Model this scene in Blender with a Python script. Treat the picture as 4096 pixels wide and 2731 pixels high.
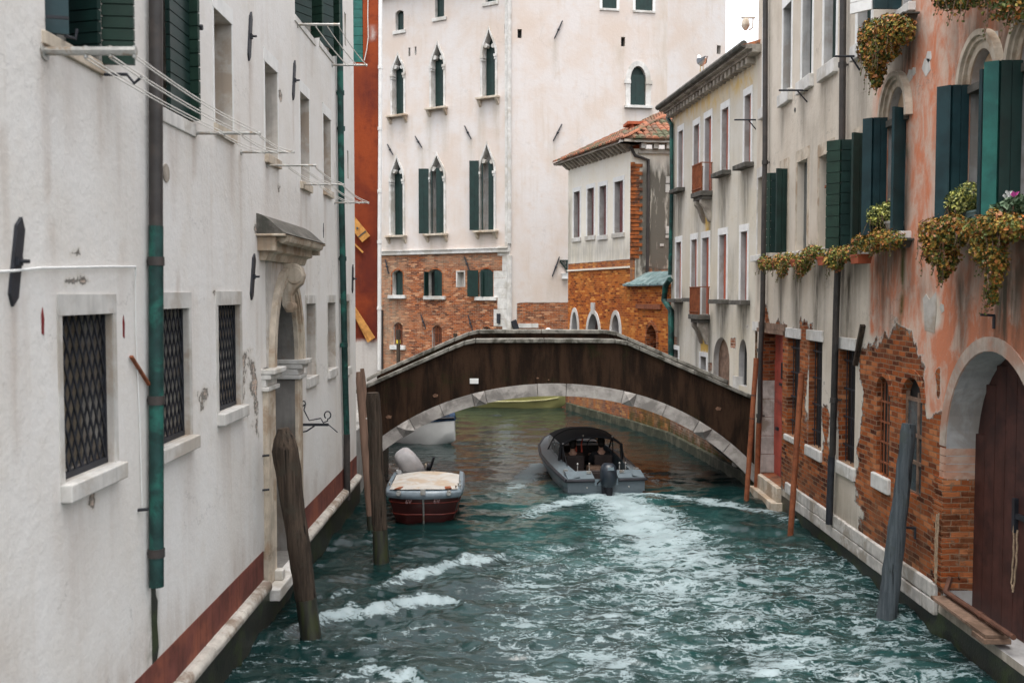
import bpy, math, random
import numpy as np
from mathutils import Vector, Matrix, Euler
for o in list(bpy.data.objects): bpy.data.objects.remove(o)
scene = bpy.context.scene
COL = scene.collection
R_ = math.radians
# ------------------------------------------------------------------ camera
CAM = Vector((0, 0, 4.4))
FS = 35.0 / 36.0 * 4096
ROT = Euler((math.pi / 2 - math.atan(107 / 2287), 0, math.atan(4 / 2287)), 'XYZ')
cam = bpy.data.cameras.new('camera'); cam.lens = 35; cam.sensor_width = 36
cam.clip_start = 0.1; cam.clip_end = 500
cam.dof.use_dof = True; cam.dof.focus_distance = 19; cam.dof.aperture_fstop = 1.8
camo = bpy.data.objects.new('camera', cam); camo.location = CAM; camo.rotation_euler = ROT
COL.objects.link(camo); scene.camera = camo
RM = ROT.to_matrix()
# ------------------------------------------------------------------ world and sun (overcast day)
SUN_EL, SUN_AZ = R_(76), R_(188)
world = bpy.data.worlds.new('World'); scene.world = world; world.use_nodes = True
wt = world.node_tree; wt.nodes.clear()
wo = wt.nodes.new('ShaderNodeOutputWorld'); wb = wt.nodes.new('ShaderNodeBackground')
ws = wt.nodes.new('ShaderNodeTexSky'); ws.sky_type = 'NISHITA'; ws.sun_disc = False
ws.sun_elevation = SUN_EL; ws.sun_rotation = SUN_AZ; ws.air_density = 1.0; ws.dust_density = 4.0
wh = wt.nodes.new('ShaderNodeHueSaturation'); wh.inputs['Saturation'].default_value = 0.22
wt.links.new(ws.outputs[0], wh.inputs['Color']); wt.links.new(wh.outputs[0], wb.inputs[0])
wb.inputs[1].default_value = 0.15; wt.links.new(wb.outputs[0], wo.inputs[0])
sun = bpy.data.lights.new('sun', 'SUN'); sun.energy = 0.5; sun.angle = R_(30); sun.color = (1, 0.96, 0.9)
suno = bpy.data.objects.new('sun', sun); COL.objects.link(suno)
sd = Vector((math.sin(SUN_AZ) * math.cos(SUN_EL), math.cos(SUN_AZ) * math.cos(SUN_EL), math.sin(SUN_EL)))
suno.rotation_euler = (-sd).to_track_quat('-Z', 'Y').to_euler(); suno.location = (0, -20, 40)
vs = scene.view_settings; vs.view_transform = 'Standard'; vs.look = 'None'; vs.exposure = 1.6; vs.gamma = 1
scene.cycles.max_bounces = 8; scene.cycles.diffuse_bounces = 4; scene.cycles.use_denoising = True

rnd = random.Random(7)
S = 4096 / 2352.0
# ------------------------------------------------------------------ geometry of the view: image point -> point on a plane of the place
def ray(px, py): return RM @ Vector(((px - 2048) / FS, -(py - 1365.5) / FS, -1))
def on_z(px, py, z=0.0):
    d = ray(px, py); t = (z - CAM.z) / d.z
    return CAM + d * t
def on_y(px, py, y):
    d = ray(px, py); return CAM + d * (y / d.y)
def dz(x, y, z=0.0): return on_z(x * S, y * S, z)

class Frame:
    """facade: a = left end seen from the canal, b = right end. local x along the wall, y into the wall, z up"""
    def __init__(s, a, b):
        s.o = Vector((a[0], a[1], 0)); v = Vector((b[0] - a[0], b[1] - a[1], 0)); s.len = v.length
        s.x = v.normalized(); s.y = Vector((-s.x.y, s.x.x, 0)); s.ops = []; s.paint = []
        s.m = Matrix(((s.x.x, s.y.x, 0, s.o.x), (s.x.y, s.y.y, 0, s.o.y), (0, 0, 1, 0), (0, 0, 0, 1)))
        s.rot = math.atan2(s.x.y, s.x.x)
    def uz(s, px, py, dep=0.0):
        d = ray(px, py); p = s.o + s.y * dep; t = (p - CAM).dot(s.y) / d.dot(s.y); q = CAM + d * t
        return (q - s.o).dot(s.x), q.z
    def u(s, px, dep=0.0): return s.uz(px, 1179, dep)[0]
    def w(s, u, dep, z): return s.o + s.x * u + s.y * dep + Vector((0, 0, z))
IDF = Frame((0, 0), (1, 0))

# ------------------------------------------------------------------ mesh builder
class MB:
    def __init__(s): s.v = []; s.f = []; s.mi = []
    def face(s, pts, m=0):
        b = len(s.v); s.v += [tuple(p) for p in pts]; s.f.append(tuple(range(b, b + len(pts)))); s.mi.append(m); return s
    def box(s, x0, x1, y0, y1, z0, z1, m=0):
        if x0 > x1: x0, x1 = x1, x0
        if y0 > y1: y0, y1 = y1, y0
        if z0 > z1: z0, z1 = z1, z0
        b = len(s.v)
        s.v += [(x0, y0, z0), (x1, y0, z0), (x1, y1, z0), (x0, y1, z0), (x0, y0, z1), (x1, y0, z1), (x1, y1, z1), (x0, y1, z1)]
        for q in ((0, 3, 2, 1), (4, 5, 6, 7), (0, 1, 5, 4), (1, 2, 6, 5), (2, 3, 7, 6), (3, 0, 4, 7)):
            s.f.append(tuple(b + i for i in q)); s.mi.append(m)
        return s
    def beam(s, p, q, w, t, m=0, up=None):
        """bar from p to q, section w (along side) x t"""
        p = Vector(p); q = Vector(q); d = (q - p).normalized(); up = Vector(up) if up else (Vector((0, 0, 1)) if abs(d.z) < .9 else Vector((0, 1, 0)))
        a = d.cross(up).normalized(); c = a.cross(d).normalized(); b = len(s.v)
        for e in (p, q):
            for i, j in ((-1, -1), (1, -1), (1, 1), (-1, 1)): s.v.append(tuple(e + a * (w / 2 * i) + c * (t / 2 * j)))
        for k in ((3, 2, 1, 0), (4, 5, 6, 7), (0, 1, 5, 4), (1, 2, 6, 5), (2, 3, 7, 6), (3, 0, 4, 7)):
            s.f.append(tuple(b + i for i in k)); s.mi.append(m)
        return s
    def tube(s, pts, r, n=8, m=0, cap=True):
        """round tube along points; r a number or one per point"""
        pts = [Vector(p) for p in pts]; k = len(pts); rr = r if isinstance(r, (list, tuple)) else [r] * k
        b = len(s.v); prev = None
        for i, p in enumerate(pts):
            d = (pts[min(i + 1, k - 1)] - pts[max(i - 1, 0)]).normalized()
            if prev is None: a = d.orthogonal().normalized()
            else: a = (prev - d * prev.dot(d)).normalized()
            prev = a; c = d.cross(a)
            for j in range(n):
                t = 2 * math.pi * j / n; s.v.append(tuple(p + (a * math.cos(t) + c * math.sin(t)) * rr[i]))
        for i in range(k - 1):
            for j in range(n):
                s.f.append((b + i * n + j, b + i * n + (j + 1) % n, b + (i + 1) * n + (j + 1) % n, b + (i + 1) * n + j)); s.mi.append(m)
        if cap:
            s.f.append(tuple(b + j for j in range(n))[::-1]); s.mi.append(m)
            s.f.append(tuple(b + (k - 1) * n + j for j in range(n))); s.mi.append(m)
        return s
    def prism(s, poly, e0, e1, m=0, ax='y'):
        """polygon (a,b) pushed from e0 to e1 along ax: y -> (a,e,b), x -> (e,a,b), z -> (a,b,e)"""
        f = {'y': lambda a, b, e: (a, e, b), 'x': lambda a, b, e: (e, a, b), 'z': lambda a, b, e: (a, b, e)}[ax]
        n = len(poly); b = len(s.v)
        s.v += [f(p[0], p[1], e0) for p in poly] + [f(p[0], p[1], e1) for p in poly]
        s.f.append(tuple(range(b, b + n))); s.mi.append(m); s.f.append(tuple(range(b + 2 * n - 1, b + n - 1, -1))); s.mi.append(m)
        for i in range(n): s.f.append((b + i, b + n + i, b + n + (i + 1) % n, b + (i + 1) % n)); s.mi.append(m)
        return s
    def strip(s, A, B, e0, e1, m=0):
        """band between two polylines (a,b) of equal length in the x-z plane, thick from y=e0 to e1"""
        n = len(A)
        for i in range(n - 1):
            q = [A[i], A[i + 1], B[i + 1], B[i]]
            s.face([(p[0], e0, p[1]) for p in q], m); s.face([(p[0], e1, p[1]) for p in q[::-1]], m)
            for L in (A, B): s.face([(L[i][0], e0, L[i][1]), (L[i][0], e1, L[i][1]), (L[i + 1][0], e1, L[i + 1][1]), (L[i + 1][0], e0, L[i + 1][1])], m)
        for i in (0, n - 1): s.face([(A[i][0], e0, A[i][1]), (A[i][0], e1, A[i][1]), (B[i][0], e1, B[i][1]), (B[i][0], e0, B[i][1])], m)
        return s
    def loft(s, rings, m=0, close=True, cap=True):
        b = len(s.v); n = len(rings[0])
        for r in rings: s.v += [tuple(p) for p in r]
        for i in range(len(rings) - 1):
            for j in range(n if close else n - 1):
                s.f.append((b + i * n + j, b + i * n + (j + 1) % n, b + (i + 1) * n + (j + 1) % n, b + (i + 1) * n + j)); s.mi.append(m)
        if cap:
            s.f.append(tuple(b + j for j in range(n))[::-1]); s.mi.append(m)
            s.f.append(tuple(b + (len(rings) - 1) * n + j for j in range(n))); s.mi.append(m)
        return s
    def ball(s, c, r, m=0, n=10, k=7):
        c = Vector(c); r = (r, r, r) if not isinstance(r, (tuple, list)) else r
        rings = []
        for i in range(1, k):
            t = math.pi * i / k
            rings.append([(c.x + r[0] * math.sin(t) * math.cos(2 * math.pi * j / n), c.y + r[1] * math.sin(t) * math.sin(2 * math.pi * j / n), c.z - r[2] * math.cos(t)) for j in range(n)])
        return s.loft(rings, m)

def mesh_obj(name, mb, mats, parent=None, smooth=False, bevel=0.0):
    me = bpy.data.meshes.new(name); me.from_pydata(mb.v, [], mb.f)
    mats = mats if isinstance(mats, (list, tuple)) else [mats]
    for m in mats: me.materials.append(m)
    if len(mats) > 1: me.polygons.foreach_set('material_index', [min(i, len(mats) - 1) for i in mb.mi])
    if smooth:
        me.polygons.foreach_set('use_smooth', [True] * len(me.polygons))
        try: me.set_sharp_from_angle(angle=R_(42))
        except Exception: pass
    me.update()
    o = bpy.data.objects.new(name, me); COL.objects.link(o)
    if parent: o.parent = parent
    if bevel:
        b = o.modifiers.new('bevel', 'BEVEL'); b.width = bevel; b.segments = 2; b.limit_method = 'ANGLE'
    return o
def tag(o, label=None, cat=None, group=None, kind=None):
    if label: o['label'] = label
    if cat: o['category'] = cat
    if group: o['group'] = group
    if kind: o['kind'] = kind
    return o
def thing(name, label, cat, loc=(0, 0, 0), rotz=0.0, group=None):
    o = bpy.data.objects.new(name, None); COL.objects.link(o); o.location = loc; o.rotation_euler = (0, 0, rotz); o.empty_display_size = .2
    return tag(o, label, cat, group)
def house(F, name, label, cat='house'):
    return thing(name, label, cat, F.o, F.rot)
def single(F, name, mb, mats, label, cat, group=None, smooth=False, bevel=0.0):
    """one-mesh thing: geometry given in the frame's axes, origin moved to the middle of its base"""
    a = np.array(mb.v); c = [(a[:, 0].min() + a[:, 0].max()) / 2, (a[:, 1].min() + a[:, 1].max()) / 2, a[:, 2].min()]
    mb.v = [tuple(p) for p in (a - c)]
    o = mesh_obj(name, mb, mats, None, smooth, bevel); o.location = F.w(*c); o.rotation_euler = (0, 0, F.rot)
    return tag(o, label, cat, group)
def struct(name, mb, mats, smooth=False):
    return tag(mesh_obj(name, mb, mats, None, smooth), None, None, None, 'structure')

# ------------------------------------------------------------------ materials
def new_mat(name):
    m = bpy.data.materials.new(name); m.use_nodes = True; t = m.node_tree; t.nodes.clear()
    out = t.nodes.new('ShaderNodeOutputMaterial'); p = t.nodes.new('ShaderNodeBsdfPrincipled')
    t.links.new(p.outputs[0], out.inputs[0]); return m, t, p, out
class NT:
    def __init__(s, t): s.t = t
    def set(s, sock, v):
        if hasattr(v, 'is_linked') or isinstance(v, bpy.types.NodeSocket): s.t.links.new(v, sock)
        elif isinstance(v, (tuple, list)) and len(v) == 3 and sock.type == 'RGBA': sock.default_value = (*v, 1)
        else: sock.default_value = v
    def math(s, op, a, b=None, c=None, clamp=False):
        n = s.t.nodes.new('ShaderNodeMath'); n.operation = op; n.use_clamp = clamp
        for i, v in enumerate((a, b, c)):
            if v is not None: s.set(n.inputs[i], v)
        return n.outputs[0]
    def mix(s, f, a, b, typ='MIX'):
        n = s.t.nodes.new('ShaderNodeMixRGB'); n.blend_type = typ
        s.set(n.inputs[0], f); s.set(n.inputs[1], a); s.set(n.inputs[2], b); return n.outputs[0]
    def noise(s, vec, scale, detail=4, rough=.55, dist=0.0, out=0):
        n = s.t.nodes.new('ShaderNodeTexNoise'); s.set(n.inputs['Scale'], scale); n.inputs['Detail'].default_value = detail
        n.inputs['Roughness'].default_value = rough; n.inputs['Distortion'].default_value = dist
        if vec is not None: s.t.links.new(vec, n.inputs['Vector'])
        return n.outputs[out]
    def ramp(s, f, lo, hi):
        n = s.t.nodes.new('ShaderNodeMapRange'); n.clamp = True; n.interpolation_type = 'SMOOTHSTEP'
        s.set(n.inputs[0], f); n.inputs[1].default_value = lo; n.inputs[2].default_value = hi; return n.outputs[0]
    def mapping(s, vec, scale=(1, 1, 1), loc=(0, 0, 0), rot=(0, 0, 0)):
        n = s.t.nodes.new('ShaderNodeMapping'); n.inputs['Scale'].default_value = scale; n.inputs['Location'].default_value = loc; n.inputs['Rotation'].default_value = rot
        s.t.links.new(vec, n.inputs[0]); return n.outputs[0]
    def coord(s, w='Object'): return s.t.nodes.new('ShaderNodeTexCoord').outputs[w]
    def attr(s, name):
        n = s.t.nodes.new('ShaderNodeAttribute'); n.attribute_name = name; return n.outputs['Fac']
    def bump(s, h, strength=.5, dist=.01, normal=None):
        n = s.t.nodes.new('ShaderNodeBump'); n.inputs['Strength'].default_value = strength; n.inputs['Distance'].default_value = dist
        s.t.links.new(h, n.inputs['Height'])
        if normal is not None: s.t.links.new(normal, n.inputs['Normal'])
        return n.outputs[0]
    def uvz(s, vec):
        sp = s.t.nodes.new('ShaderNodeSeparateXYZ'); s.t.links.new(vec, sp.inputs[0]); c = s.t.nodes.new('ShaderNodeCombineXYZ')
        s.t.links.new(s.math('ADD', sp.outputs[0], sp.outputs[1]), c.inputs[0]); s.t.links.new(sp.outputs[2], c.inputs[1]); return c.outputs[0]

def mat(name, col, rough=.7, var=.25, scale=4.0, metal=0.0, bump=.15, col2=None, streak=0.0, spec=.3, stretch=(1, 1, 1)):
    """plain surface with mottled colour, optional second colour in patches and vertical streaks"""
    m, t, p, o = new_mat(name); n = NT(t); v = n.mapping(n.coord(), stretch)
    a = n.noise(v, scale, 6, .6); dark = tuple(c * (1 - var) for c in col); lite = tuple(min(1, c * (1 + var)) for c in col)
    c = n.mix(n.ramp(a, .3, .7), dark, lite)
    if col2: c = n.mix(n.ramp(n.noise(v, scale * .45, 7, .65, .4), .47, .62), c, col2)
    if streak:
        sv = n.mapping(n.coord(), (9, 9, .5)); c = n.mix(n.math('MULTIPLY', n.ramp(n.noise(sv, 1.6, 4), .45, .75), streak), c, tuple(x * .45 for x in col))
    n.set(p.inputs['Base Color'], c); p.inputs['Metallic'].default_value = metal; p.inputs['Specular IOR Level'].default_value = spec
    n.set(p.inputs['Roughness'], n.math('ADD', n.math('MULTIPLY', a, .2), rough - .1, clamp=True))
    if bump: n.set(p.inputs['Normal'], n.bump(n.noise(v, scale * 6, 5), bump, .01))
    return m

def facade(name, base, var, streak, brick1=(.40, .12, .045), brick2=(.26, .075, .035), mortar=(.42, .35, .28), tint=(.6, .25, .16), dirt=(.09, .08, .065),
           vs=.55, ss=.5, bscale=1.0, amp=.9, pale=(.5, .36, .26), tscale=2.2, wash=.6, force=0, crack=.0, edge=(.6, .56, .5)):
    """plaster over brick; painted masks: brick, tint, dirt, moss"""
    m, t, p, o = new_mat(name); n = NT(t); co = n.coord(); uv = n.uvz(co)
    big = n.noise(co, .55, 6, .6, .3); mid = n.noise(co, 2.6, 7, .62); fine = n.noise(co, 22, 5, .6)
    c = n.mix(n.math('MULTIPLY', n.ramp(big, .35, .7), vs), base, var)
    c = n.mix(n.math('MULTIPLY', n.ramp(mid, .5, .75), vs * .8), c, var)
    # painted colour coat, worn
    tn = n.noise(n.mapping(co, (1.5, 1.5, .75)), tscale, 8, .68, .5)
    tf = n.math('MULTIPLY', n.attr('tint'), n.ramp(n.math('ADD', tn, n.math('MULTIPLY', n.attr('tint'), .085)), .46, .72), clamp=True)
    c = n.mix(n.math('MULTIPLY', n.math('MINIMUM', n.attr('tint'), 1.0), wash), c, tuple((a * .45 + b * .55) for a, b in zip(base, tint)))
    c = n.mix(tf, c, tint)
    st = n.noise(n.mapping(co, (2.6, 2.6, .2)), 1.5, 6, .65)
    c = n.mix(n.math('MULTIPLY', n.ramp(st, .5, .78), ss), c, streak)
    # grain and small pits
    c = n.mix(n.math('MULTIPLY', n.ramp(fine, .35, .65), .07), c, tuple(x * .55 for x in base))
    if crack:
        vo = t.nodes.new('ShaderNodeTexVoronoi'); vo.feature = 'DISTANCE_TO_EDGE'; vo.inputs['Scale'].default_value = .75
        wv = t.nodes.new('ShaderNodeVectorMath'); wv.operation = 'MULTIPLY_ADD'; t.links.new(n.noise(co, 1.4, 6, .7, 0, 1), wv.inputs[0]); wv.inputs[1].default_value = (1.3, 1.3, 1.3); t.links.new(co, wv.inputs[2]); t.links.new(wv.outputs[0], vo.inputs['Vector'])
        cf = n.math('MULTIPLY', n.ramp(vo.outputs['Distance'], .012, .002), n.ramp(n.noise(co, .8, 4, .6), .52, .6)); c = n.mix(n.math('MULTIPLY', cf, crack), c, tuple(x * .3 for x in base))
        pf = n.ramp(n.noise(co, 4.5, 8, .72, .6), .665, .70); c = n.mix(n.math('MULTIPLY', pf, crack), c, tuple(x * .55 for x in var))
    # brick
    bv = n.mapping(uv, (bscale, bscale, 1)); wob = n.noise(co, 3.0, 3, .5, 0, 1)
    bvec = t.nodes.new('ShaderNodeVectorMath'); bvec.operation = 'MULTIPLY_ADD'; t.links.new(wob, bvec.inputs[0]); bvec.inputs[1].default_value = (.034, .045, 0); t.links.new(bv, bvec.inputs[2])
    bt = t.nodes.new('ShaderNodeTexBrick'); t.links.new(bvec.outputs[0], bt.inputs['Vector']); bt.inputs['Scale'].default_value = 1
    bt.inputs['Brick Width'].default_value = .24; bt.inputs['Row Height'].default_value = .074; bt.inputs['Mortar Size'].default_value = .0085; bt.inputs['Mortar Smooth'].default_value = .35
    bt.inputs['Bias'].default_value = .0; bt.offset = .5
    n.set(bt.inputs['Color1'], brick1); n.set(bt.inputs['Color2'], brick2); n.set(bt.inputs['Mortar'], mortar)
    b2 = t.nodes.new('ShaderNodeTexBrick'); t.links.new(bvec.outputs[0], b2.inputs['Vector']); b2.offset = .5
    for k_ in ('Scale', 'Brick Width', 'Row Height', 'Mortar Size', 'Mortar Smooth', 'Bias'): b2.inputs[k_].default_value = bt.inputs[k_].default_value
    n.set(b2.inputs['Color1'], (0, 0, 0)); n.set(b2.inputs['Color2'], (1, 1, 1)); n.set(b2.inputs['Mortar'], (.5, .5, .5))
    rc = t.nodes.new('ShaderNodeValToRGB'); t.links.new(b2.outputs[0], rc.inputs[0]); el = rc.color_ramp.elements; el[0].position = .0; el[0].color = (*[x * .45 for x in brick2], 1); el[1].position = 1.0; el[1].color = (*[min(1, x * 1.25) for x in pale], 1)
    for p_, c_ in ((.22, brick2), (.5, tuple((a + b) / 2 for a, b in zip(brick1, brick2))), (.8, brick1)): e_ = el.new(p_); e_.color = (*c_, 1)
    brk = n.mix(bt.outputs['Fac'], rc.outputs[0], mortar)
    bc = n.mix(n.math('MULTIPLY', n.ramp(n.noise(co, 1.1, 5, .6), .42, .68), .4), brk, pale)
    bc = n.mix(n.math('MULTIPLY', n.ramp(n.noise(co, 5.5, 5, .7), .5, .72), .5), bc, tuple(x * .35 for x in brick2))
    en = n.math('SUBTRACT', n.noise(co, 1.9, 9, .7), .5); ba = n.attr('brick') if not force else n.math('ADD', 1.5, 0)
    bsum = n.math('ADD', ba, n.math('MULTIPLY', en, amp)); bf = n.ramp(bsum, .47, .53)
    ef = n.math('MULTIPLY', n.math('MULTIPLY', n.ramp(bsum, .36, .46), n.math('SUBTRACT', 1, bf)), .75)
    c = n.mix(ef, c, edge); c = n.mix(n.math('MULTIPLY', n.ramp(bsum, .445, .465), n.math('SUBTRACT', 1, bf)), c, tuple(x * .3 for x in edge))  # pale broken rim, then a dark line painting the shadow of the plaster's thickness
    sm_ = n.ramp(n.noise(co, 3.6, 9, .75, .4), .57, .63); bc = n.mix(n.math('MULTIPLY', sm_, .8), bc, tuple(x * .9 for x in mortar)); hole = n.ramp(n.noise(co, 8.5, 4, .7), .64, .70); bc = n.mix(hole, bc, (.03, .018, .012))
    c = n.mix(bf, c, bc)
    # dirt and moss with shapes of their own
    dn = n.noise(n.mapping(co, (3.2, 3.2, .5)), 1.7, 7, .65)
    df = n.math('MULTIPLY', n.attr('dirt'), n.ramp(dn, .22, .62), clamp=True); c = n.mix(df, c, dirt)
    mf = n.math('MULTIPLY', n.attr('moss'), n.ramp(mid, .3, .6), clamp=True); c = n.mix(mf, c, (.045, .055, .012))
    n.set(p.inputs['Base Color'], c); p.inputs['Roughness'].default_value = .9; p.inputs['Specular IOR Level'].default_value = .12
    h = n.math('ADD', n.math('MULTIPLY', n.math('SUBTRACT', 1, bt.outputs['Fac']), n.math('MULTIPLY', bf, .55)), n.math('MULTIPLY', n.math('SUBTRACT', 1, bf), .95))
    h = n.math('SUBTRACT', h, n.math('MULTIPLY', n.math('MULTIPLY', hole, bf), .6)); h = n.math('ADD', h, n.math('MULTIPLY', fine, .12)); h = n.math('ADD', h, n.math('MULTIPLY', n.noise(co, 7, 5, .6), .3))
    n.set(p.inputs['Normal'], n.bump(h, .85, .032)); return m

M = {}
M['white'] = facade('white_plaster', (.74, .725, .70), (.60, .545, .47), (.46, .36, .27), vs=.4, ss=.26, crack=.3, dirt=(.30, .20, .13), brick1=(.6, .45, .36), brick2=(.62, .5, .42), mortar=(.6, .55, .5))
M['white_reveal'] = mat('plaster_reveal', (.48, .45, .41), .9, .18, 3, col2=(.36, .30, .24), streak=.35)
M['red'] = facade('red_plaster', (.28, .058, .020), (.11, .022, .016), (.10, .022, .02), vs=1.0, ss=.45, crack=.3, tint=(.55, .53, .5), dirt=(.10, .025, .02), brick1=(.5, .14, .06))
M['palazzo'] = facade('cream_plaster', (.615, .575, .55), (.575, .48, .41), (.46, .36, .26), vs=.9, ss=.42, crack=.25, brick1=(.38, .105, .03), brick2=(.17, .05, .025), mortar=(.32, .24, .17), dirt=(.34, .29, .21), amp=.35, pale=(.46, .24, .13))
M['orange'] = facade('orange_brick', (.80, .76, .68), (.74, .66, .50), (.5, .42, .3), vs=.6, ss=.25, brick1=(.50, .135, .022), brick2=(.26, .05, .015), mortar=(.42, .19, .07), dirt=(.14, .13, .11), amp=.3, pale=(.56, .24, .06), tint=(.60, .33, .16))
M['yellow'] = facade('yellow_plaster', (.62, .585, .515), (.56, .49, .37), (.34, .32, .28), vs=.75, ss=.6, crack=.3, tint=(.62, .40, .10), dirt=(.13, .12, .10), amp=.6)
M['rightwall'] = facade('weathered_plaster', (.64, .575, .49), (.50, .43, .345), (.32, .285, .24), vs=.85, ss=.55, crack=.5, brick1=(.38, .10, .027), brick2=(.125, .034, .016), mortar=(.25, .165, .105), tint=(.60, .215, .115), dirt=(.07, .06, .045), amp=1.7, pale=(.40, .155, .065))
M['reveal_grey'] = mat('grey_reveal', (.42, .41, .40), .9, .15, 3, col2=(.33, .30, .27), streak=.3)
M['brick_reveal'] = facade('brick_reveal', (.4, .33, .27), (.4, .3, .2), (.2, .15, .1), brick1=(.36, .09, .025), brick2=(.13, .036, .016), mortar=(.26, .17, .11), pale=(.40, .16, .07), force=1)
M['stone'] = mat('istrian_stone', (.58, .565, .535), .75, .16, 3, col2=(.44, .41, .36), streak=.25)
M['stone_dirty'] = mat('weathered_stone', (.36, .32, .27), .85, .25, 5, col2=(.22, .19, .16), streak=.4, bump=.3)
M['stone_warm'] = mat('warm_stone', (.52, .45, .36), .85, .2, 4, col2=(.36, .27, .19), streak=.4, bump=.3)
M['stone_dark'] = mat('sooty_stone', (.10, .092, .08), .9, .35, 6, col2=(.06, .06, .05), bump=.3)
M['kerb'] = mat('kerb_stone', (.42, .39, .345), .8, .2, 5, col2=(.22, .17, .13), bump=.4)
M['plinth'] = mat('plinth_stone', (.50, .475, .44), .8, .22, 4, col2=(.30, .265, .22), streak=.4, bump=.4)
M['wet'] = mat('algae_stone', (.020, .020, .014), .45, .5, 5, col2=(.032, .042, .012), bump=.5, spec=.5)
M['moss_stone'] = mat('mossy_stone', (.045, .048, .028), .7, .4, 6, col2=(.11, .105, .07), bump=.6, streak=.5)
M['frame_left'] = mat('whitewashed_stone', (.53, .515, .485), .85, .14, 3, col2=(.42, .38, .33), streak=.3)
M['old_rust'] = mat('dull_rust', (.11, .05, .032), .75, .3, 9, bump=.25)
M['band'] = mat('oxide_band', (.15, .048, .036), .85, .3, 2.5, col2=(.24, .075, .045), streak=.6, bump=.25)
M['iron'] = mat('black_iron', (.018, .02, .026), .55, .3, 8, bump=.2, spec=.4)
M['steel'] = mat('galvanised_steel', (.42, .42, .40), .45, .2, 14, metal=.6, bump=.05, col2=(.3, .24, .18))
M['cord'] = mat('white_cord', (.62, .6, .56), .8, .1, 20, bump=0)
M['green'] = mat('dark_green_paint', (.0045, .023, .0195), .5, .25, 5, bump=.08, spec=.4)
M['green_olive'] = mat('bottle_green_paint', (.010, .033, .022), .5, .2, 6, bump=.08, spec=.4)
M['bluegreen'] = mat('blue_green_paint', (.009, .034, .040), .5, .25, 4, bump=.08, spec=.4)
M['teal'] = mat('faded_teal_paint', (.016, .11, .09), .55, .2, 5, col2=(.012, .075, .066), bump=.1)
M['maroon'] = mat('maroon_paint', (.11, .035, .035), .6, .25, 6, bump=.1)
M['redwood'] = mat('red_painted_wood', (.34, .075, .035), .6, .3, 9, col2=(.22, .05, .03), bump=.2, stretch=(1, 1, .3))
M['reddoor'] = mat('red_door_paint', (.40, .075, .05), .6, .2, 3, col2=(.20, .045, .04), bump=.15)
M['browndoor'] = mat('brown_door_paint', (.075, .03, .024), .6, .3, 3, col2=(.045, .02, .018), streak=.4, bump=.2)
M['dark'] = mat('dark_interior', (.022, .022, .022), .6, .3, 3, bump=0)
M['beige_in'] = mat('window_backing', (.20, .165, .12), .8, .3, 3, bump=.1)
M['glass'] = mat('old_glass', (.05, .065, .07), .12, .3, 2, bump=.02, spec=.6)
M['pipe_dark'] = mat('dark_pipe', (.042, .038, .036), .5, .2, 6, bump=.1, col2=(.06, .05, .045))
M['copper'] = mat('copper_pipe', (.011, .040, .036), .55, .4, 5, bump=.15, col2=(.018, .115, .09))
M['copper_grey'] = mat('verdigris_sheet', (.10, .155, .155), .6, .3, 5, col2=(.20, .26, .255), bump=.1)
M['rust'] = mat('rusty_steel', (.20, .062, .026), .7, .3, 9, col2=(.26, .085, .035), bump=.25)
def timber(name, a, b, c, rough=.85):
    m, t, p, o = new_mat(name); n = NT(t); co = n.coord(); g = n.noise(n.mapping(co, (9, 9, .45)), 2.2, 8, .7, .4); k = n.noise(co, 3.5, 6, .65); cr = n.noise(n.mapping(co, (16, 16, .35)), 1.6, 5, .6)
    col = n.mix(n.ramp(g, .36, .64), a, b); col = n.mix(n.ramp(k, .52, .68), col, c); col = n.mix(n.ramp(cr, .60, .68), col, tuple(x * .25 for x in a)); n.set(p.inputs['Base Color'], col); p.inputs['Roughness'].default_value = rough; p.inputs['Specular IOR Level'].default_value = .2
    n.set(p.inputs['Normal'], n.bump(n.math('SUBTRACT', g, n.math('MULTIPLY', n.ramp(cr, .58, .68), .6)), .9, .025)); return m
M['pile_dark'] = timber('dark_timber', (.026, .019, .014), (.070, .050, .036), (.045, .038, .028))
M['pile_wet'] = mat('wet_timber', (.02, .02, .014), .5, .4, 6, col2=(.03, .036, .012), bump=.6, stretch=(3, 3, .5), spec=.5)
M['pile_brown'] = mat('brown_timber', (.17, .105, .075), .8, .25, 5, bump=.4, stretch=(3, 3, .3), streak=.4)
M['pile_grey'] = timber('grey_timber', (.045, .056, .064), (.088, .105, .115), (.06, .072, .07))
M['ochre'] = mat('ochre_board', (.55, .27, .07), .7, .25, 7, bump=.2, stretch=(1, 1, 1), col2=(.4, .17, .05))
M['plank'] = mat('worn_plank', (.21, .135, .095), .8, .3, 7, col2=(.12, .075, .05), bump=.4)
M['tile'] = mat('roof_tile', (.44, .16, .07), .85, .35, 6, col2=(.16, .10, .07), bump=.3)
M['terracotta'] = mat('terracotta', (.36, .09, .04), .8, .2, 6, bump=.15)
M['whitepaint'] = mat('white_paint', (.72, .72, .70), .6, .08, 5, bump=.05)
M['gold'] = mat('yellow_paint', (.6, .45, .04), .6, .1, 5, bump=.05)
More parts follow.
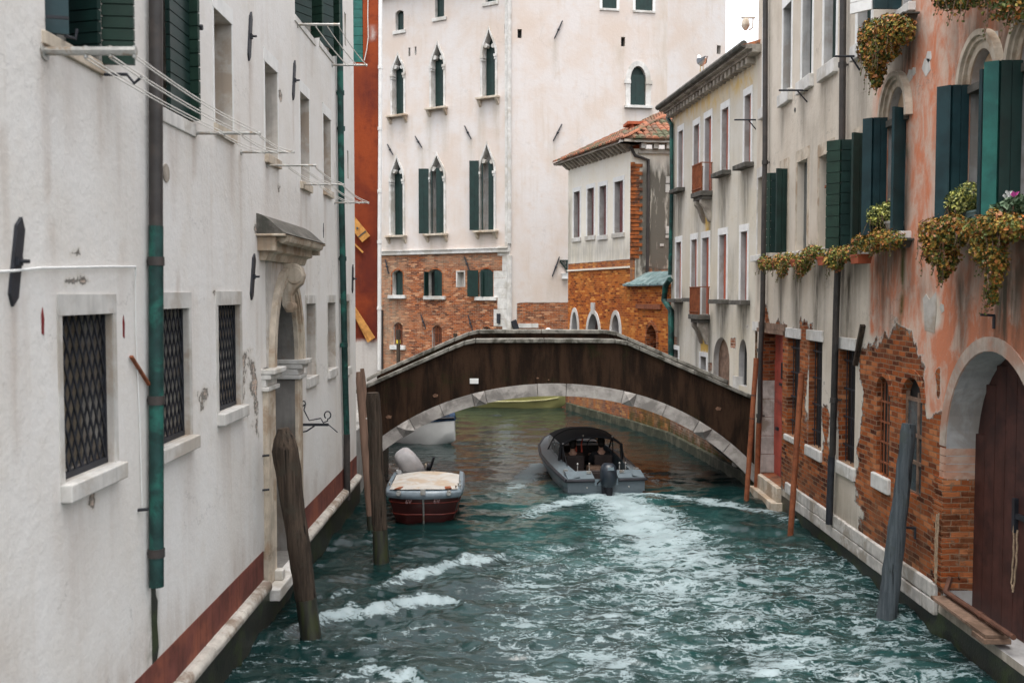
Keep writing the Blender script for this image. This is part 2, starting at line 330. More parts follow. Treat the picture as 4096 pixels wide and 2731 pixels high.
def bridge_mat():
    m, t, p, o = new_mat('stained_render'); n = NT(t); co = n.coord(); a = n.noise(n.mapping(co, (2.2, 2.2, .35)), 1.6, 8, .7, .3); b = n.noise(n.mapping(co, (7, 7, .5)), 1.8, 6, .7); g = n.noise(co, 1.1, 7, .7)
    c = n.mix(n.ramp(a, .38, .62), (.013, .0078, .005), (.042, .023, .0135)); c = n.mix(n.math('MULTIPLY', n.ramp(b, .52, .72), .8), c, (.010, .008, .006)); c = n.mix(n.math('MULTIPLY', n.ramp(g, .56, .70), .65), c, (.020, .023, .008)); c = n.mix(n.ramp(n.noise(co, 3.2, 9, .78), .70, .74), c, (.14, .075, .045))
    n.set(p.inputs['Base Color'], c); p.inputs['Roughness'].default_value = .92; p.inputs['Specular IOR Level'].default_value = .12; n.set(p.inputs['Normal'], n.bump(n.math('ADD', n.noise(co, 14, 7, .7), g), .5, .02)); return m
M['bridge'] = bridge_mat()
M['bridge_top'] = mat('lichened_coping', (.20, .19, .165), .85, .4, 5, col2=(.055, .052, .04), bump=.4)
M['arch'] = mat('arch_stone', (.36, .335, .31), .8, .2, 4, col2=(.20, .185, .17), bump=.4)
M['paving'] = mat('stone_paving', (.30, .29, .27), .85, .2, 3, bump=.2)
# ------------------------------------------------------------------ walls with openings and painted masks
def arch_z(op, u):
    k = op.get('arch'); hw = (op['u1'] - op['u0']) / 2; t = np.clip(np.abs(u - (op['u0'] + op['u1']) / 2) / hw, 0, 1); r = op['z1'] - op['zs']
    if k == 'round': g = np.sqrt(1 - t * t)
    elif k == 'ogee': g = .60 * np.sqrt(np.clip(1 - t ** 2.2, 0, 1)) + .40 * (1 - t) ** 2.6
    elif k == 'pointed': g = np.sqrt(np.clip(1 - ((t + .5) / 1.5) ** 2, 0, 1)) / math.sqrt(1 - 1 / 9)
    else: g = 1 - t * t
    return op['zs'] + r * g
def outline(op, grow=0.0, n=20, bottom=True):
    u0, u1 = op['u0'] - grow, op['u1'] + grow
    if not op.get('arch'): return [(u0, op['z0']), (u0, op['z1'] + grow), (u1, op['z1'] + grow), (u1, op['z0'])]
    o2 = dict(op, u0=u0, u1=u1, z1=op['z1'] + grow * (1.5 if op['arch'] in ('ogee', 'pointed') else 1))
    us = [(u0 + u1) / 2 - (u1 - u0) / 2 * math.cos(math.pi * i / n) for i in range(n + 1)]
    return [(u0, op['z0'])] + [(u, float(arch_z(o2, u))) for u in us] + [(u1, op['z0'])]
def opening(F, x0, x1, yt, yb, depth=.3, arch=None, ys=None, ref='l', xm=None, **kw):
    """opening read at its left (ref l) or right edge; arched ones read their top at the middle"""
    u0, u1 = F.u(x0), F.u(x1); xr = x0 if ref == 'l' else x1; z0 = F.uz(xr, yb)[1]
    if arch:
        um = (u0 + u1) / 2; p = F.w(um, 0, 0); d = (p - CAM); z1 = F.uz(xm or (x0 + x1) / 2, yt)[1]; zs = F.uz(xr, ys)[1]
    else: z1 = F.uz(xr, yt)[1]; zs = z1
    op = dict(u0=u0, u1=u1, z0=z0, z1=z1, zs=zs, depth=depth, arch=arch, **kw); F.ops.append(op); return op
def paint(F, ch, poly, soft=.15, val=1.0, dep=0): F.paint.append((ch, [F.uz(x, y, dep) for x, y in poly], soft, val))
def paint_uz(F, ch, poly, soft=.15, val=1.0): F.paint.append((ch, poly, soft, val))
def drip(F, x, y, w, h, val=.9, ch='dirt'):
    """stain running down the wall from a point"""
    u, z = F.uz(x, y); paint_uz(F, ch, [(u - w / 2, z), (u + w / 2, z), (u + w * .22, z - h * .6), (u, z - h), (u - w * .25, z - h * .6)], w * .5 + .04, val)
def poly_mask(U, Z, poly, soft):
    n = len(poly); ins = np.zeros(U.shape, bool); d2 = np.full(U.shape, 1e9)
    for i in range(n):
        x0, y0 = poly[i]; x1, y1 = poly[(i + 1) % n]; dx, dy = x1 - x0, y1 - y0; L = dx * dx + dy * dy + 1e-12
        t = np.clip(((U - x0) * dx + (Z - y0) * dy) / L, 0, 1); d2 = np.minimum(d2, (U - x0 - t * dx) ** 2 + (Z - y0 - t * dy) ** 2)
        if abs(dy) > 1e-12: ins ^= ((y0 > Z) != (y1 > Z)) & (U < dx * (Z - y0) / dy + x0)
    d = np.sqrt(d2); d = np.where(ins, d, -d); return np.clip(d / max(soft, 1e-3) * .5 + .5, 0, 1)
def set_masks(o, F):
    me = o.data; n = len(me.vertices); co = np.empty(n * 3, np.float32); me.vertices.foreach_get('co', co); co = co.reshape(-1, 3)
    acc = {}
    for ch, poly, soft, val in F.paint:
        a = np.array(poly); sel = (co[:, 0] > a[:, 0].min() - soft) & (co[:, 0] < a[:, 0].max() + soft) & (co[:, 2] > a[:, 1].min() - soft) & (co[:, 2] < a[:, 1].max() + soft)
        if not sel.any(): continue
        mk = np.zeros(n, np.float32); mk[sel] = poly_mask(co[sel, 0], co[sel, 2], poly, soft) * abs(val); A = acc.setdefault(ch, np.zeros(n, np.float32))
        if val < 0: A *= (1 - mk)
        else: np.maximum(A, mk, out=A)
    for ch, A in acc.items(): me.attributes.new(ch, 'FLOAT', 'POINT').data.foreach_set('value', A)
def wall(F, u0, u1, z0, z1, mats, parent, step=.1, body=6.0, name='wall', skew=(0, 0), zcuts=()):
    ops = F.ops
    def cuts(a, b, ex):
        c = sorted(set([a, b] + [e for e in ex if a < e < b])); out = []
        for i in range(len(c) - 1):
            k = max(1, int(math.ceil((c[i + 1] - c[i]) / step))); out += [c[i] + (c[i + 1] - c[i]) * j / k for j in range(k)]
        return np.array(out + [b])
    U = cuts(u0, u1, [e for o in ops for e in (o['u0'], o['u1'])]); Z = cuts(z0, z1, [e for o in ops for e in (o['z0'], o['z1'])] + list(zcuts))
    nu, nz = len(U), len(Z); cu = (U[:-1] + U[1:]) / 2; cz = (Z[:-1] + Z[1:]) / 2; keep = np.ones((nu - 1, nz - 1), bool)
    for o in ops: keep &= ~(((cu > o['u0']) & (cu < o['u1']))[:, None] & ((cz > o['z0']) & (cz < o['z1']))[None, :])
    mb = MB(); gu, gz = np.meshgrid(U, Z, indexing='ij'); mb.v = [(float(a), 0.0, float(b)) for a, b in zip(gu.ravel(), gz.ravel())]
    for i, j in zip(*np.nonzero(keep)): mb.f.append((i * nz + j, (i + 1) * nz + j, (i + 1) * nz + j + 1, i * nz + j + 1)); mb.mi.append(0)
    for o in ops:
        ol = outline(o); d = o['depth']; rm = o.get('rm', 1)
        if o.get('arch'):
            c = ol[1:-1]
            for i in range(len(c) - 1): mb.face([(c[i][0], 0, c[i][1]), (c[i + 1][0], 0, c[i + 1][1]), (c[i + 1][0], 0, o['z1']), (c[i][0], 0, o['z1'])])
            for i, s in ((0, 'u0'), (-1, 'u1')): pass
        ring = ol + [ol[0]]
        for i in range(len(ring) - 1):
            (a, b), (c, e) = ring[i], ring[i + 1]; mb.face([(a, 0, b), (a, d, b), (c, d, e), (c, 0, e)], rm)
    if body:
        for q in ([(u0, 0, z0), (u0 + skew[0], body, z0), (u0 + skew[0], body, z1), (u0, 0, z1)], [(u1, 0, z0), (u1, 0, z1), (u1 + skew[1], body, z1), (u1 + skew[1], body, z0)],
                  [(u0 + skew[0], body, z0), (u1 + skew[1], body, z0), (u1 + skew[1], body, z1), (u0 + skew[0], body, z1)], [(u0, 0, z1), (u0 + skew[0], body, z1), (u1 + skew[1], body, z1), (u1, 0, z1)]): mb.face(q)
    o = mesh_obj(name, mb, mats, parent); set_masks(o, F); return o
# ------------------------------------------------------------------ window parts
def panel(op, dep, name, m, parent, inset=.0):
    mb = MB(); ol = outline(op, -inset if inset else 0.0); mb.face([(a, dep, b) for a, b in ol]); mb.face([(a, dep + .03, b) for a, b in ol[::-1]])
    for i in range(len(ol)):
        (a, b), (c, e) = ol[i], ol[(i + 1) % len(ol)]; mb.face([(a, dep, b), (c, dep, e), (c, dep + .03, e), (a, dep + .03, b)])
    return mesh_obj(name, mb, m, parent)
def surround(op, w, m, parent, proud=.02, lintel=None, name='frame', back=.06):
    mb = MB(); u0, u1, z0, z1 = op['u0'], op['u1'], op['z0'], op['z1']
    if op.get('arch'):
        A = outline(op, .002); B = outline(op, w); mb.strip(A, B, -proud, back)
    else:
        lw = lintel if lintel is not None else w
        mb.box(u0 - w, u0 - .001, -proud, back, z0, z1); mb.box(u1 + .001, u1 + w, -proud, back, z0, z1); mb.box(u0 - w, u1 + w, -proud - .003, back, z1 + .001, z1 + lw)
    return mesh_obj(name, mb, m, parent)
def sill(op, m, parent, w=.08, h=.09, out=.1, drop=0.0, name='sill', brackets=0, bevel=.008):
    mb = MB(); u0, u1, z = op['u0'] - w, op['u1'] + w, op['z0'] - drop; mb.box(u0, u1, -out, min(.12, op['depth'] - .01), z - h, z - .002)
    if brackets:
        for a in (u0 + .1, u1 - .1): mb.prism([(-out * .9, z - h), (-.0, z - h), (0, z - h - .3), (-out * .35, z - h - .18)], a - .06, a + .06, ax='x')
    return mesh_obj(name, mb, m, parent, bevel=bevel)
def leaf_mb(hu, z0, z1, width, ang, side, t=.045, hdep=0.0, boards=0, vertical=0, battens=0, top=None, mb=None, mi=0):
    """shutter leaf hinged at u=hu, swinging out of the wall; side +1 leaf reaches to +u when closed; ang degrees from closed"""
    mb = mb or MB(); a = R_(ang); dx, dy = side * math.cos(a), -math.sin(a); nx, ny = -dy, dx
    def slab(s0, s1, za, zb, th0, th1):
        b = len(mb.v)
        for z in (za, zb):
            for s, th in ((s0, th0), (s1, th0), (s1, th1), (s0, th1)): mb.v.append((hu + dx * s + nx * th, hdep + dy * s + ny * th, z))
        for q in ((0, 3, 2, 1), (4, 5, 6, 7), (0, 1, 5, 4), (1, 2, 6, 5), (2, 3, 7, 6), (3, 0, 4, 7)): mb.f.append(tuple(b + i for i in q)); mb.mi.append(mi)
    if boards:
        h = (z1 - z0) / boards
        for i in range(boards): slab(0, width, z0 + i * h + .006, z0 + (i + 1) * h - .006, -t / 2, t / 2)
        slab(.01, width - .01, z0 + .01, z1 - .01, -t / 2 + .012, t / 2 - .012)
    elif vertical:
        w = width / vertical
        for i in range(vertical): slab(i * w + .004, (i + 1) * w - .004, z0, z1, -t / 2, t / 2)
        slab(.01, width - .01, z0 + .01, z1 - .01, -t / 2 + .012, t / 2 - .012)
    else:
        slab(0, width, z0, z1, -t / 2, t / 2)
    for k in range(battens):
        z = z0 + (z1 - z0) * (k + .5) / battens
        for sg in (-1, 1): slab(.03, width - .03, z - .05, z + .05, sg * (t / 2 + .001), sg * (t / 2 + .02))
    return mb
def leaf(parent, m, *a, name='shutter', **k): return mesh_obj(name, leaf_mb(*a, **k), m, parent)
def lattice(op, dep, parent, sp=.115, slope=2.1, r=.011, name='grille'):
    mb = MB(); u0, u1, z0, z1 = op['u0'] + .01, op['u1'] - .01, op['z0'] + .02, op['z1'] - .01
    for sg in (1, -1):
        k = -int((z1 - z0) / slope / sp) - 2
        while True:
            us = (u0 if sg > 0 else u1) + sg * k * sp; k += 1
            if sg * us > sg * (u1 if sg > 0 else u0): break
            # line u = us + sg*(z-z0)/slope
            t0, t1 = z0, z1; f = lambda z: us + sg * (z - z0) / slope
            zs = [z for z in (z0, z1, z0 + sg * (u0 - us) * slope, z0 + sg * (u1 - us) * slope) if z0 - 1e-6 <= z <= z1 + 1e-6 and u0 - 1e-6 <= f(z) <= u1 + 1e-6]
            if len(zs) >= 2 and max(zs) - min(zs) > .03: mb.beam((f(min(zs)), dep + sg * .006, min(zs)), (f(max(zs)), dep + sg * .006, max(zs)), r * 1.9, r)
    mb.box(u0 - .008, u0 + .012, dep - .015, dep + .015, z0, z1); mb.box(u1 - .012, u1 + .008, dep - .015, dep + .015, z0, z1); mb.box(u0, u1, dep - .02, dep + .02, z0 - .018, z0 + .03)
    return mesh_obj(name, mb, M['iron'], parent)
def bars(op, dep, parent, n=4, rows=2, r=.011, m=None, name='bars'):
    mb = MB(); w = op['u1'] - op['u0']
    for i in range(n):
        u = op['u0'] + w * (i + .5) / n; zt = float(arch_z(op, u)) if op.get('arch') else op['z1']; mb.tube([(u, dep, op['z0']), (u, dep, zt)], r, 6)
    for j in range(rows):
        z = op['z0'] + (op['zs'] - op['z0']) * (j + .6) / rows; mb.box(op['u0'], op['u1'], dep - .008, dep + .008, z - .014, z + .014)
    return mesh_obj(name, mb, m or M['iron'], parent)
def win_root(op, parent, back, dep=None, name='window'):
    """the window itself: its closing panel deep in the recess"""
    return panel(op, (dep if dep is not None else op['depth'] - .02), name, back, parent)
def drain(F, name, pts, r, mats, label, group='drainpipes on the facades', dep=-.08, joints=(), n=10):
    """pipe through image points; mats (upper, lower) split at the index given by pts third value"""
    mb = MB(); P = [(F.uz(p[0], p[1], dep)) for p in pts]
    seq = [(u, dep, z) for u, z in P]; ch = [p[2] if len(p) > 2 else 0 for p in pts]; i = 0
    while i < len(seq) - 1:
        j = i + 1
        while j < len(seq) - 1 and ch[j] == ch[i]: j += 1
        mb.tube(seq[i:j + 1], r * (1 + .06 * ch[i]), n, ch[i]); i = j
    for x, y in joints:
        u, z = F.uz(x, y, dep); mb.tube([(u, dep, z - .04), (u, dep, z + .04)], r * 1.22, n, 0); mb.box(u - .015, u + .015, dep, .02, z - .015, z + .015)
    return single(F, name, mb, mats, label, 'drainpipe', group, smooth=True)
def anchor_plate(F, x0, y0, x1, y1, w, label, t=.02, dep=-.012, bolt=True, group='iron tie plates on the white wall'):
    """wall anchor: tapered iron plate between two image points with its tie-rod nut"""
    a = F.uz(x0, y0, dep); b = F.uz(x1, y1, dep); p = Vector((a[0], a[1])); q = Vector((b[0], b[1])); d = (q - p); L = d.length; d.normalize(); n = Vector((-d.y, d.x)) * (w / 2)
    poly = [p, p + d * (L * .12) + n, q - d * (L * .12) + n, q, q - d * (L * .12) - n, p + d * (L * .12) - n]
    base = F.w((a[0] + b[0]) / 2, dep, min(a[1], b[1])); t_ = thing('wall_anchor', label, 'wall anchor', base, F.rot, group); c = ((a[0] + b[0]) / 2, min(a[1], b[1]))
    mb = MB().prism([(v.x - c[0], v.y - c[1]) for v in poly], -t / 2, t / 2 + .012); mesh_obj('plate', mb, M['iron'], t_)
    if bolt:
        m = (p + q) / 2; mesh_obj('bolt', MB().tube([(m.x - c[0], 0, m.y - c[1]), (m.x - c[0], -.085, m.y - c[1])], .014, 8).box(m.x - c[0] - .03, m.x - c[0] + .03, -.03, -.008, m.y - c[1] - .03, m.y - c[1] + .03), M['iron'], t_)
    return t_
def tie_bar(F, x0, y0, x1, y1, label, group='iron tie bars on the cream facade', dep=-.05, r=.035, m='stone_dark'):
    a = F.uz(x0, y0, dep); b = F.uz(x1, y1, dep); mb = MB().tube([(a[0], dep, a[1]), ((a[0] + b[0]) / 2, dep - .01, (a[1] + b[1]) / 2), (b[0], dep, b[1])], [r * .7, r, r * .7], 7)
    mb.ball(((a[0] + b[0]) / 2, dep - .02, (a[1] + b[1]) / 2), r * 1.6)
    return single(F, 'tie_bar', mb, M['iron'], label, 'tie bar', group)
# ------------------------------------------------------------------ foliage
def leaf_mats(name, cols):
    out = []
    for i, c in enumerate(cols):
        m, t, p, o = new_mat(f'{name}_{i}'); n = NT(t); r = t.nodes.new('ShaderNodeNewGeometry').outputs['Random Per Island']
        n.set(p.inputs['Base Color'], n.mix(r, tuple(x * .6 for x in c), tuple(min(1, x * 1.4) for x in c))); p.inputs['Roughness'].default_value = .55; p.inputs['Specular IOR Level'].default_value = .25; out.append(m)
    return out
L_ORANGE = leaf_mats('begonia_leaf', [(.095, .115, .025), (.055, .075, .022), (.32, .18, .035), (.36, .13, .035), (.24, .19, .035), (.42, .20, .10)])
L_YELLOW = leaf_mats('euonymus_leaf', [(.09, .12, .03), (.05, .075, .025), (.42, .42, .10), (.55, .54, .2)])
L_MIX = leaf_mats('trailing_leaf', [(.09, .12, .03), (.28, .24, .05), (.34, .20, .05), (.14, .16, .04), (.36, .14, .06)])
L_GREEN = leaf_mats('cyclamen_leaf', [(.03, .06, .025), (.05, .09, .045), (.12, .17, .10)])
def foliage_mb(blobs, n, size, seed, nm, origin, wts=None):
    r = np.random.default_rng(seed); mb = MB(); vol = np.array([max(1e-4, b[3] * b[4] * b[5]) ** .7 for b in blobs]); vol /= vol.sum(); o = Vector(origin)
    for i in range(int(n * 2.3)):
        b = blobs[r.choice(len(blobs), p=vol)]; d = r.normal(size=3); d /= np.linalg.norm(d); rad = r.uniform(.3, 1.0) ** .5 * (1 + .16 * math.sin(7 * d[0] + 3 * seed) * math.cos(6 * d[2]))
        c = Vector((b[0] + d[0] * b[3] * rad, b[1] + d[1] * b[4] * rad, b[2] + d[2] * b[5] * rad)) - o
        nrm = (Vector(d) + Vector(r.normal(size=3)) * .6 + Vector((0, -.2, .35))).normalized(); a = nrm.orthogonal().normalized(); a.rotate(Matrix.Rotation(r.uniform(0, 6.28), 3, nrm)); e = nrm.cross(a)
        s = size * .92 * r.uniform(.6, 1.35); m = int(r.choice(nm, p=wts)); q = c + nrm * (s * .18)
        mb.face([c - a * s * .5, q + e * s * .36, c + a * s * .55, q - e * s * .36], m)
    return mb
# ================================================================== WHITE HOUSE (left bank)
L = Frame((-3.35, 0), (-3.35, 21.0))
wh_ = house(L, 'white_house', 'long whitewashed house with oxide red base band and stone water door')
L_END = L.u(1421); KERB_Z = .47; BAND0, BAND1 = .6, .985
# ground floor windows with lattice grilles
def ground_window(x0, x1, yt, yb, ref, grd, backing=True, lint=.16, sillw=.07):
    op = opening(L, x0, x1, yt, yb, .3, ref=ref)
    w = win_root(op, wh_, M['beige_in'], .27)
    surround(op, .07, M['frame_left'], w, .010, lint, back=.10); sill(op, M['frame_left'], w, sillw, .14, .09, bevel=.012)
    if grd: lattice(op, .07, w)
    return op, w
u_a, u_b = L.u(242), L.u(446); w1 = u_b - u_a
op1, _ = ground_window(242, 446, 1263, 1938, 'l', True)
def x_of(F, u, dep=0):  # source column of a wall position
    p = F.w(u, dep, 4.4) - CAM; q = RM.transposed() @ p; return 2048 + q.x / -q.z * FS
op2, _ = ground_window(x_of(L, L.u(752) - w1), 752, 1232, 1742, 'r', True)
op3, _ = ground_window(869, 958, 1221, 1655, 'l', True)
for a, b, t, bo in ((1223, 1261, 1215, 1514), (1309, 1340, 1211, 1481), (1384, 1396, 1204, 1470)):
    op = opening(L, a, b, t, bo, .34); w = win_root(op, wh_, M['stone_dirty'], .31); surround(op, .05, M['stone'], w, .008, .14, back=.1); sill(op, M['stone'], w, .03, .16, .05)
# first floor blind niches
for a, b, t, bo in ((869, 939, 45, 491), (1068, 1118, 255, 612), (1207, 1243, 373, 722), (1298, 1328, 459, 750)):
    op = opening(L, a, b, t, bo, .42); w = win_root(op, wh_, M['white_reveal'], .39); surround(op, .05, M['whitepaint'], w, .006, .18, back=.02); sill(op, M['stone_warm'], w, .04, .12, .05, drop=.02)
# big windows with green shutters
opA = opening(L, 204, 415, -330, 140, .4); wA = win_root(opA, wh_, M['glass'], .34)
sill(opA, M['stone_warm'], wA, .06, .10, .03)
leaf(wA, M['green'], opA['u1'], opA['z0'] + .03, opA['z1'], .30, 74, -1, boards=9, hdep=.25)
leaf(wA, M['green_olive'], opA['u1'] + .02, opA['z0'] - .02, opA['z1'], .25, 96, -1, boards=9, hdep=-.02)
leaf(wA, M['bluegreen'], opA['u0'] + .05, opA['z0'] + .03, opA['z1'], .34, 60, 1, vertical=2, hdep=.22)
mesh_obj('stay', MB().beam((opA['u0'] - .02, -.02, opA['z0'] + .10), (opA['u0'] + .02, -.16, opA['z0'] + .10), .02, .02).tube([(opA['u0'] + .2, -.05, opA['z0'] + .02), (opA['u0'] + .2, -.13, opA['z0']), (opA['u0'] + .2, -.14, opA['z0'] + .07)], .012, 6).tube([(opA['u1'], -.04, opA['z0'] - .1), (opA['u1'], -.22, opA['z0'] - .1), (opA['u1'], -.28, opA['z0'] - .17), (opA['u1'], -.34, opA['z0'] - .12)], .014, 6), M['iron'], wA)
opB = opening(L, x_of(L, L.u(782) - .95), 782, -250, 499, .35, ref='r'); wB = win_root(opB, wh_, M['glass'], .32)
sill(opB, M['stone'], wB, .05, .14, .02)
leaf(wB, M['green'], opB['u0'] + .34, opB['z0'] + .03, opB['z1'], opB['u1'] - opB['u0'] - .36, 0, 1, boards=16, hdep=.04)
leaf(wB, M['green_olive'], opB['u1'] + .01, opB['z0'] + .02, opB['z1'], .13, 80, -1, boards=14, hdep=.05)
mesh_obj('bolt', MB().tube([(opB['u1'] + .05, -.02, opB['z0'] + 1.0), (opB['u1'] + .05, -.10, opB['z0'] + 1.0)], .03, 6), M['iron'], wB)
# top floor windows
for a, b, bo, lf in ((1191, 1268, 74, 1), (1287, 1338, 176, 0)):
    op = opening(L, a, b, -260, bo, .35); w = win_root(op, wh_, M['glass'], .30); sill(op, M['stone'], w, .04, .1, .02)
    leaf(w, M['green'], op['u0'] + .35, op['z0'] + .03, op['z1'], .42, 28, 1, boards=10, hdep=.10); leaf(w, M['green_olive'], op['u1'], op['z0'] + .02, op['z1'], .24, 62, -1, boards=10, hdep=.05)
op = opening(L, 1386, 1392, 62, 190, .3); win_root(op, wh_, M['white_reveal'], .27)
op = opening(L, 1393, 1398, 605, 715, .3); win_root(op, wh_, M['white_reveal'], .27)
# water door
uD0, uD1 = L.u(1083), L.u(1176); zD_s = L.uz(1176, 1438)[1]; zD_t = L.uz(1135, 1150)[1]
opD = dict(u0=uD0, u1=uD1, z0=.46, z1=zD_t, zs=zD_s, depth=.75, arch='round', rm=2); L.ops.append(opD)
# stains and bare patches of the plaster
paint(L, 'brick', [(265, 985), (330, 960), (345, 1010), (300, 1060), (270, 1050)], .10, .55); paint(L, 'brick', [(240, 1095), (440, 1085), (450, 1140), (350, 1160), (245, 1165)], .12, .52)
paint(L, 'brick', [(365, 840), (405, 845), (400, 900), (375, 900)], .08, .5); paint(L, 'brick', [(760, 1500), (850, 1490), (850, 1640), (800, 1700), (755, 1640)], .15, .42)
paint(L, 'brick', [(960, 1380), (1030, 1350), (1045, 1800), (960, 1700)], .12, .45)
for x, y, w, h, v in ((180, 215, .10, 1.0, .7), (270, 140, .5, .7, .35), (400, 245, .3, .7, .5), (60, 1225, .12, 1.0, .6), (690, 505, .25, .6, .5), (775, 510, .1, .5, .9), (925, 560, .25, .8, .5), (1000, 250, .10, 1.1, .7), (1066, 665, .05, 1.6, .7), (963, 615, .05, 1.2, .7), (1173, 405, .06, .6, .5),
                       (1204, 745, .05, 1.2, .6), (1225, 740, .15, .7, .5), (1300, 790, .15, 1.0, .5), (1245, 122, .15, .7, .6), (1070, 620, .15, .8, .4), (1028, 1200, .06, .6, .5), (300, 1990, .6, .9, .35), (760, 1760, .4, 1.0, .3), (900, 1690, .3, .9, .35), (440, 150, .2, .5, .4), (1050, 35, .04, 2.2, .4), (1240, 880, .1, 1.0, .3)): drip(L, x, y, w, h, v)
paint(L, 'moss', [(608, 2360), (628, 2360), (625, 2500), (640, 2640), (590, 2660), (598, 2480)], .06, 1.0)
r_ = random.Random(12)
for i in range(70): u_ = r_.uniform(4.5, 20.5); z_ = BAND1 - .05; hh = r_.uniform(.1, .5); paint_uz(L, 'dirt', [(u_ - .25, z_), (u_ + .25, z_), (u_ + .1, z_ + hh), (u_ - .1, z_ + hh * .8)], .2, r_.uniform(.25, .55))
for i in range(26): u_ = r_.uniform(4.5, 20.5); z_ = r_.uniform(1.2, 7.5); w_ = r_.uniform(.08, .3); paint_uz(L, 'brick', [(u_ - w_, z_), (u_ + w_ * .3, z_ + w_ * .6), (u_ + w_, z_), (u_ + w_ * .2, z_ - w_ * .9)], .1, r_.uniform(.4, .52))
for i in range(30): u_ = r_.uniform(4.5, 20.5); z_ = r_.uniform(2.5, 8); paint_uz(L, 'dirt', [(u_ - .04, z_), (u_ + .04, z_), (u_ + .015, z_ - r_.uniform(.5, 1.8)), (u_ - .015, z_ - .5)], .06, r_.uniform(.2, .5))
paint(L, 'dirt', [(-50, 2560), (60, 2560), (80, 2800), (-50, 2800)], .3, .35)
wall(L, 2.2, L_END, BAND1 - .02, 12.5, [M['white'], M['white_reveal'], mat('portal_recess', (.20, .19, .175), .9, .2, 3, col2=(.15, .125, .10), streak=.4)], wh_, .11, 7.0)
# base band, kerb and wet footing, all cut by the water door
uS0, uS1 = L.u(1040), L.u(1205)
for a, b in ((2.2, uS0), (uS1, L_END)): mesh_obj('base_band', MB().box(a, b, -.006, .12, BAND0 - .03, BAND1), M['band'], wh_)
g0, g1 = L.uz(604, 2352), L.uz(622, 2352); mesh_obj('mossy_groove', MB().box(g0[0], g1[0], -.004, .01, BAND1, g0[1] + .02).prism([(g1[0], BAND1), (g1[0] + .05, BAND1 + .1), (g1[0] + .02, BAND1 + .35), (g1[0] + .045, BAND1 + .55), (g1[0], g0[1] - .1)], -.004, .01, ax='y'), M['wet'], wh_)
uK0, uK1 = L.uz(1101, 2386, -.16)[0], L.uz(1226, 2217, -.16)[0]; kb = [MB(), MB()]; a = 2.2; r = random.Random(3)
while a < L_END:
    ln = r.uniform(.5, 1.5); b = min(a + ln, L_END)
    for mb, x0, x1 in ((kb[0], a, min(b, uK0)), (kb[1], max(a, uK1), b)):
        if x1 - x0 > .05:
            pr = [(.10, .45), (-.09, .45), (-.125, .48), (-.13, .54 + r.uniform(-.01, .01)), (-.10, .58 + r.uniform(-.012, .012)), (-.04, .60), (.10, .60)]; mb.prism(pr, x0 + .004, x1 - .004, ax='x')
    a = b
for mb in kb: mesh_obj('kerb', mb, M['kerb'], wh_, bevel=.02)
mesh_obj('footing', MB().box(2.2, L_END, -.08, 1.0, -1.2, .438), M['wet'], wh_)
# portal: jambs, arch mouldings, imposts, cornice hood, scroll keystone
port = mesh_obj('water_door', MB().box(uD0, uD1, .74, .80, .46, zD_t + .05), M['browndoor'], wh_)
jo0, jo1 = L.u(1046), L.u(1192); zc0 = L.uz(1046, 1042)[1]
mesh_obj('jamb', MB().box(jo0, uD0 - .002, -.05, .10, .46, zD_s).box(jo0 + .02, uD0 - .05, -.065, .0, .9, zD_s - .3), M['stone_warm'], port, bevel=.01); mesh_obj('jamb', MB().box(uD1 + .002, jo1, -.05, .10, .46, zD_s).box(uD1 + .04, jo1 - .03, -.065, .0, .9, zD_s - .3), M['stone_warm'], port, bevel=.01)
mb = MB(); o_ = dict(opD)
def ring_arch(g0, g1, p, q):
    A = [x for x in outline(o_, g0, 28)[1:-1]]; B = [x for x in outline(o_, g1, 28)[1:-1]]; mb.strip(A, B, p, q)
ring_arch(.002, .09, -.06, .12); ring_arch(.09, .13, -.10, .05); ring_arch(.13, .17, -.075, .05); ring_arch(.17, jo1 - uD1, -.11, .05); mesh_obj('archivolt', mb, M['stone_warm'], port)
mb = MB(); zT = zc0; A = outline(o_, jo1 - uD1, 28)[1:-1]; mb.strip(A, [(a, zT) for a, b in A], -.03, .05); mesh_obj('spandrel', mb, M['white_reveal'], port)
for a, b in ((jo0 - .05, uD0 + .05), (uD1 - .05, jo1 + .10)):
    mb = MB()
    for k, (h0, h1, p) in enumerate(((-.30, -.24, .10), (-.24, -.14, .06), (-.14, -.07, .13), (-.07, 0, .19))): mb.box(a - p * .15, b + p * .15, -p, .74, zD_s + h0, zD_s + h1)
    mesh_obj('impost', mb, M['stone'], port, bevel=.012)
hz0, hz1, hz2 = zc0, L.uz(1054, 960)[1], L.uz(1028, 870)[1]; c0, c1 = L.u(1030), L.u(1206)
mb = MB(); prof = [(0.05, hz0), (-.08, hz0), (-.12, hz0 + .10), (-.20, hz0 + .12), (-.20, hz0 + .24), (-.24, hz0 + .26), (-.30, hz1 - .06), (-.36, hz1 - .03), (-.38, hz1 + .03), (.05, hz1 + .03)]
mb.prism(prof, c0 + .12, c1 - .1, ax='x'); mb.box(c0 - .05, c1 + .04, -.38, .05, hz1 + .031, hz1 + .062); mb.box(c0 + .02, c0 + .12, -.24, .05, hz0 + .12, hz1 + .03); mb.box(c1 - .1, c1, -.30, .05, hz0 + .16, hz1 + .03); mesh_obj('hood_cornice', mb, M['stone_warm'], port, bevel=.01)
mb = MB(); zr = hz1 + .063; N = 12
pr = [(-.40 + .45 * (i / N), zr + (hz2 + .06 - zr) * (.5 - .5 * math.cos(math.pi * (i / N) ** .75))) for i in range(N + 1)] + [(.05, zr)]
mb.prism(pr, c0 - .02, c1 - .02, ax='x'); mesh_obj('hood_roof', mb, M['stone_dark'], port, smooth=True)
kc = (L.u(1133) + .0); mb = MB(); kz = zc0
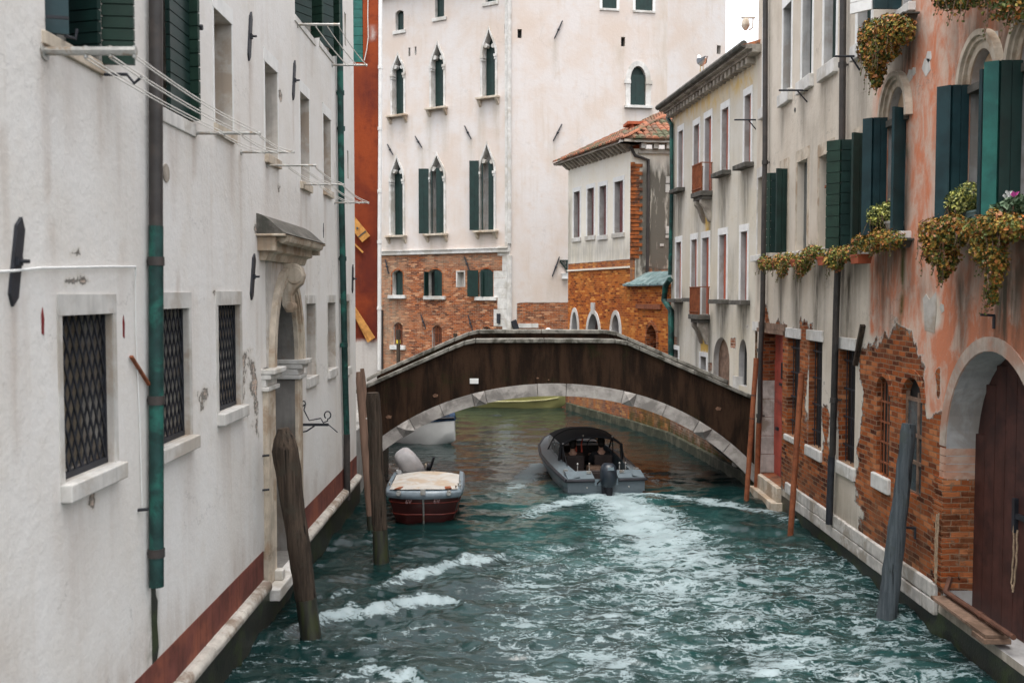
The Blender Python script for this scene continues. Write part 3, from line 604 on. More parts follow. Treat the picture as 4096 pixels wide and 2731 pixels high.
sc = [(.0, kz), (-.22, kz), (-.33, kz - .06), (-.37, kz - .18), (-.33, kz - .30), (-.24, kz - .36), (-.17, kz - .46), (-.17, kz - .56), (-.21, kz - .64), (-.17, kz - .71), (-.08, kz - .71), (.0, kz - .6)]
mb.prism([(a * .85, b) for a, b in sc], kc - .11, kc + .11, ax='x'); mb.tube([(kc - .13, -.19, kz - .18), (kc + .13, -.19, kz - .18)], .12, 14); mb.tube([(kc - .12, -.11, kz - .62), (kc + .12, -.11, kz - .62)], .07, 12)
mesh_obj('scroll_keystone', mb, M['stone_warm'], port, smooth=True, bevel=.01)
mesh_obj('door_step', MB().box(uK0 + .02, uK1 - .02, -.22, .74, .30, .458).box(uD0 - .15, uD0 + .01, -.16, .0, .458, .6), M['stone'], port, bevel=.015)
# ---------------- things fixed to the white house
drain(L, 'drainpipe', [(623, -260), (624, 905, 1), (626, 2346, 1)], .062, [M['pipe_dark'], M['copper']], 'thick drainpipe turning from dark brown to copper green down the near white wall', joints=((624, 1045), (625, 1600), (626, 2210)))
drain(L, 'drainpipe', [(1352, -260), (1358, 60), (1366, 800), (1380, 1500), (1387, 1735, 1), (1389, 1997, 1)], .062, [M['copper'], M['pipe_dark']], 'slim green drainpipe near the far end of the white wall', joints=((1362, 372), (1365, 515), (1371, 1035), (1376, 1380)))
for args, w, lab in (((84, 868, 50, 1226), .11, 'large leaning iron tie plate beside the nearest lattice window'), ((1005, 48, 996, 245), .11, 'iron tie plate between the two nearest blind niches, upper row'), ((1180, 242, 1173, 402), .11, 'iron tie plate between the second and third blind niches'),
                     ((1018, 1014, 1006, 1200), .12, 'iron tie plate just left of the water door hood'), ((1196, 1030, 1190, 1140), .10, 'iron tie plate just right of the scroll keystone'), ((1412, 1058, 1410, 1172), .12, 'iron tie plate at the far corner of the white house')):
    anchor_plate(L, *args, w, lab)
RODS = [((177, 205), (541, 205), .032), ((780, 533), (1041, 532), .018), ((963, 609), (1177, 605), .016), ((1067, 662), (1264, 664), .016), ((1204, 738), (1375, 736), .016), ((1338, 811), (1476, 810), .016), ((1190, 99), (1357, 96), .022), ((1328, 261), (1468, 260), .02)]
RLAB = ['thick steel clothes rail below the nearest green shuttered window', 'clothes rail below the second green shuttered window, behind the drainpipe', 'clothes rail below the nearest blind niche', 'clothes rail below the second blind niche', 'clothes rail below the third blind niche', 'lowest clothes rail, beyond the far green drainpipe', 'clothes rail below the top floor window with open shutters', 'highest far clothes rail reaching in front of the red wall']
RP = []
for (p, q, r), lab in zip(RODS, RLAB):
    u, z = L.uz(*p); D = u; ln = (q[0] - p[0]) / FS * D
    mb = MB().tube([(u, .05, z), (u, -ln, z + .0)], r, 8); mb.tube([(u, -.012, z), (u, 0.0, z)], r * 2.2, 8)
    for f in (.45, .72, .98): mb.tube([(u, -ln * f, z - r * 1.5), (u, -ln * f, z + r * 1.1)], r * .45, 6)
    single(L, 'clothes_rail', mb, M['steel'], lab, 'clothes rail', 'clothes rails on the white wall', smooth=True); RP.append((u, z, ln, r))
for i, j, lab in ((0, 1, 'pale washing line stretched across the near drainpipe'), (1, 2, 'washing line strung below the nearest blind niche'), (3, 4, 'washing line strung between the second and third niches'), (4, 5, 'washing line strung across the far green drainpipe'), (6, 7, 'washing line strung below the top floor windows')):
    a, b = RP[i], RP[j]; mb = MB()
    for f in (.42, .70, .97):
        for e in (-.02, .02):
            pts = []
            for k in range(9):
                t = k / 8; pts.append((a[0] + (b[0] - a[0]) * t, -(a[2] * f + (b[2] * f - a[2] * f) * t) + e * .6, a[1] - a[3] + (b[1] + a[3] - a[1]) * t - .025 * math.sin(math.pi * t) * (.6 + f) + e))
            mb.tube(pts, .0055 if i == 0 else .006, 5)
    single(L, 'washing_line', mb, M['cord'], lab, 'washing line', 'washing lines between the clothes rails')
# white cable along the near wall
pts = [L.uz(x, y, -.03) for x, y in ((-60, 1090), (60, 1083), (160, 1072), (300, 1070), (420, 1067), (542, 1067))]; pts = [(a, -.03, b) for a, b in pts]; u, z = pts[-1][0], pts[-1][2]
pts += [(u + .02, -.02, z - .08)] + [(u + .02, -.014, z - .5), (u + .08, -.014, z - 1.4), (u + .1, -.014, z - 2.2)]
mb = MB().tube(pts[:7], .010, 6); mb.tube(pts[6:], .0045, 5); single(L, 'cable', mb, M['whitepaint'], 'white cable clipped along the near white wall above the lattice window', 'cable', smooth=True)
for i, (x, y) in enumerate(((170, 1285), (494, 1306))):
    u, z = L.uz(x, y); mb = MB().prism([(-.02 + u, z - .085), (.012 + u, z - .10), (.022 + u, z + .02), (.0 + u, z + .10), (-.02 + u, z + .05)], -.004, .02)
    mb2 = mesh_obj('red_slot', mb, mat('red_pigment', (.16, .012, .012), .7, .4, 8, col2=(.02, .006, .006)), wh_)
a, b = L.uz(513, 1425), L.uz(583, 1538); single(L, 'rusty_bar', MB().beam((a[0], -.025, a[1]), (b[0], -.03, b[1]), .03, .02), M['rust'], 'short rusty bar slanting on the white wall beside the near drainpipe', 'iron bar')
u, z = L.uz(655, 690); mesh_obj('vent', MB().tube([(u + .05, -.01, z), (u + .05, .02, z)], .09, 14), M['stone_dirty'], wh_)
u, z = L.uz(1293, 922); mesh_obj('slot', MB().prism([(u - .025, z), (u, z + .13), (u + .025, z), (u, z - .13)], -.008, .02), M['iron'], wh_)
for x, y in ((552, 2040), (1050, 1823), (1050, 1960)):
    u, z = L.uz(x, y); mesh_obj('wall_peg', MB().tube([(u, .02, z), (u, -.09, z + .01)], .016, 6), M['iron'], wh_)
# scrolled iron bracket
u, z = L.uz(1196, 1698); ln = (1315 - 1196) / FS * u; mb = MB().beam((u, .02, z), (u, -ln, z), .03, .04); pts = []; z2 = L.uz(1200, 1612)[1]
for k in range(13): a = math.pi * 1.9 * k / 12; pts.append((u, -.07 - .035 * math.cos(a) * (1 - k / 26), z2 + .0 + .05 * math.sin(a) * (1 - k / 26)))
pts = pts[::-1] + [(u, -.03 + -.05, z2 - .10), (u, -.16, z2 - .26), (u, -.34, z + .10), (u, -ln * .82, z + .03), (u, -ln * .97, z + .06)]
for k in range(11): a = -math.pi / 2 + math.pi * 1.8 * k / 10; pts.append((u, -ln * .97 - .05 * math.cos(a), z + .15 + .06 * math.sin(a)))
mb.tube(pts, .011, 6); mb.tube([(u, .01, z - .13), (u, -.12, z - .1), (u, -.24, z - .02)], .012, 6); mb.tube([(u, -ln, z), (u, -ln - .14, z - .12)], .009, 6)
single(L, 'iron_bracket', mb, M['iron'], 'scrolled wrought iron bracket on the white wall right of the water door', 'bracket', smooth=True)

# ================================================================== RED HOUSE with boards
RH = Frame((-10, 25.6), (-3.42, 25.6)); rh = house(RH, 'red_house', 'deep red plastered house with grey base beyond the bridge')
opR = opening(RH, 1395, 1459, -140, 250, .2); w = win_root(opR, rh, M['teal'], .06, 'shutter'); leaf(w, M['teal'], opR['u0'], opR['z0'], opR['z1'], opR['u1'] - opR['u0'] - .01, 0, 1, boards=11, hdep=.02, name='boards')
paint(RH, 'tint', [(1300, 1367), (1600, 1367), (1600, 1800), (1300, 1800)], .06, 3.0); paint(RH, 'dirt', [(1440, 1000), (1480, 1010), (1475, 1130), (1445, 1140), (1430, 1060)], .25, .8)
paint(RH, 'dirt', [(1480, 1260), (1512, 1220), (1515, 1340), (1490, 1360)], .2, .8); paint(RH, 'dirt', [(1425, 290), (1520, 300), (1520, 420), (1425, 460)], .3, .6)
paint(RH, 'tint', [(1482, 110), (1494, 108), (1496, 150), (1484, 160)], .08, 1.3)
wall(RH, 2.0, RH.len, -1.2, 14, [M['red'], M['red']], rh, .1, 5, skew=(0, -1.3))
def board(x0, y0, x1, y1, w, lab, t=.06, mats=None, nails=0):
    a = RH.uz(x0, y0, -.06); b = RH.uz(x1, y1, -.06); mb = MB().beam((a[0], -.05, a[1]), (b[0], -.05, b[1]), w, t, up=(0, 1, 0))
    if nails: c = ((a[0] + b[0]) / 2, (a[1] + b[1]) / 2); mb.tube([(c[0], -.07, c[1]), (c[0], -.10, c[1])], .03, 8, 1); mb.beam((a[0] * .25 + b[0] * .75, -.083, a[1] * .25 + b[1] * .75), (a[0] * .2 + b[0] * .8, -.083, a[1] * .2 + b[1] * .8), w * .96, .01, 1, up=(0, 1, 0))
    return single(RH, 'wooden_board', mb, mats or [M['ochre'], M['stone_dark']], lab, 'board', 'ochre boards on the red wall')
board(1395, 870, 1465, 956, .26, 'short ochre board bolted to the middle of the red wall', nails=1)
board(1400, 958, 1452, 1010, .04, 'thin pale stick just below the bolted board', .03)
board(1400, 1215, 1478, 1366, .10, 'lower ochre board, left of the pair near the grey base', .05)
board(1405, 1225, 1490, 1356, .15, 'lower ochre board, right of the pair near the grey base', .09)
pts = [RH.uz(x, y) for x, y in ((1474, -60), (1472, 60), (1474, 150), (1468, 200), (1458, 245))]; single(RH, 'loose_cable', MB().tube([(a, -.04, b) for a, b in pts], .012, 6), M['cord'], 'white cable hanging loosely down the upper red wall', 'cable', smooth=True)
drain(RH, 'drainpipe', [(1522, -200), (1521, 500), (1518, 900), (1517, 1480)], .05, [M['whitepaint']], 'white drainpipe at the corner of the red house', dep=-.06, joints=((1521, 270), (1520, 515), (1519, 765), (1518, 968), (1517, 1232)))
# ================================================================== CREAM PALAZZO (background)
PL = Frame((-6.2 - 3.2, 46.75 + 2.0), (-.19, 43.0)); PR = Frame((-.19, 43.0), (6.74, 44.25)); PW = Frame((6.74, 44.25), (9.59, 45.7))
pz = house(PL, 'palazzo', 'tall cream palazzo with pointed gothic windows over a brick base', 'palazzo')
PT = 18.3
def gothic(x0, x1, ytip, ys, yb, mode):
    op = opening(PL, x0, x1, ytip, yb, .38, 'ogee', ys, xm=(x0 + x1) / 2); w = win_root(op, pz, M['reveal_grey'] if mode else M['green'], .34)
    surround(op, .10, M['stone'], w, .05)
    hw = (op['u1'] - op['u0']) / 2; um = op['u0'] + hw
    # little capitals and lobes of the trefoil
    for e in (op['u0'] - .07, op['u1'] - .03):
        mb = MB().box(e - .03, e + .13, -.09, .2, op['zs'] - .09, op['zs'] + .02); mb.box(e - .01, e + .11, -.07, .2, op['zs'] - .2, op['zs'] - .11)
        mesh_obj('capital', mb, M['stone'], w)
    mb = MB(); mb.tube([(um - hw * .55, .0, op['zs'] + (op['z1'] - op['zs']) * .40), (um - hw * .55, .2, op['zs'] + (op['z1'] - op['zs']) * .40)], .10, 10)
    mesh_obj('lobe', mb, M['stone'], w); mb = MB(); mb.tube([(um + hw * .6, .0, op['zs'] + (op['z1'] - op['zs']) * .36), (um + hw * .6, .2, op['zs'] + (op['z1'] - op['zs']) * .36)], .10, 10); mesh_obj('lobe', mb, M['stone'], w)
    sill(op, M['stone_warm'], w, .22, .09, .28, brackets=2)
    zt = op['zs'] + (op['z1'] - op['zs']) * .42
    if mode == 0: leaf(w, M['green'], op['u0'] + .02, op['z0'] + .02, zt, 2 * hw - .06, 0, 1, vertical=3, hdep=.28)
    else:
        leaf(w, M['green'], op['u0'] - .02, op['z0'] + .02, zt, hw * 1.15, 150, 1, vertical=2, hdep=-.06); leaf(w, M['green'], op['u0'] + .05, op['z0'] + .02, zt - .15, hw * .62, 60, 1, vertical=1, hdep=.12)
        leaf(w, M['green'], op['u1'] - .02, op['z0'] + .02, zt, hw * (1.15 if mode == 1 else .9), 18, -1, vertical=2, hdep=.16)
    return op
for a in ((1575, 1620, 220, 300, 464, 0), (1730, 1778, 175, 268, 434, 0), (1932, 1983, 118, 226, 392, 0), (1567, 1615, 631, 722, 943, 0), (1721, 1778, 622, 712, 936, 1), (1921, 1977, 577, 690, 923, 2)): gothic(*a)
for x0, x1, yt, yb in ((1588, 1620, 41, 124), (1744, 1780, -30, 73), (1943, 1984, -75, 12)):
    op = opening(PL, x0, x1, yt, yb, .3, 'seg', yt + 12); w = win_root(op, pz, M['green'], .2); sill(op, M['stone'], w, .14, .16, .06); leaf(w, M['green'], op['u0'] + .14, op['z0'], op['z1'] - .15, op['u1'] - op['u0'] - .16, 0, 1, vertical=3, hdep=.16)
for x0, x1, yt, yb in ((1638, 1646, 191, 226), (1663, 1670, 187, 220), (2018, 2028, 99, 137)): win_root(opening(PL, x0, x1, yt, yb, .3), pz, M['dark'], .27, 'vent_slot')
# brick storey
for x0, x1, yt, ys, yb, md in ((1570, 1612, 1080, 1092, 1180, 0), (1712, 1769, 1076, 1092, 1184, 1), (1918, 1973, 1075, 1090, 1187, 2)):
    op = opening(PL, x0, x1, yt, yb, .32, 'seg', ys); w = win_root(op, pz, M['dark'] if md else M['green'], .28); surround(op, .07, M['brick_reveal'], w, .012); sill(op, M['stone'], w, .2, .16, .12); hw = op['u1'] - op['u0']
    if md == 0: leaf(w, M['green'], op['u0'] + .15, op['z0'] + .01, op['z1'] - .12, hw - .2, 0, 1, hdep=.2, vertical=2)
    if md == 1: leaf(w, M['green'], op['u0'] + .35, op['z0'] + .01, op['z1'] - .06, hw - .36, 0, 1, hdep=.05, vertical=3); leaf(w, M['green'], op['u0'] + .02, op['z0'] + .01, op['z1'] - .12, .5, 75, 1, hdep=0, vertical=2)
    if md == 2: leaf(w, M['green'], op['u0'] - .02, op['z0'] + .01, op['z1'] - .06, .5, 145, 1, hdep=-.05, vertical=2); leaf(w, M['green'], op['u0'] + .04, op['z0'], op['z1'] - .1, .35, 50, 1, hdep=.1); leaf(w, M['green'], op['u1'], op['z0'] + .01, op['z1'] - .04, .62, 12, -1, hdep=.06, vertical=2)
op = opening(PL, 1830, 1857, 1088, 1148, .35); w = win_root(op, pz, M['white_reveal'], .32, 'niche'); surround(op, .06, M['stone'], w, .02)
for x0, x1, yt, ys, yb in ((1574, 1610, 1290, 1302, 1380), (1728, 1767, 1300, 1314, 1396), (1924, 1970, 1306, 1322, 1420)):
    op = opening(PL, x0, x1, yt, yb, .3, 'seg', ys); w = win_root(op, pz, M['dark'], .27); bars(op, .06, w, 6, 2, .018, M['rust']); sill(op, M['stone'], w, .18, .2, .1)
zq = PL.uz(1524, 1016)[1] * .5 + PL.uz(2035, 1004)[1] * .5; uE = PL.len
paint_uz(PL, 'brick', [(0, -2), (uE + 1, -2), (uE + 1, zq), (0, zq)], .08, 1.0)
paint(PL, 'brick', [(1500, 1020), (1570, 1020), (1590, 1200), (1560, 1460), (1500, 1480)], .5, -.25)
paint(PL, 'dirt', [(1520, 1030), (1600, 1030), (1600, 1480), (1520, 1480)], .6, .55); paint(PL, 'dirt', [(1700, 1020), (1990, 1010), (1990, 1060), (1700, 1060)], .3, .5)
paint(PL, 'brick', [(1850, 1190), (1905, 1190), (1905, 1260), (1850, 1250)], .2, 1.0)
paint(PL, 'dirt', [(1525, 780), (1560, 790), (1555, 1015), (1525, 1015)], .4, .5)
for x, y, h in ((1562, 478, 1.3), (1622, 478, 1.0), (1718, 455, 2.0), (1780, 455, 1.6), (1925, 412, 2.4), (1985, 412, 1.5), (1572, 620, 1.0), (1687, 590, 1.6), (1885, 557, 1.2), (1570, 965, 1.0), (1612, 965, .9), (1728, 945, .9), (1775, 945, .9), (1920, 940, .9), (1972, 940, .9), (1590, 1025, 2.0), (1765, 1025, 1.6)): drip(PL, x, y, .3, h, .55)
wall(PL, 0, uE, -1.2, PT, [M['palazzo'], M['stone']], pz, .16, 7.5)
# cornice, string course, quoins
mb = MB().box(-.2, uE + .12, -.35, .2, PT, PT + .22).box(-.2, uE + .08, -.2, .2, PT - .25, PT)
for i in range(28): mb.box(.1 + i * .37, .25 + i * .37, -.3, 0, PT - .2, PT - .002)
mesh_obj('cornice', mb, M['stone'], pz)
mesh_obj('roof', MB().prism([(-.5, PT + .22), (7.5, PT + .22), (7.5, PT + 2.4)], -.3, uE + .0, ax='x'), M['tile'], pz)
mesh_obj('string_course', MB().box(-.2, uE + .02, -.10, .05, zq - .06, zq + .10).box(-.2, uE - .01, -.14, .05, zq + .10, zq + .15), M['stone'], pz, bevel=.01)
mb = MB(); r = random.Random(11); z = 0.2
while z < PT - .3:
    h = r.uniform(.3, .5) if z < zq else r.uniform(.55, 1.0); wq = (r.choice((.35, .6, .8)) if z < zq else .22); mb.box(uE - wq, uE + .03, -.015, .3, z + .004, min(z + h - .004, PT - .26)); z += h
mb.tube([(uE + .02, -.03, .3), (uE + .02, -.03, zq - .2)], .11, 10); mb.tube([(uE + .02, -.03, zq + .3), (uE + .02, -.03, PT - .3)], .09, 10)
mesh_obj('quoin', mb, M['stone'], pz)
# right-hand facade and wing: children of the palazzo placed in its own axes
def sub_frame(F, name):
    e = bpy.data.objects.new(name, None); COL.objects.link(e); e.parent = pz; d = F.o - PL.o; e.location = (d.dot(PL.x), d.dot(PL.y), 0); e.rotation_euler = (0, 0, F.rot - PL.rot); return e
def side_mesh(F, name, mb, m, **k):
    """mesh written in facade F's axes, linked under the palazzo"""
    o = mesh_obj(name, mb, m, pz, **k); d = F.o - PL.o; o.location = (d.dot(PL.x), d.dot(PL.y), 0); o.rotation_euler = (0, 0, F.rot - PL.rot); return o
class At:  # parents a part to the palazzo while its mesh is written in facade F's axes
    def __init__(s, F): s.F = F
def place(o, F):
    d = F.o - PL.o; o.location = (d.dot(PL.x), d.dot(PL.y), 0); o.rotation_euler = (0, 0, F.rot - PL.rot); return o
op = opening(PR, 2517, 2578, 265, 422, .3, 'round', 320); w = place(win_root(op, pz, M['green'], .2), PR); surround(op, .22, M['stone'], w, .03); sill(op, M['stone'], w, .28, .12, .15); leaf(w, M['green'], op['u0'] + .02, op['z0'], op['zs'] + .25, op['u1'] - op['u0'] - .04, 0, 1, vertical=3, hdep=.1)
mesh_obj('capital', MB().box(op['u0'] - .28, op['u0'] + .01, -.06, .05, op['zs'] - .16, op['zs']), M['stone'], w); mesh_obj('capital', MB().box(op['u1'] - .01, op['u1'] + .28, -.06, .05, op['zs'] - .16, op['zs']), M['stone'], w)
for x0, x1, yb in ((2404, 2461, 33), (2535, 2603, 41)): op = opening(PR, x0, x1, -140, yb, .3); w = place(win_root(op, pz, M['green'], .12), PR); surround(op, .12, M['whitepaint'], w, .02); leaf(w, M['green'], op['u0'] + .02, op['z0'] + .01, op['z1'], op['u1'] - op['u0'] - .04, 0, 1, vertical=4, hdep=.06); sill(op, M['stone'], w, .12, .1, .05)
for x0, x1, yt, yb in ((2479, 2495, 148, 186), (2070, 2087, 117, 153)): place(win_root(opening(PR, x0, x1, yt, yb, .3), pz, M['dark'], .25, 'vent_slot'), PR)
zb = PR.uz(2150, 1214)[1]; paint_uz(PR, 'brick', [(.35, -2), (9, -2), (9, zb), (.35, zb)], .06, 1.0); paint(PR, 'brick', [(2066, 1300), (2120, 1300), (2150, 1400), (2066, 1400)], .1, -.2)
for x, y, w, h, v in ((2218, 160, .2, 1.6, .6), (2213, 570, .2, 1.5, .6), (2209, 1106, .2, 1.4, .5), (2480, 190, .3, 1.0, .4), (2600, 440, .4, 1.0, .4), (2510, 440, .4, 1.0, .4)): drip(PR, x, y, w, h, v)
paint(PR, 'dirt', [(2640, -100), (2668, -100), (2668, 480), (2640, 480)], .5, .45)
place(wall(PR, 0, PR.len, -1.2, 24, [M['palazzo'], M['white_reveal']], pz, .22, 7.0), PR)
side_mesh(PR, 'stone_band', MB().box(PR.u(2073), PR.u(2153), -.02, .05, PR.uz(2100, 1311)[1], PR.uz(2100, 1293)[1]), M['stone'])
place(win_root(opening(PW, 2858, 2874, 180, 215, .3), pz, M['dark'], .25, 'vent_slot'), PW)
place(wall(PW, 0, PW.len, -1.2, 24, [M['palazzo'], M['white_reveal']], pz, .3, 5.0, name='wing_wall'), PW)
# ---------------- things fixed to the palazzo
for F, a, lab in ((PL, (1549, 577, 1572, 620), 'tie bar nearest the white pipe, above the first gothic window'), (PL, (1660, 545, 1687, 590), 'tie bar between the first and second upper gothic sills'), (PL, (1858, 504, 1885, 557), 'tie bar left of the third gothic window head'), (PR, (2250, 84, 2218, 155), 'topmost tie bar on the plain cream side wall'), (PR, (2248, 497, 2213, 564), 'tie bar halfway up the plain cream side wall'), (PR, (2238, 1027, 2209, 1106), 'lowest tie bar on the cream side wall, by the green lamp bracket'),
                   (PL, (1541, 1037, 1555, 1095), 'tie bar at the left end of the brick storey'), (PL, (1857, 1025, 1879, 1086), 'tie bar right of the small white niche in the brick'), (PL, (1683, 1258, 1703, 1316), 'tie bar left of the middle barred window'), (PL, (1872, 1260, 1892, 1325), 'tie bar right of the middle barred window')): tie_bar(F, *a, lab)
def slab_on(F, x0, x1, y0, y1, rot, name, lab, cat, m=M['iron'], t=.12):
    a = F.uz(x0, y1); b = F.uz(x1, y0); c = ((a[0] + b[0]) / 2, (a[1] + b[1]) / 2); w, h = (b[0] - a[0]) / 2, (b[1] - a[1]) / 2; cs, sn = math.cos(rot), math.sin(rot)
    mb = MB().prism([(c[0] + x * w * cs - y * h * sn, c[1] + x * w * sn + y * h * cs) for x, y in ((-1, -1), (1, -1), (1, 1), (-1, 1))], -t, -.01); mb.box(c[0] - .03, c[0] + .03, -.011, .05, c[1] - .03, c[1] + .03); return single(F, name, mb, m, lab, cat, bevel=.01)
slab_on(PL, 1992, 2003, 1254, 1293, 0, 'loudspeaker', 'small black loudspeaker on the brick edge left of the palazzo corner', 'loudspeaker'); slab_on(PR, 2047, 2069, 1280, 1318, -.35 * -1, 'loudspeaker', 'tilted black loudspeaker on the pale stone right of the palazzo corner', 'loudspeaker', t=.16)
u, z = PR.uz(2191, 1322); single(PR, 'wall_lamp', MB().ball((u, -.08, z), (.13, .09, .13)).tube([(u, -.01, z), (u, .03, z)], .10, 12), M['whitepaint'], 'small round white wall lamp on the brick just above the bridge', 'wall lamp', smooth=True)
# lace-like lamp bracket
a = PR.uz(2238, 1042); b = PR.uz(2262, 1083); mb = MB().beam((a[0], -.05, a[1]), (b[0] + .1, -.05, a[1]), .06, .05); mb.beam((b[0] + .05, -.05, a[1]), (b[0] + .05, -.05, b[1] - .1), .06, .05); mb.beam((a[0], -.05, a[1]), (b[0] + .05, -.05, b[1]), .05, .04)
for k in range(4): c = (a[0] + (b[0] - a[0]) * (.35 + .2 * k), -.05, a[1] - (.06 + .07 * k)); mb.tube([(c[0] + .07 * math.cos(t * .7), -.05, c[2] + .07 * math.sin(t * .7)) for t in range(9)], .014, 5)
single(PR, 'lamp_bracket', mb, M['green'], 'ornate dark green lamp bracket on the cream wall beside the brick house', 'bracket')
a = PR.uz(2247, 1115); b = PR.uz(2272, 1096); single(PR, 'junction_box', MB().box(a[0], b[0], -.16, -.002, a[1], b[1]).box(a[0] - .02, b[0] + .02, -.18, -.002, b[1], b[1] + .03), M['whitepaint'], 'small white box hanging below the green lamp bracket', 'box')
pts = [PL.uz(x, y, -.06) for x, y in ((1527, 1240), (1526, 1330), (1527, 1475))]; single(PL, 'drainpipe', MB().tube([(a, -.06, b) for a, b in pts], .07, 8), M['pipe_dark'], 'short dark pipe at the left edge of the palazzo brick', 'drainpipe', 'drainpipes on the facades', smooth=True)

# ================================================================== ORANGE BRICK HOUSE
OF = Frame((2.08, 38.2), (3.84, 33.0)); OL = Frame((3.84, 33.0), (4.72, 29.9)); OS = Frame((3.84, 33.0), (8.0, 33.4))
oh = house(OF, 'brick_house', 'orange brick house with cream upper floor and tiled hip roof beside the canal')
def op_place(o, F):
    d = F.o - OF.o; o.location = (d.dot(OF.x), d.dot(OF.y), 0); o.rotation_euler = (0, 0, F.rot - OF.rot); return o
OT = OF.uz(2506, 600)[1]
for x0, x1, yt, yb in ((2295, 2319, 770, 952), (2349, 2375, 757, 945), (2397, 2424, 748, 943), (2457, 2491, 730, 934)):
    op = opening(OF, x0, x1, yt, yb, .24, rm=1); w = win_root(op, oh, M['maroon'], .21); surround(op, .11, M['whitepaint'], w, .015, .16); sill(op, M['stone'], w, .14, .16, .06)
    leaf(w, M['maroon'], op['u1'] - .01, op['z0'] + .02, op['z1'] - .01, (op['u1'] - op['u0']) * .55, 14, -1, hdep=.16, vertical=2)
for x0, x1, xi0, xi1, yo, yi in ((2282, 2317, 2288, 2312, 1231, 1247), (2347, 2405, 2353, 2397, 1237, 1257), (2442, 2487, 2449, 2480, 1244, 1259)):
    op = opening(OF, xi0, xi1, yi, 1500, .3, 'round', 1335); w = win_root(op, oh, M['reveal_grey'] if xi0 < 2300 else M['browndoor'], .27, 'doorway'); surround(op, .16, M['stone'], w, .03); um = (op['u0'] + op['u1']) / 2
    if xi0 == 2353: mesh_obj('keystone', MB().box(um - .14, um + .14, -.06, .1, op['z1'] + .02, op['z1'] + .42), M['stone'], w)
    if xi0 == 2449:
        mb = MB(); c = (um + .1, op['zs'] - .35)
        for k in range(9): a = math.pi * k / 8; mb.tube([(c[0], .2, c[1]), (c[0] + .42 * math.cos(a), .2, c[1] + .75 * math.sin(a))], .02, 5)
        mb.box(op['u0'], op['u1'], .18, .22, c[1] - .04, c[1] + .02)
        for k in range(6): mb.tube([(op['u0'] + .1 + k * .16, .2, c[1] - 1.2), (op['u0'] + .1 + k * .16, .2, c[1])], .02, 5)
        mesh_obj('fanlight_grille', mb, M['stone_warm'], w)
zpl = OF.uz(2400, 1049)[1]; paint_uz(OF, 'brick', [(-.5, -2), (9, -2), (9, zpl), (-.5, zpl)], .03, 1.0)
paint_uz(OF, 'dirt', [(-.5, zpl - .02), (9, zpl - .02), (9, zpl + .85), (5, zpl + .55), (3, zpl + .8), (-.5, zpl + .7)], .35, .5); paint(OF, 'dirt', [(2262, 800), (2285, 800), (2283, 1060), (2262, 1060)], .2, .8)
paint_uz(OF, 'dirt', [(-.5, zpl - .25), (9, zpl - .25), (9, zpl), (-.5, zpl)], .08, .35)
paint_uz(OF, 'dirt', [(-1, -2), (9, -2), (9, 1.1), (-1, 1.1)], .5, .6)
wall(OF, 0, OF.len, -1.2, OT, [M['orange'], M['reveal_grey']], oh, .12, 0)
mesh_obj('stone_ledge', MB().box(-.02, OF.len, -.05, .02, zpl - .26, zpl - .2), M['orange'], oh)
# side face above the lean-to, with toothed brick corner
paint_uz(OS, 'brick', [(-.1, 0), (.16, 0), (.16, OT - .45), (-.1, OT - .45)], .10, 1.0); paint(OS, 'dirt', [(2535, 690), (2720, 660), (2720, 1110), (2535, 1110)], .45, 1.7); paint(OS, 'brick', [(2555, 1040), (2700, 1060), (2700, 1110), (2540, 1110)], .3, .6)
op_place(wall(OS, 0, OS.len, 3.0, OT, [M['orange']], oh, .1, 3.0), OS)
mb = MB(); z = zpl + .06; k = 0
while z < OT - .5: mb.box(.0, .30 + (.10 if k % 2 else 0), -.03 - (.02 if k % 2 else 0), .1, z, z + .10); z += .13; k += 1
op_place(mesh_obj('brick_quoin', mb, mat('quoin_brick', (.30, .09, .025), .9, .4, 5, col2=(.09, .045, .03), bump=.3), oh), OS)
mb = MB()
for x0, x1, y0, y1 in ((2663, 2690, 706, 732), (2662, 2690, 738, 770), (2663, 2684, 905, 935), (2662, 2684, 940, 952), (2640, 2655, 975, 985)): a = OS.uz(x0, y1); b = OS.uz(x1, y0); mb.box(a[0], b[0], -.02, .05, a[1], b[1])
op_place(mesh_obj('corner_stone', mb, M['stone'], oh), OS)
# lower canal wall with verdigris coping, niche and timber lintel
zc = OL.uz(2600, 1137)[1]
opn = opening(OL, 2589, 2629, 1299, 1420, .35, 'pointed', 1345); w = op_place(win_root(opn, oh, M['brick_reveal'], .3, 'niche'), OL); surround(opn, .10, M['brick_reveal'], w, .03)
paint_uz(OL, 'brick', [(-.5, -2), (9, -2), (9, zc + 1), (-.5, zc + 1)], .05, 1.0); paint(OL, 'tint', [(2520, 1140), (2680, 1150), (2660, 1215), (2540, 1210)], .2, .0)
paint(OL, 'moss', [(2400, 1560), (2700, 1640), (2700, 1800), (2400, 1700)], .2, .6)
op_place(mesh_obj('footing', MB().box(-.05, OL.len + .05, -.09, .3, -1.2, .27), M['moss_stone'], oh, bevel=.03), OL); mesh_obj('footing', MB().box(0, OF.len + .05, -.09, .3, -1.2, .27), M['moss_stone'], oh, bevel=.03); paint_uz(OL, 'dirt', [(-1, -2), (9, -2), (9, 1.1), (-1, 1.1)], .5, .6); paint_uz(OL, 'moss', [(-1, -2), (9, -2), (9, .7), (-1, .7)], .3, .8)
op_place(wall(OL, 0, OL.len, -1.2, zc, [M['orange'], M['brick_reveal']], oh, .1, 3.4), OL)
a = OL.uz(2543, 1240, -.06); b = OL.uz(2641, 1240, -.06); op_place(mesh_obj('timber_lintel', MB().box(a[0], b[0], -.07, .03, b[1] + .02, b[1] + .17), M['rust'], oh), OL)
mb = MB()
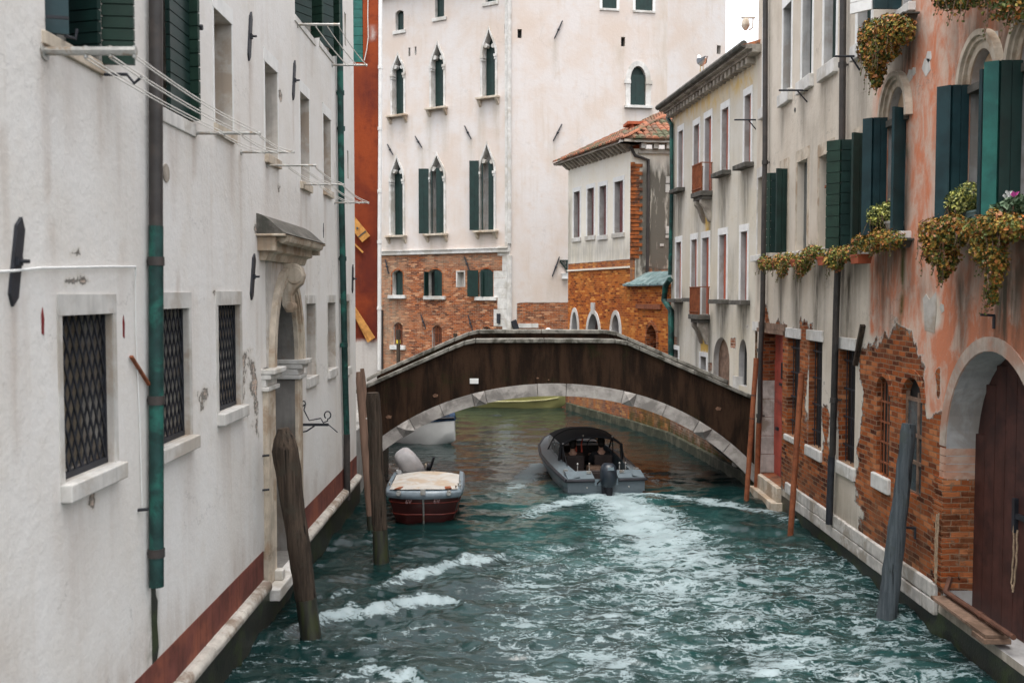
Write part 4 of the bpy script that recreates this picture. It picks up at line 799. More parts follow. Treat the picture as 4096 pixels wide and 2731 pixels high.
n_ = 6; uL = OL.len
for i in range(n_): mb.prism([(-.16, zc + .0), (.55, zc + .42), (.55, zc + .37), (-.16, zc - .05)], -.22 + (uL + .1) * i / n_, -.22 + (uL + .1) * (i + 1) / n_ - .015, ax='x'); mb.box(-.22 + (uL + .1) * i / n_ - .02, -.22 + (uL + .1) * i / n_ + .005, -.165, .3, zc - .02, zc + .03)
op_place(mesh_obj('lean_to_roof', mb, M['copper_grey'], oh), OL)
# eaves, corbels, tiled hip roof
mb = MB().box(-.5, OF.len + .42, -.42, .3, OT + .16, OT + .24)
for i in range(17): mb.prism([(-.36, OT + .15), (.0, OT + .15), (.0, OT - .08), (-.12, OT - .04)], .05 + i * .33, .19 + i * .33, ax='x')
mesh_obj('eaves', mb, M['stone_dirty'], oh)
mb = MB().box(-.42, OS.len, -.42, .2, OT + .16, OT + .235)
for i in range(12): mb.box(.3 + i * .42, .46 + i * .42, -.3, 0, OT - .02, OT + .15)
mb.box(.25, OS.len, -.1, .02, OT - .16, OT - .06)
op_place(mesh_obj('corbel', mb, M['stone'], oh), OS)
def tiled(F, u0, u1, zb, depth, rise, hipl, hipr, seed):
    """rows of barrel tiles lying on one slope"""
    mb = MB(); r = random.Random(seed); n = int((u1 - u0) / .22); rows = int(math.hypot(depth, rise) / .34); sl = Vector((0, depth, rise)) / rows
    for i in range(n):
        for j in range(rows):
            f = j / rows; u = u0 + (i + .5) * (u1 - u0) / n
            if u < u0 + hipl * f or u > u1 - hipr * f: continue
            p = Vector((u + r.uniform(-.015, .015), -.46, zb)) + sl * j; q = p + sl * 1.12; w = .105 + r.uniform(-.008, .008); b = len(mb.v)
            for e, hh in ((p, .045), (q, .02)):
                for k in range(6): a = math.pi * k / 5; mb.v.append((e.x - math.cos(a) * w, e.y, e.z + math.sin(a) * .075 + hh))
            for k in range(5): mb.f.append((b + k, b + k + 1, b + 7 + k, b + 6 + k)); mb.mi.append(0)
            mb.f.append(tuple(b + k for k in range(6))); mb.mi.append(0)
    mb.face([(u0, -.46, zb), (u1, -.46, zb), (u1 - hipr, -.46 + depth, zb + rise), (u0 + hipl, -.46 + depth, zb + rise)]); return mb
tm, t_, p_, o_x = new_mat('barrel_tiles'); nn = NT(t_); rr_ = t_.nodes.new('ShaderNodeNewGeometry').outputs['Random Per Island']
c_ = nn.mix(nn.ramp(rr_, .15, .9), (.26, .09, .042), (.12, .065, .042)); c_ = nn.mix(nn.ramp(nn.noise(nn.coord(), 1.3, 6, .65), .48, .6), c_, (.07, .07, .035)); nn.set(p_.inputs['Base Color'], c_); p_.inputs['Roughness'].default_value = .9
mesh_obj('roof', tiled(OF, -.5, OF.len + .45, OT + .22, 4.2, 2.0, .6, 3.6, 5), tm, oh)
op_place(mesh_obj('roof', tiled(OS, -.45, OS.len, OT + .22, 4.2, 2.0, 3.6, 0, 6), tm, oh), OS)
a = OS.uz(2506, 516, 3); b = OS.uz(2576, 497, 3); mb = MB().box(a[0] + .1, b[0] - .1, 2.8, 3.4, a[1] - 1.2, a[1]).box(a[0] - .02, b[0] + .02, 2.7, 3.5, b[1] - .05, b[1] + .05)
for k in range(3): mb.box(a[0] + .14 + k * .2, a[0] + .24 + k * .2, 2.8, 3.4, a[1], b[1] - .05)
op_place(mesh_obj('chimney', mb, [M['terracotta']], oh), OS)
drain(OS, 'drainpipe', [(2522, 585), (2540, 622), (2593, 640), (2594, 800), (2589, 1104)], .055, [M['pipe_dark']], 'dark drainpipe elbowing down the sooty side of the brick house', dep=-.08)
drain(OL, 'drainpipe', [(2680, 1118), (2662, 1143), (2656, 1200), (2684, 1242), (2684, 1440)], .09, [M['copper']], 'verdigris drainpipe bending below the lean-to roof of the brick house', dep=-.14)
# ================================================================== YELLOW HOUSE (right bank, beyond the bridge)
YF = Frame((4.72, 29.9), (5.5, 22.7)); yh = house(YF, 'yellow_house', 'faded yellow house with red shutters, dentil eaves and two small iron balconies')
YT = YF.uz(2700, 440)[1]
def ywin(x0, x1, yt, yb, sl=True, door=False):
    op = opening(YF, x0, x1, yt, yb, .19); w = win_root(op, yh, M['redwood'], .17); surround(op, .10, M['whitepaint'], w, .015, .17)
    if sl: sill(op, M['stone_dark'], w, .22, .11, .22, bevel=.01)
    leaf(w, M['redwood'], op['u1'] - .02, op['z0'] + .01, op['z1'] - .01, (op['u1'] - op['u0']) * .6, 8, -1, hdep=.12, vertical=3); return op
ywin(2710, 2728, 533, 760); Ya = ywin(2771, 2792, 510, 766, False); Yb = ywin(2815, 2840, 481, 774, False); ywin(2882, 2908, 446, 695); ywin(2972, 2997, 392, 663)
ywin(2704, 2724, 971, 1194); Yc = ywin(2765, 2787, 961, 1191, True); Yd = ywin(2808, 2835, 954, 1256, False); ywin(2876, 2905, 942, 1197); ywin(2962, 2988, 929, 1200)
op = opening(YF, 2806, 2829, 1424, 1492, .3); w = win_root(op, yh, M['maroon'], .2); surround(op, .12, M['whitepaint'], w, .02)
op = opening(YF, 2694, 2716, 1396, 1470, .3); w = win_root(op, yh, M['maroon'], .2); surround(op, .12, M['whitepaint'], w, .02)
for x0, x1, yt, ys, m in ((2856, 2921, 1350, 1440, M['plank']), (2958, 2991, 1357, 1430, M['dark'])):
    op = opening(YF, x0, x1, yt, 1540, .16, 'round', ys); w = win_root(op, yh, m, .14, 'archway')
    if x0 == 2958: mesh_obj('base_stone', MB().box(op['u0'] - .25, op['u0'] + .02, -.06, .1, .2, op['z0'] + .2), M['stone'], w)
u_, z_ = YF.uz(2912, 1455); mesh_obj('handle', MB().tube([(u_, .13, z_ + .2), (u_, .06, z_), (u_ + .03, .13, z_ - .25)], .035, 6), M['iron'], w)
def balcony(op0, op1, xr0, yr, ys0, lab_w):
    """thin slab on scroll brackets with an iron railing"""
    a = YF.u(xr0, -.3); b = YF.u(yr); z = op1['z0']; d = .33; s = mesh_obj('balcony', MB().box(a, b, -d, .02, z - .13, z - .002).box(a + .05, b - .05, -d + .06, .02, z - .22, z - .131), M['stone_dark'], yh, bevel=.01)
    mb = MB(); h = .72
    for u in np.linspace(a + .04, b - .04, 11): mb.tube([(u, -d + .04, z), (u, -d + .04, z + h)], .013, 5)
    for u in (a + .04, b - .04): mb.tube([(u, -.03, z), (u, -.03, z + h)], .016, 5)
    for zz in (z + .08, z + h): mb.box(a + .02, b - .02, -d + .02, -d + .06, zz - .012, zz + .012)
    mb.box(a + .02, a + .05, -d + .06, 0, z + h - .01, z + h + .01); mb.box(b - .05, b - .02, -d + .06, 0, z + h - .01, z + h + .01)
    mesh_obj('railing', mb, M['rust'], s)
    for u in (a + .2, b - .2): mesh_obj('bracket', MB().prism([(0, z - .22), (-d + .06, z - .22), (-d + .06, z - .32), (-.18, z - .44), (-.11, z - .64), (-.05, z - .78), (0, z - .8)], u - .07, u + .07, ax='x'), M['stone_dirty'], s)
balcony(Ya, Yb, 2763, 2847, 0, ''); balcony(Yc, Yd, 2757, 2841, 0, '')
paint(YF, 'tint', [(2820, 810), (2841, 810), (2841, 940), (2820, 940)], .1, 1.6); paint(YF, 'tint', [(2803, 1345), (2832, 1345), (2832, 1405), (2803, 1405)], .06, 2.2); paint(YF, 'tint', [(2690, 440), (3015, 260), (3015, 330), (2860, 420), (2690, 500)], .3, 1.0)
for x, y, w, h, v in ((2718, 775, .7, 1.6, .8), (2790, 800, .5, 1.0, .7), (2840, 800, .25, 1.6, .9), (2894, 705, .7, 1.3, .8), (2984, 680, .5, 1.2, .7), (2714, 1205, .9, 1.8, .95), (2790, 1275, .35, 1.4, .8), (2840, 1265, .3, 2.0, .95), (2892, 1205, .8, 1.2, .9), (2975, 1210, .6, 1.0, .9), (2700, 800, .4, 3, .5), (2930, 1000, .5, 2.0, .35)): drip(YF, x, y, w, h, v * 1.5)
paint(YF, 'brick', [(2918, 1340), (2945, 1340), (2945, 1410), (2918, 1400)], .12, .62); paint(YF, 'brick', [(2968, 1290), (3000, 1290), (3000, 1320), (2968, 1320)], .1, .62); paint(YF, 'brick', [(2690, 1335), (2712, 1340), (2712, 1385), (2690, 1385)], .1, .6); paint(YF, 'brick', [(2830, 1440), (2852, 1440), (2852, 1500), (2830, 1500)], .1, .6)
paint_uz(YF, 'brick', [(-.5, -2), (9, -2), (9, .9), (-.5, 1.1)], .2, 1.0); paint_uz(YF, 'moss', [(-.5, -2), (9, -2), (9, .45), (-.5, .45)], .15, .9)
mesh_obj('footing', MB().box(-.05, YF.len, -.09, .3, -1.2, .27), M['moss_stone'], yh, bevel=.03); paint_uz(YF, 'dirt', [(-1, -2), (9, -2), (9, 1.3), (-1, 1.3)], .5, .6)
wall(YF, 0, YF.len + .02, -1.2, YT, [M['yellow'], M['reveal_grey']], yh, .09, 5.0)
mb = MB().box(-.2, YF.len + .3, -.36, .1, YT + .02, YT + .12).box(-.15, YF.len + .3, -.24, .1, YT - .05, YT + .02)
for i in range(24): mb.box(.05 + i * .3, .19 + i * .3, -.20, .05, YT - .20, YT - .052)
mesh_obj('dentil_cornice', mb, [M['stone_dirty']], yh)
mesh_obj('roof', MB().prism([(-.44, YT + .122), (5, YT + .122), (5, YT + 1.5), (2.4, YT + 1.0)], -.25, YF.len + .2, ax='x'), M['tile'], yh); mb = MB()
mb.tube([(-.2, -.40, YT + .14), (YF.len + .2, -.40, YT + .14)], .08, 8); mesh_obj('gutter', mb, M['stone_dark'], yh, smooth=True)
drain(YF, 'drainpipe', [(2670, 470), (2686, 500), (2687, 760), (2680, 1100)], .06, [M['copper']], 'long dark green drainpipe at the left edge of the yellow house', dep=-.08, joints=((2687, 770),))

# ================================================================== WEATHERED HOUSE (right bank, near): grey plaster, then salmon pink
RF = Frame((5.5, 22.7), (5.5, 2.0)); rw = house(RF, 'weathered_house', 'long peeling house, grey plaster far end and salmon near end over bare brick')
RU1 = 22.7 - 8.6
# top floor
for x0, x1, yt, yb, sx in ((3043, 3056, 121, 441, 0), (3121, 3153, 52, 388, 1), (3196, 3235, -40, 336, 1), (3282, 3330, -120, 282, 1), (3414, 3468, -250, 195, 1)):
    op = opening(RF, x0, x1, yt, yb, .17, rm=2); w = win_root(op, rw, M['green'], .15); surround(op, .09, M['whitepaint'], w, .012, .22); sill(op, M['stone'], w, .13, .24, .09, bevel=.012)
    leaf(w, M['bluegreen'], op['u1'] - .01, op['z0'] + .03, op['z1'], .22, 12, -1, hdep=.12)
op = opening(RF, 3590, 3625, -300, 58, .2, rm=2); w = win_root(op, rw, M['glass'], .27); sill(op, M['stone'], w, .14, .12, .10)
leaf(w, M['bluegreen'], op['u0'], op['z0'] + .02, op['z1'], .40, 88, 1, hdep=-.02, vertical=2); leaf(w, M['whitepaint'], op['u0'] - .02, op['z0'] + .02, op['z1'], .34, 140, 1, hdep=-.42, boards=8)
# first floor
H = {}
for k, (x0, x1, yt, yb) in dict(h0=(3028, 3051, 716, 1022), h1=(3120, 3145, 690, 1016), h2=(3184, 3224, 655, 1008), h3=(3272, 3322, 632, 997), h4=(3412, 3458, 575, 990)).items():
    op = opening(RF, x0, x1, yt, yb, .15, rm=0); H[k] = op; w = win_root(op, rw, M['glass'] if k in ('h2', 'h3') else M['green'], .13); surround(op, .10, M['stone_warm'] if k != 'h0' else M['stone'], w, .012, .22); sill(op, M['stone'], w, .16, .14, .13, bevel=.012)
    if k == 'h1': leaf(w, M['green'], op['u0'] + .02, op['z0'] + .02, op['z1'] - .02, .20, 92, 1, boards=10, hdep=-.02); leaf(w, M['green_olive'], op['u0'] + .02, op['z0'] + .02, op['z1'] - .02, .10, 150, 1, boards=10, hdep=-.22); leaf(w, M['green'], op['u1'], op['z0'] + .02, op['z1'], .24, 108, -1, hdep=-.02, vertical=2)
    if k == 'h2': leaf(w, M['bluegreen'], op['u1'] - .01, op['z0'] + .02, op['z1'], .22, 8, -1, hdep=.10)
    if k == 'h3': mesh_obj('catch', MB().tube([(op['u0'] + .18, .12, op['z1'] - .55), (op['u0'] + .18, .04, op['z1'] - .55)], .03, 6), M['rust'], w)
    if k == 'h4': leaf(w, M['green'], op['u0'] + .02, op['z0'] + .02, op['z1'] + .05, .21, 92, 1, boards=10, hdep=-.02); leaf(w, M['green_olive'], op['u0'] + .02, op['z0'] - .02, op['z1'] + .05, .24, 138, 1, boards=10, hdep=-.24); leaf(w, M['green'], op['u1'], op['z0'] + .02, op['z1'] + .06, .26, 112, -1, hdep=-.02, vertical=2)
# arched windows of the salmon part
ARCHES = []
for (xo0, xo1, xi0, xi1, yo, yi, ys, yb) in ((3521, 3622, 3543, 3613, 305, 357, 505, 940), (3832, 3974, 3866, 3962, 138, 207, 370, 895), (4013, 4180, 4062, 4168, 20, 110, 290, 885)):
    op = opening(RF, xi0, xi1, yi, yb, .22, 'round', ys, rm=2); zsq = op['zs']; w = win_root(op, rw, M['glass'], .20); hw = op['u1'] - op['u0']; um = op['u0'] + hw / 2
    mb = MB()
    for g0, g1, p in ((.0, .10, -.02), (.10, .15, -.06), (.15, .22, -.10)): mb.strip(outline(op, g0 + .002, 24)[1:-1], outline(op, g1, 24)[1:-1], p, .06)
    mesh_obj('archivolt', mb, M['stone_warm'], w); n_ = [p for p in outline(op, -.02, 20)[1:-1]]; mb = MB().prism(n_, .10, .14, ax='y'); mesh_obj('lunette', mb, mat('lunette_render', (.50, .36, .24), .9, .2, 2.5, col2=(.55, .17, .04)), w)
    mesh_obj('transom', MB().box(op['u0'] - .1, op['u1'] + .1, -.06, .1, zsq - .05, zsq + .04), M['stone_dark'], w); ARCHES.append((op, w))
op, w = ARCHES[0]; leaf(w, M['bluegreen'], op['u0'] + .02, op['z0'], op['zs'] + .1, .20, 92, 1, vertical=2, hdep=-.03); leaf(w, M['bluegreen'], op['u0'] + .02, op['z0'], op['zs'] + .1, .15, 140, 1, hdep=-.24); leaf(w, M['bluegreen'], op['u1'] + .0, op['z0'], op['zs'] + .12, .22, 118, -1, hdep=-.03)
op, w = ARCHES[1]; leaf(w, M['bluegreen'], op['u0'] + .02, op['z0'], op['zs'] + .06, .20, 92, 1, vertical=2, hdep=-.03); leaf(w, M['bluegreen'], op['u0'] + .02, op['z0'], op['zs'] + .06, .17, 138, 1, hdep=-.24); leaf(w, M['bluegreen'], op['u1'] + .0, op['z0'], op['zs'] + .10, .18, 112, -1, hdep=-.03)
op, w = ARCHES[2]; leaf(w, M['green'], op['u0'] + .10, op['z0'], op['zs'] + .08, .24, 92, 1, vertical=2, hdep=-.03); leaf(w, M['teal'], op['u0'] + .10, op['z0'], op['zs'] + .08, .15, 130, 1, hdep=-.28)
mb = MB()
for q, (op, w) in enumerate(ARCHES): sill(op, M['stone'], w, .25, .10, .16)
# ground floor
def gwin(x0, x1, yt, yb, lint=True, barsn=3, sl=None, **k):
    op = opening(RF, x0, x1, yt, yb, .11 if k else .17, **k); w = win_root(op, rw, M['dark'], .10 if k else .15)
    if lint: mesh_obj('lintel', MB().box(op['u0'] - .12, op['u1'] + .06, -.03, .2, op['z1'] + .002, op['z1'] + .2), M['stone'], w, bevel=.01)
    if barsn: bars(op, .05 if k else .08, w, barsn, 4, .011, M['rust'] if k else None)
    if sl: sill(op, M['stone'], w, .08, sl, .05, bevel=.02)
    return op, w
gwin(3154, 3203, 1350, 1738, sl=.12); gwin(3240, 3293, 1361, 1781, sl=.2); gwin(3364, 3427, 1395, 1844, sl=.22)
op4, w4 = gwin(3514, 3568, 1508, 1893, False, 4, .24, arch='round', ys=1570); mesh_obj('rusty_screen', MB().box(op4['u0'] + .2, op4['u1'], .085, .095, op4['z0'], op4['zs']), M['stone_dark'], w4)
op5, w5 = gwin(3620, 3698, 1512, 1960, False, 0, None, arch='round', ys=1590); mb = MB(); a, b = op5['u0'], op5['u1']
for u in (a + .02, (a + b) / 2 + .1, b - .02): mb.box(u - .025, u + .025, .04, .085, op5['z0'], op5['zs'] + .1)
for f in (0, .33, .62, 1): z = op5['z0'] + (op5['zs'] - op5['z0']) * f; mb.box(a, b, .042, .083, z - .025, z + .025)
mesh_obj('frame', mb, M['plank'], w5); mesh_obj('pane', MB().box(a, b, .06, .065, op5['z0'], op5['zs']), M['glass'], w5)
for o_, w_ in ((op4, w4), (op5, w5)): mesh_obj('brick_arch', MB().strip(outline(o_, .004)[1:-1], outline(o_, .11)[1:-1], -.02, .05), M['brick_reveal'], w_)
# red door with stone jamb
opr = opening(RF, 3050, 3134, 1328, 1896, .42, rm=1); dr = win_root(opr, rw, M['reddoor'], .30, 'red_door'); zz = opr['z0']; mb = MB()
for i in range(9): mb.box(opr['u0'] + .01, opr['u1'] - .01, .288, .31, zz + .42 + i * .235, zz + .42 + i * .235 + .228)
mesh_obj('boards', mb, M['reddoor'], dr); um = opr['u0']; zj = RF.uz(3048, 1521)[1]
mb = MB()
for i in range(5): h = (zj - zz) / 5; mb.box(um - .14, um + .01, -.06, .40, zz + i * h + .004, zz + (i + 1) * h - .004)
mesh_obj('stone_jamb', mb, M['plinth'], dr, bevel=.012)
mesh_obj('bolt', MB().box(opr['u0'] + .5, opr['u0'] + .9, .25, .29, zz + 2.0, zz + 2.05).box(opr['u0'] + .65, opr['u0'] + .72, .25, .29, zz + 2.15, zz + 2.5).box(opr['u0'] + .3, opr['u0'] + .42, .24, .29, zz + 1.0, zz + 1.07), M['iron'], dr)
mesh_obj('lintel_beam', MB().box(opr['u0'] - .3, opr['u1'] + .2, -.05, .2, opr['z1'] + .002, opr['z1'] + .09).box(opr['u0'] - .2, opr['u1'] + .3, -.03, .2, opr['z1'] + .095, opr['z1'] + .22), M['plank'], dr)
mesh_obj('threshold', MB().box(opr['u0'] + .0, opr['u1'] + .02, -.10, .4, zz - .30, zz - .002).box(opr['u0'] - .1, opr['u1'] + .1, -.22, .1, zz - .55, zz - .302), M['stone_warm'], dr, bevel=.015)
# narrow opening behind the far pipe
op = opening(RF, 3012, 3032, 1320, 1480, .3, rm=1); w = win_root(op, rw, M['brick_reveal'], .27); mesh_obj('lintel', MB().box(op['u0'] - .1, op['u1'] + .1, -.02, .1, op['z1'], op['z1'] + .2), M['stone'], w)
# big water gate
uG0 = RF.u(3797); uGm = RF.u(3972); opG = dict(u0=uG0, u1=2 * uGm - uG0, z0=.40, z1=RF.uz(3972, 1406)[1], zs=RF.uz(3797, 1790)[1], depth=.45, arch='round', rm=2); RF.ops.append(opG)
gate = panel(opG, .40, 'water_gate', M['browndoor'], rw); mb = MB(); n_ = 9
for i in range(n_):
    a = opG['u0'] + (opG['u1'] - opG['u0']) * i / n_; b = opG['u0'] + (opG['u1'] - opG['u0']) * (i + 1) / n_; zt = float(min(arch_z(opG, a + .01), arch_z(opG, b - .01))); mb.box(a + .006, b - .006, .37, .399, opG['z0'], zt)
mesh_obj('gate_planks', mb, M['browndoor'], gate)
mesh_obj('archivolt', MB().strip(outline(opG, .004, 26)[1:-1], outline(opG, .17, 26)[1:-1], -.015, .06), mat('pinkish_stucco', (.44, .36, .30), .9, .2, 3, col2=(.42, .24, .17), streak=.4, bump=.3), gate)
zs = opG['zs']; mb = MB()
for i in range(4): mb.box(opG['u0'] - .14, opG['u0'] + .002, -.02, .42, zs - .42 + i * .1 + .004, zs - .42 + (i + 1) * .1 - .006)
mesh_obj('impost', mb, mat('pale_brick', (.46, .25, .17), .9, .2, 5, col2=(.5, .36, .28), bump=.3), gate); mb = MB(); z = .666; k = 0; rp_ = random.Random(31); mb.box(opG['u0'] - .2, opG['u0'] + .0025, -.012, .41, .62, zs - .43)
while z < zs - .47:
    for a_, b_, y_ in ((opG['u0'] - .125, opG['u0'] + .006, .02), (opG['u0'] - .125, opG['u0'] + .006, .16), (opG['u0'] - .125, opG['u0'] + .006, .29)): mb.box(a_, b_ + rp_.uniform(-.006, .008), max(.004, y_ - (.06 if k % 2 else .0)), y_ + .122 - (.06 if k % 2 else 0), z + .003, z + .070)
    mb.box(opG['u0'] - .22 - rp_.uniform(0, .1), opG['u0'] + .004, -.03 - rp_.uniform(0, .012), .02, z + .003, z + .070); z += .074; k += 1
mesh_obj('brick_pier', mb, M['brick_reveal'], gate, bevel=.008)
a = RF.uz(4062, 2060, .35); mesh_obj('latch', MB().box(a[0] - .05, a[0] + .25, .33, .37, a[1] - .03, a[1] + .03).box(a[0] - .03, a[0] + .03, .32, .37, a[1] - .2, a[1] + .2), M['iron'], gate)
# painted surfaces
paint(RF, 'tint', [(3650, -160), (3643, 150), (3600, 300), (3500, 330), (3486, 560), (3482, 1330), (3560, 1420), (3700, 1600), (3760, 1800), (4300, 2300), (5600, 2300), (5600, -900), (3650, -900)], .10, 1.0)
paint(RF, 'tint', [(3482, 1010), (3496, 1010), (3496, 1330), (3482, 1330)], .08, 1.8); paint(RF, 'tint', [(3700, 1240), (4200, 1200), (4300, 1700), (3960, 1380), (3800, 1500), (3730, 1560)], .4, 1.9); paint(RF, 'tint', [(3720, 1060), (3830, 1060), (3850, 1300), (3760, 1330)], .3, 1.7); paint(RF, 'tint', [(3590, 460), (3780, 420), (3780, 470), (3600, 500)], .15, 1.6)
BR = [[(3440, 1425), (3479, 1385), (3533, 1350), (3587, 1315), (3650, 1325), (3676, 1429), (3690, 1500), (3712, 1668), (3761, 1684), (3775, 1790), (3815, 1790), (3830, 2440), (3440, 2190), (3425, 1930), (3446, 1554)],
      [(3040, 1335), (3135, 1290), (3160, 1330), (3215, 1290), (3250, 1310), (3245, 1372), (3228, 1500), (3230, 1800), (3310, 1830), (3325, 2085), (3180, 1990), (3120, 1930), (3040, 1900)], [(3345, 1390), (3368, 1390), (3368, 1720), (3345, 1700)], [(3290, 1620), (3318, 1620), (3318, 1850), (3290, 1840)], [(3055, 1230), (3075, 1230), (3075, 1340), (3055, 1340)]]
for b in BR: paint(RF, 'brick', b, .34, 1.0)
paint_uz(RF, 'brick', [(0, 0), (6.6, 0), (6.6, 3.3), (0, 3.0)], .5, .22); paint_uz(RF, 'brick', [(6.6, 0), (14, 0), (14, 2.9), (6.6, 2.9)], .5, .2); paint_uz(RF, 'dirt', [(0, -.5), (14, -.5), (14, .95), (0, .95)], .4, .55)
paint(RF, 'brick', [(3700, 1490), (3725, 1500), (3722, 1665), (3706, 1665)], .04, -1.0); paint(RF, 'brick', [(3738, 1480), (3760, 1470), (3765, 1600), (3745, 1590)], .05, .75)
paint(RF, 'brick', [(3395, 1560), (3445, 1540), (3430, 1760), (3400, 1760)], .12, -.8); paint(RF, 'brick', [(3600, 2060), (3700, 2140), (3690, 2260), (3610, 2200)], .3, -.35); paint(RF, 'brick', [(3450, 1950), (3500, 1960), (3500, 2180), (3450, 2150)], .2, -.4)
for x, y, w, h, v in ((3125, 1075, .35, 1.1, .9), (3190, 1065, .55, 1.3, 1.0), (3270, 1075, .5, 1.3, 1.0), (3395, 1065, .7, 1.2, 1.0), (3035, 1055, .3, .8, .7), (3540, 1010, 1.1, 1.1, .9), (3585, 330, .5, 1.4, 1.0), (3850, 1100, .5, .9, .9), (4030, 1000, 1.2, 1.6, 1.0), (3900, 60, 1.0, 1.1, .8), (4040, 60, .9, 1.2, .9), (3300, 330, .4, .7, .5), (3215, 385, .4, .7, .5), (3130, 440, .4, .7, .5), (3450, 260, .6, 2.0, .45), (3300, 1010, .3, 1.6, .4), (3250, 500, .7, 1.2, .25)): drip(RF, x, y, w, h, v * 1.35)
paint(RF, 'dirt', [(3630, -50), (3660, -50), (3650, 250), (3620, 330), (3600, 300)], .15, 1.0); paint(RF, 'dirt', [(3612, 600), (3640, 600), (3628, 1020), (3602, 1020)], .10, .9); paint(RF, 'dirt', [(3608, 1000), (3720, 1150), (3700, 1230), (3604, 1200)], .3, .6)
paint(RF, 'moss', [(3606, 950), (3622, 950), (3612, 1260), (3598, 1260)], .06, 1.0); paint(RF, 'moss', [(3590, 1280), (3606, 1280), (3600, 1330), (3590, 1330)], .05, .9); paint(RF, 'moss', [(3618, 480), (3630, 480), (3630, 620), (3618, 620)], .05, .8)
paint(RF, 'tint', [(3690, 1190), (3760, 1180), (3765, 1300), (3730, 1340), (3690, 1290)], .08, -1.0)
wall(RF, 0, RU1, .30, 12.5, [M['rightwall'], M['brick_reveal'], M['reveal_grey']], rw, .06, 7.0)
mb = MB().box(-.02, RU1, .004, 1, -1.2, .295); mesh_obj('footing', mb, M['wet'], rw)
# white patches and plinth of two stone courses
mb = MB(); r = random.Random(5); zp = .66
for k, (z0, z1) in enumerate(((.24, .44), (.445, .655))):
    u = .02
    while u < uG0 - .16:
        ln = r.uniform(.45, .95); e = min(u + ln, uG0 - .16); dd0, dd1 = opr['u0'] - .15, opr['u1'] + .1
        if e < dd0 or u > dd1: mb.box(u + .004, e - .004, -.05 - r.uniform(0, .012), .1, z0 + r.uniform(0, .006), z1 - r.uniform(0, .008))
        u = e
mesh_obj('plinth', mb, M['plinth'], rw, bevel=.015)
for poly in ([(3693, 1195), (3705, 1175), (3720, 1200), (3745, 1168), (3748, 1230), (3738, 1330), (3700, 1320), (3698, 1250)],):
    q = [RF.uz(x, y) for x, y in poly]; mesh_obj('bare_patch', MB().prism(q, -.006, .02, ax='y'), M['white_reveal'], rw)
a = RF.uz(3461, 1300); b = RF.uz(3430, 1460); mesh_obj('timber_strip', MB().beam((a[0], -.03, a[1]), (b[0], -.03, b[1]), .09, .06), M['pile_dark'], rw)
for x, y in ((3975, 1262), (3660, 2110)): u, z = RF.uz(x, y); mesh_obj('wall_hook', MB().beam((u + .02, .02, z), (u + .02, -.16, z + .01), .03, .03).beam((u + .02, -.004, z - .15), (u + .02, -.004, z), .05, .02), M['iron'], rw)
for x, y, s in ((3640, 300, .10), (3705, 265, .14), (3715, 225, .09), (3655, 285, .07), (3978, 150, .10), (3768, 1230, .07), (3180, 440, .06)): u, z = RF.uz(x, y); mesh_obj('chip', MB().prism([(u - s, z), (u - s * .4, z + s * .8), (u + s * .8, z + s * .5), (u + s, z - s * .6), (u, z - s)], -.004, .02, ax='y'), M['stone'] if s > .06 else M['dark'], rw)
# ---------------- things on the weathered house
drain(RF, 'drainpipe', [(3062, -200), (3060, 600), (3050, 1250), (3041, 1420), (3040, 1660), (3036, 1690, 1), (3026, 1960)], .055, [M['pipe_dark'], M['rust']], 'dark drainpipe beside the red door at the far end of the grey wall', dep=-.10, joints=((3060, 650), (3040, 1400), (3037, 1662)))
drain(RF, 'drainpipe', [(3374, -200), (3368, 600), (3346, 1200), (3330, 1815), (3326, 1822, 1), (3316, 2095)], .055, [M['pipe_dark'], M['iron']], 'long dark drainpipe in the middle of the grey wall', dep=-.10, joints=((3369, 260), (3336, 1600)))
def rod_out(x0, y0, x1, lab):
    u, z = RF.uz(x1, y0); D = 22.7 - u; ln = (x1 - x0) / FS * D; mb = MB().tube([(u, .03, z), (u, -ln, z)], .02, 6); mb.tube([(u, .0, z - .22), (u, -ln * .35, z - .01)], .014, 6); return single(RF, 'iron_rod', mb, M['iron'], lab, 'rod', 'iron rods sticking out of the grey wall', smooth=True)
rod_out(3340, 226, 3440, 'iron rod jutting out below the topmost hanging plant'); rod_out(3117, 362, 3230, 'iron rod jutting out between two upper window sills'); rod_out(2938, 480, 3025, 'iron rod jutting out in front of the yellow house')
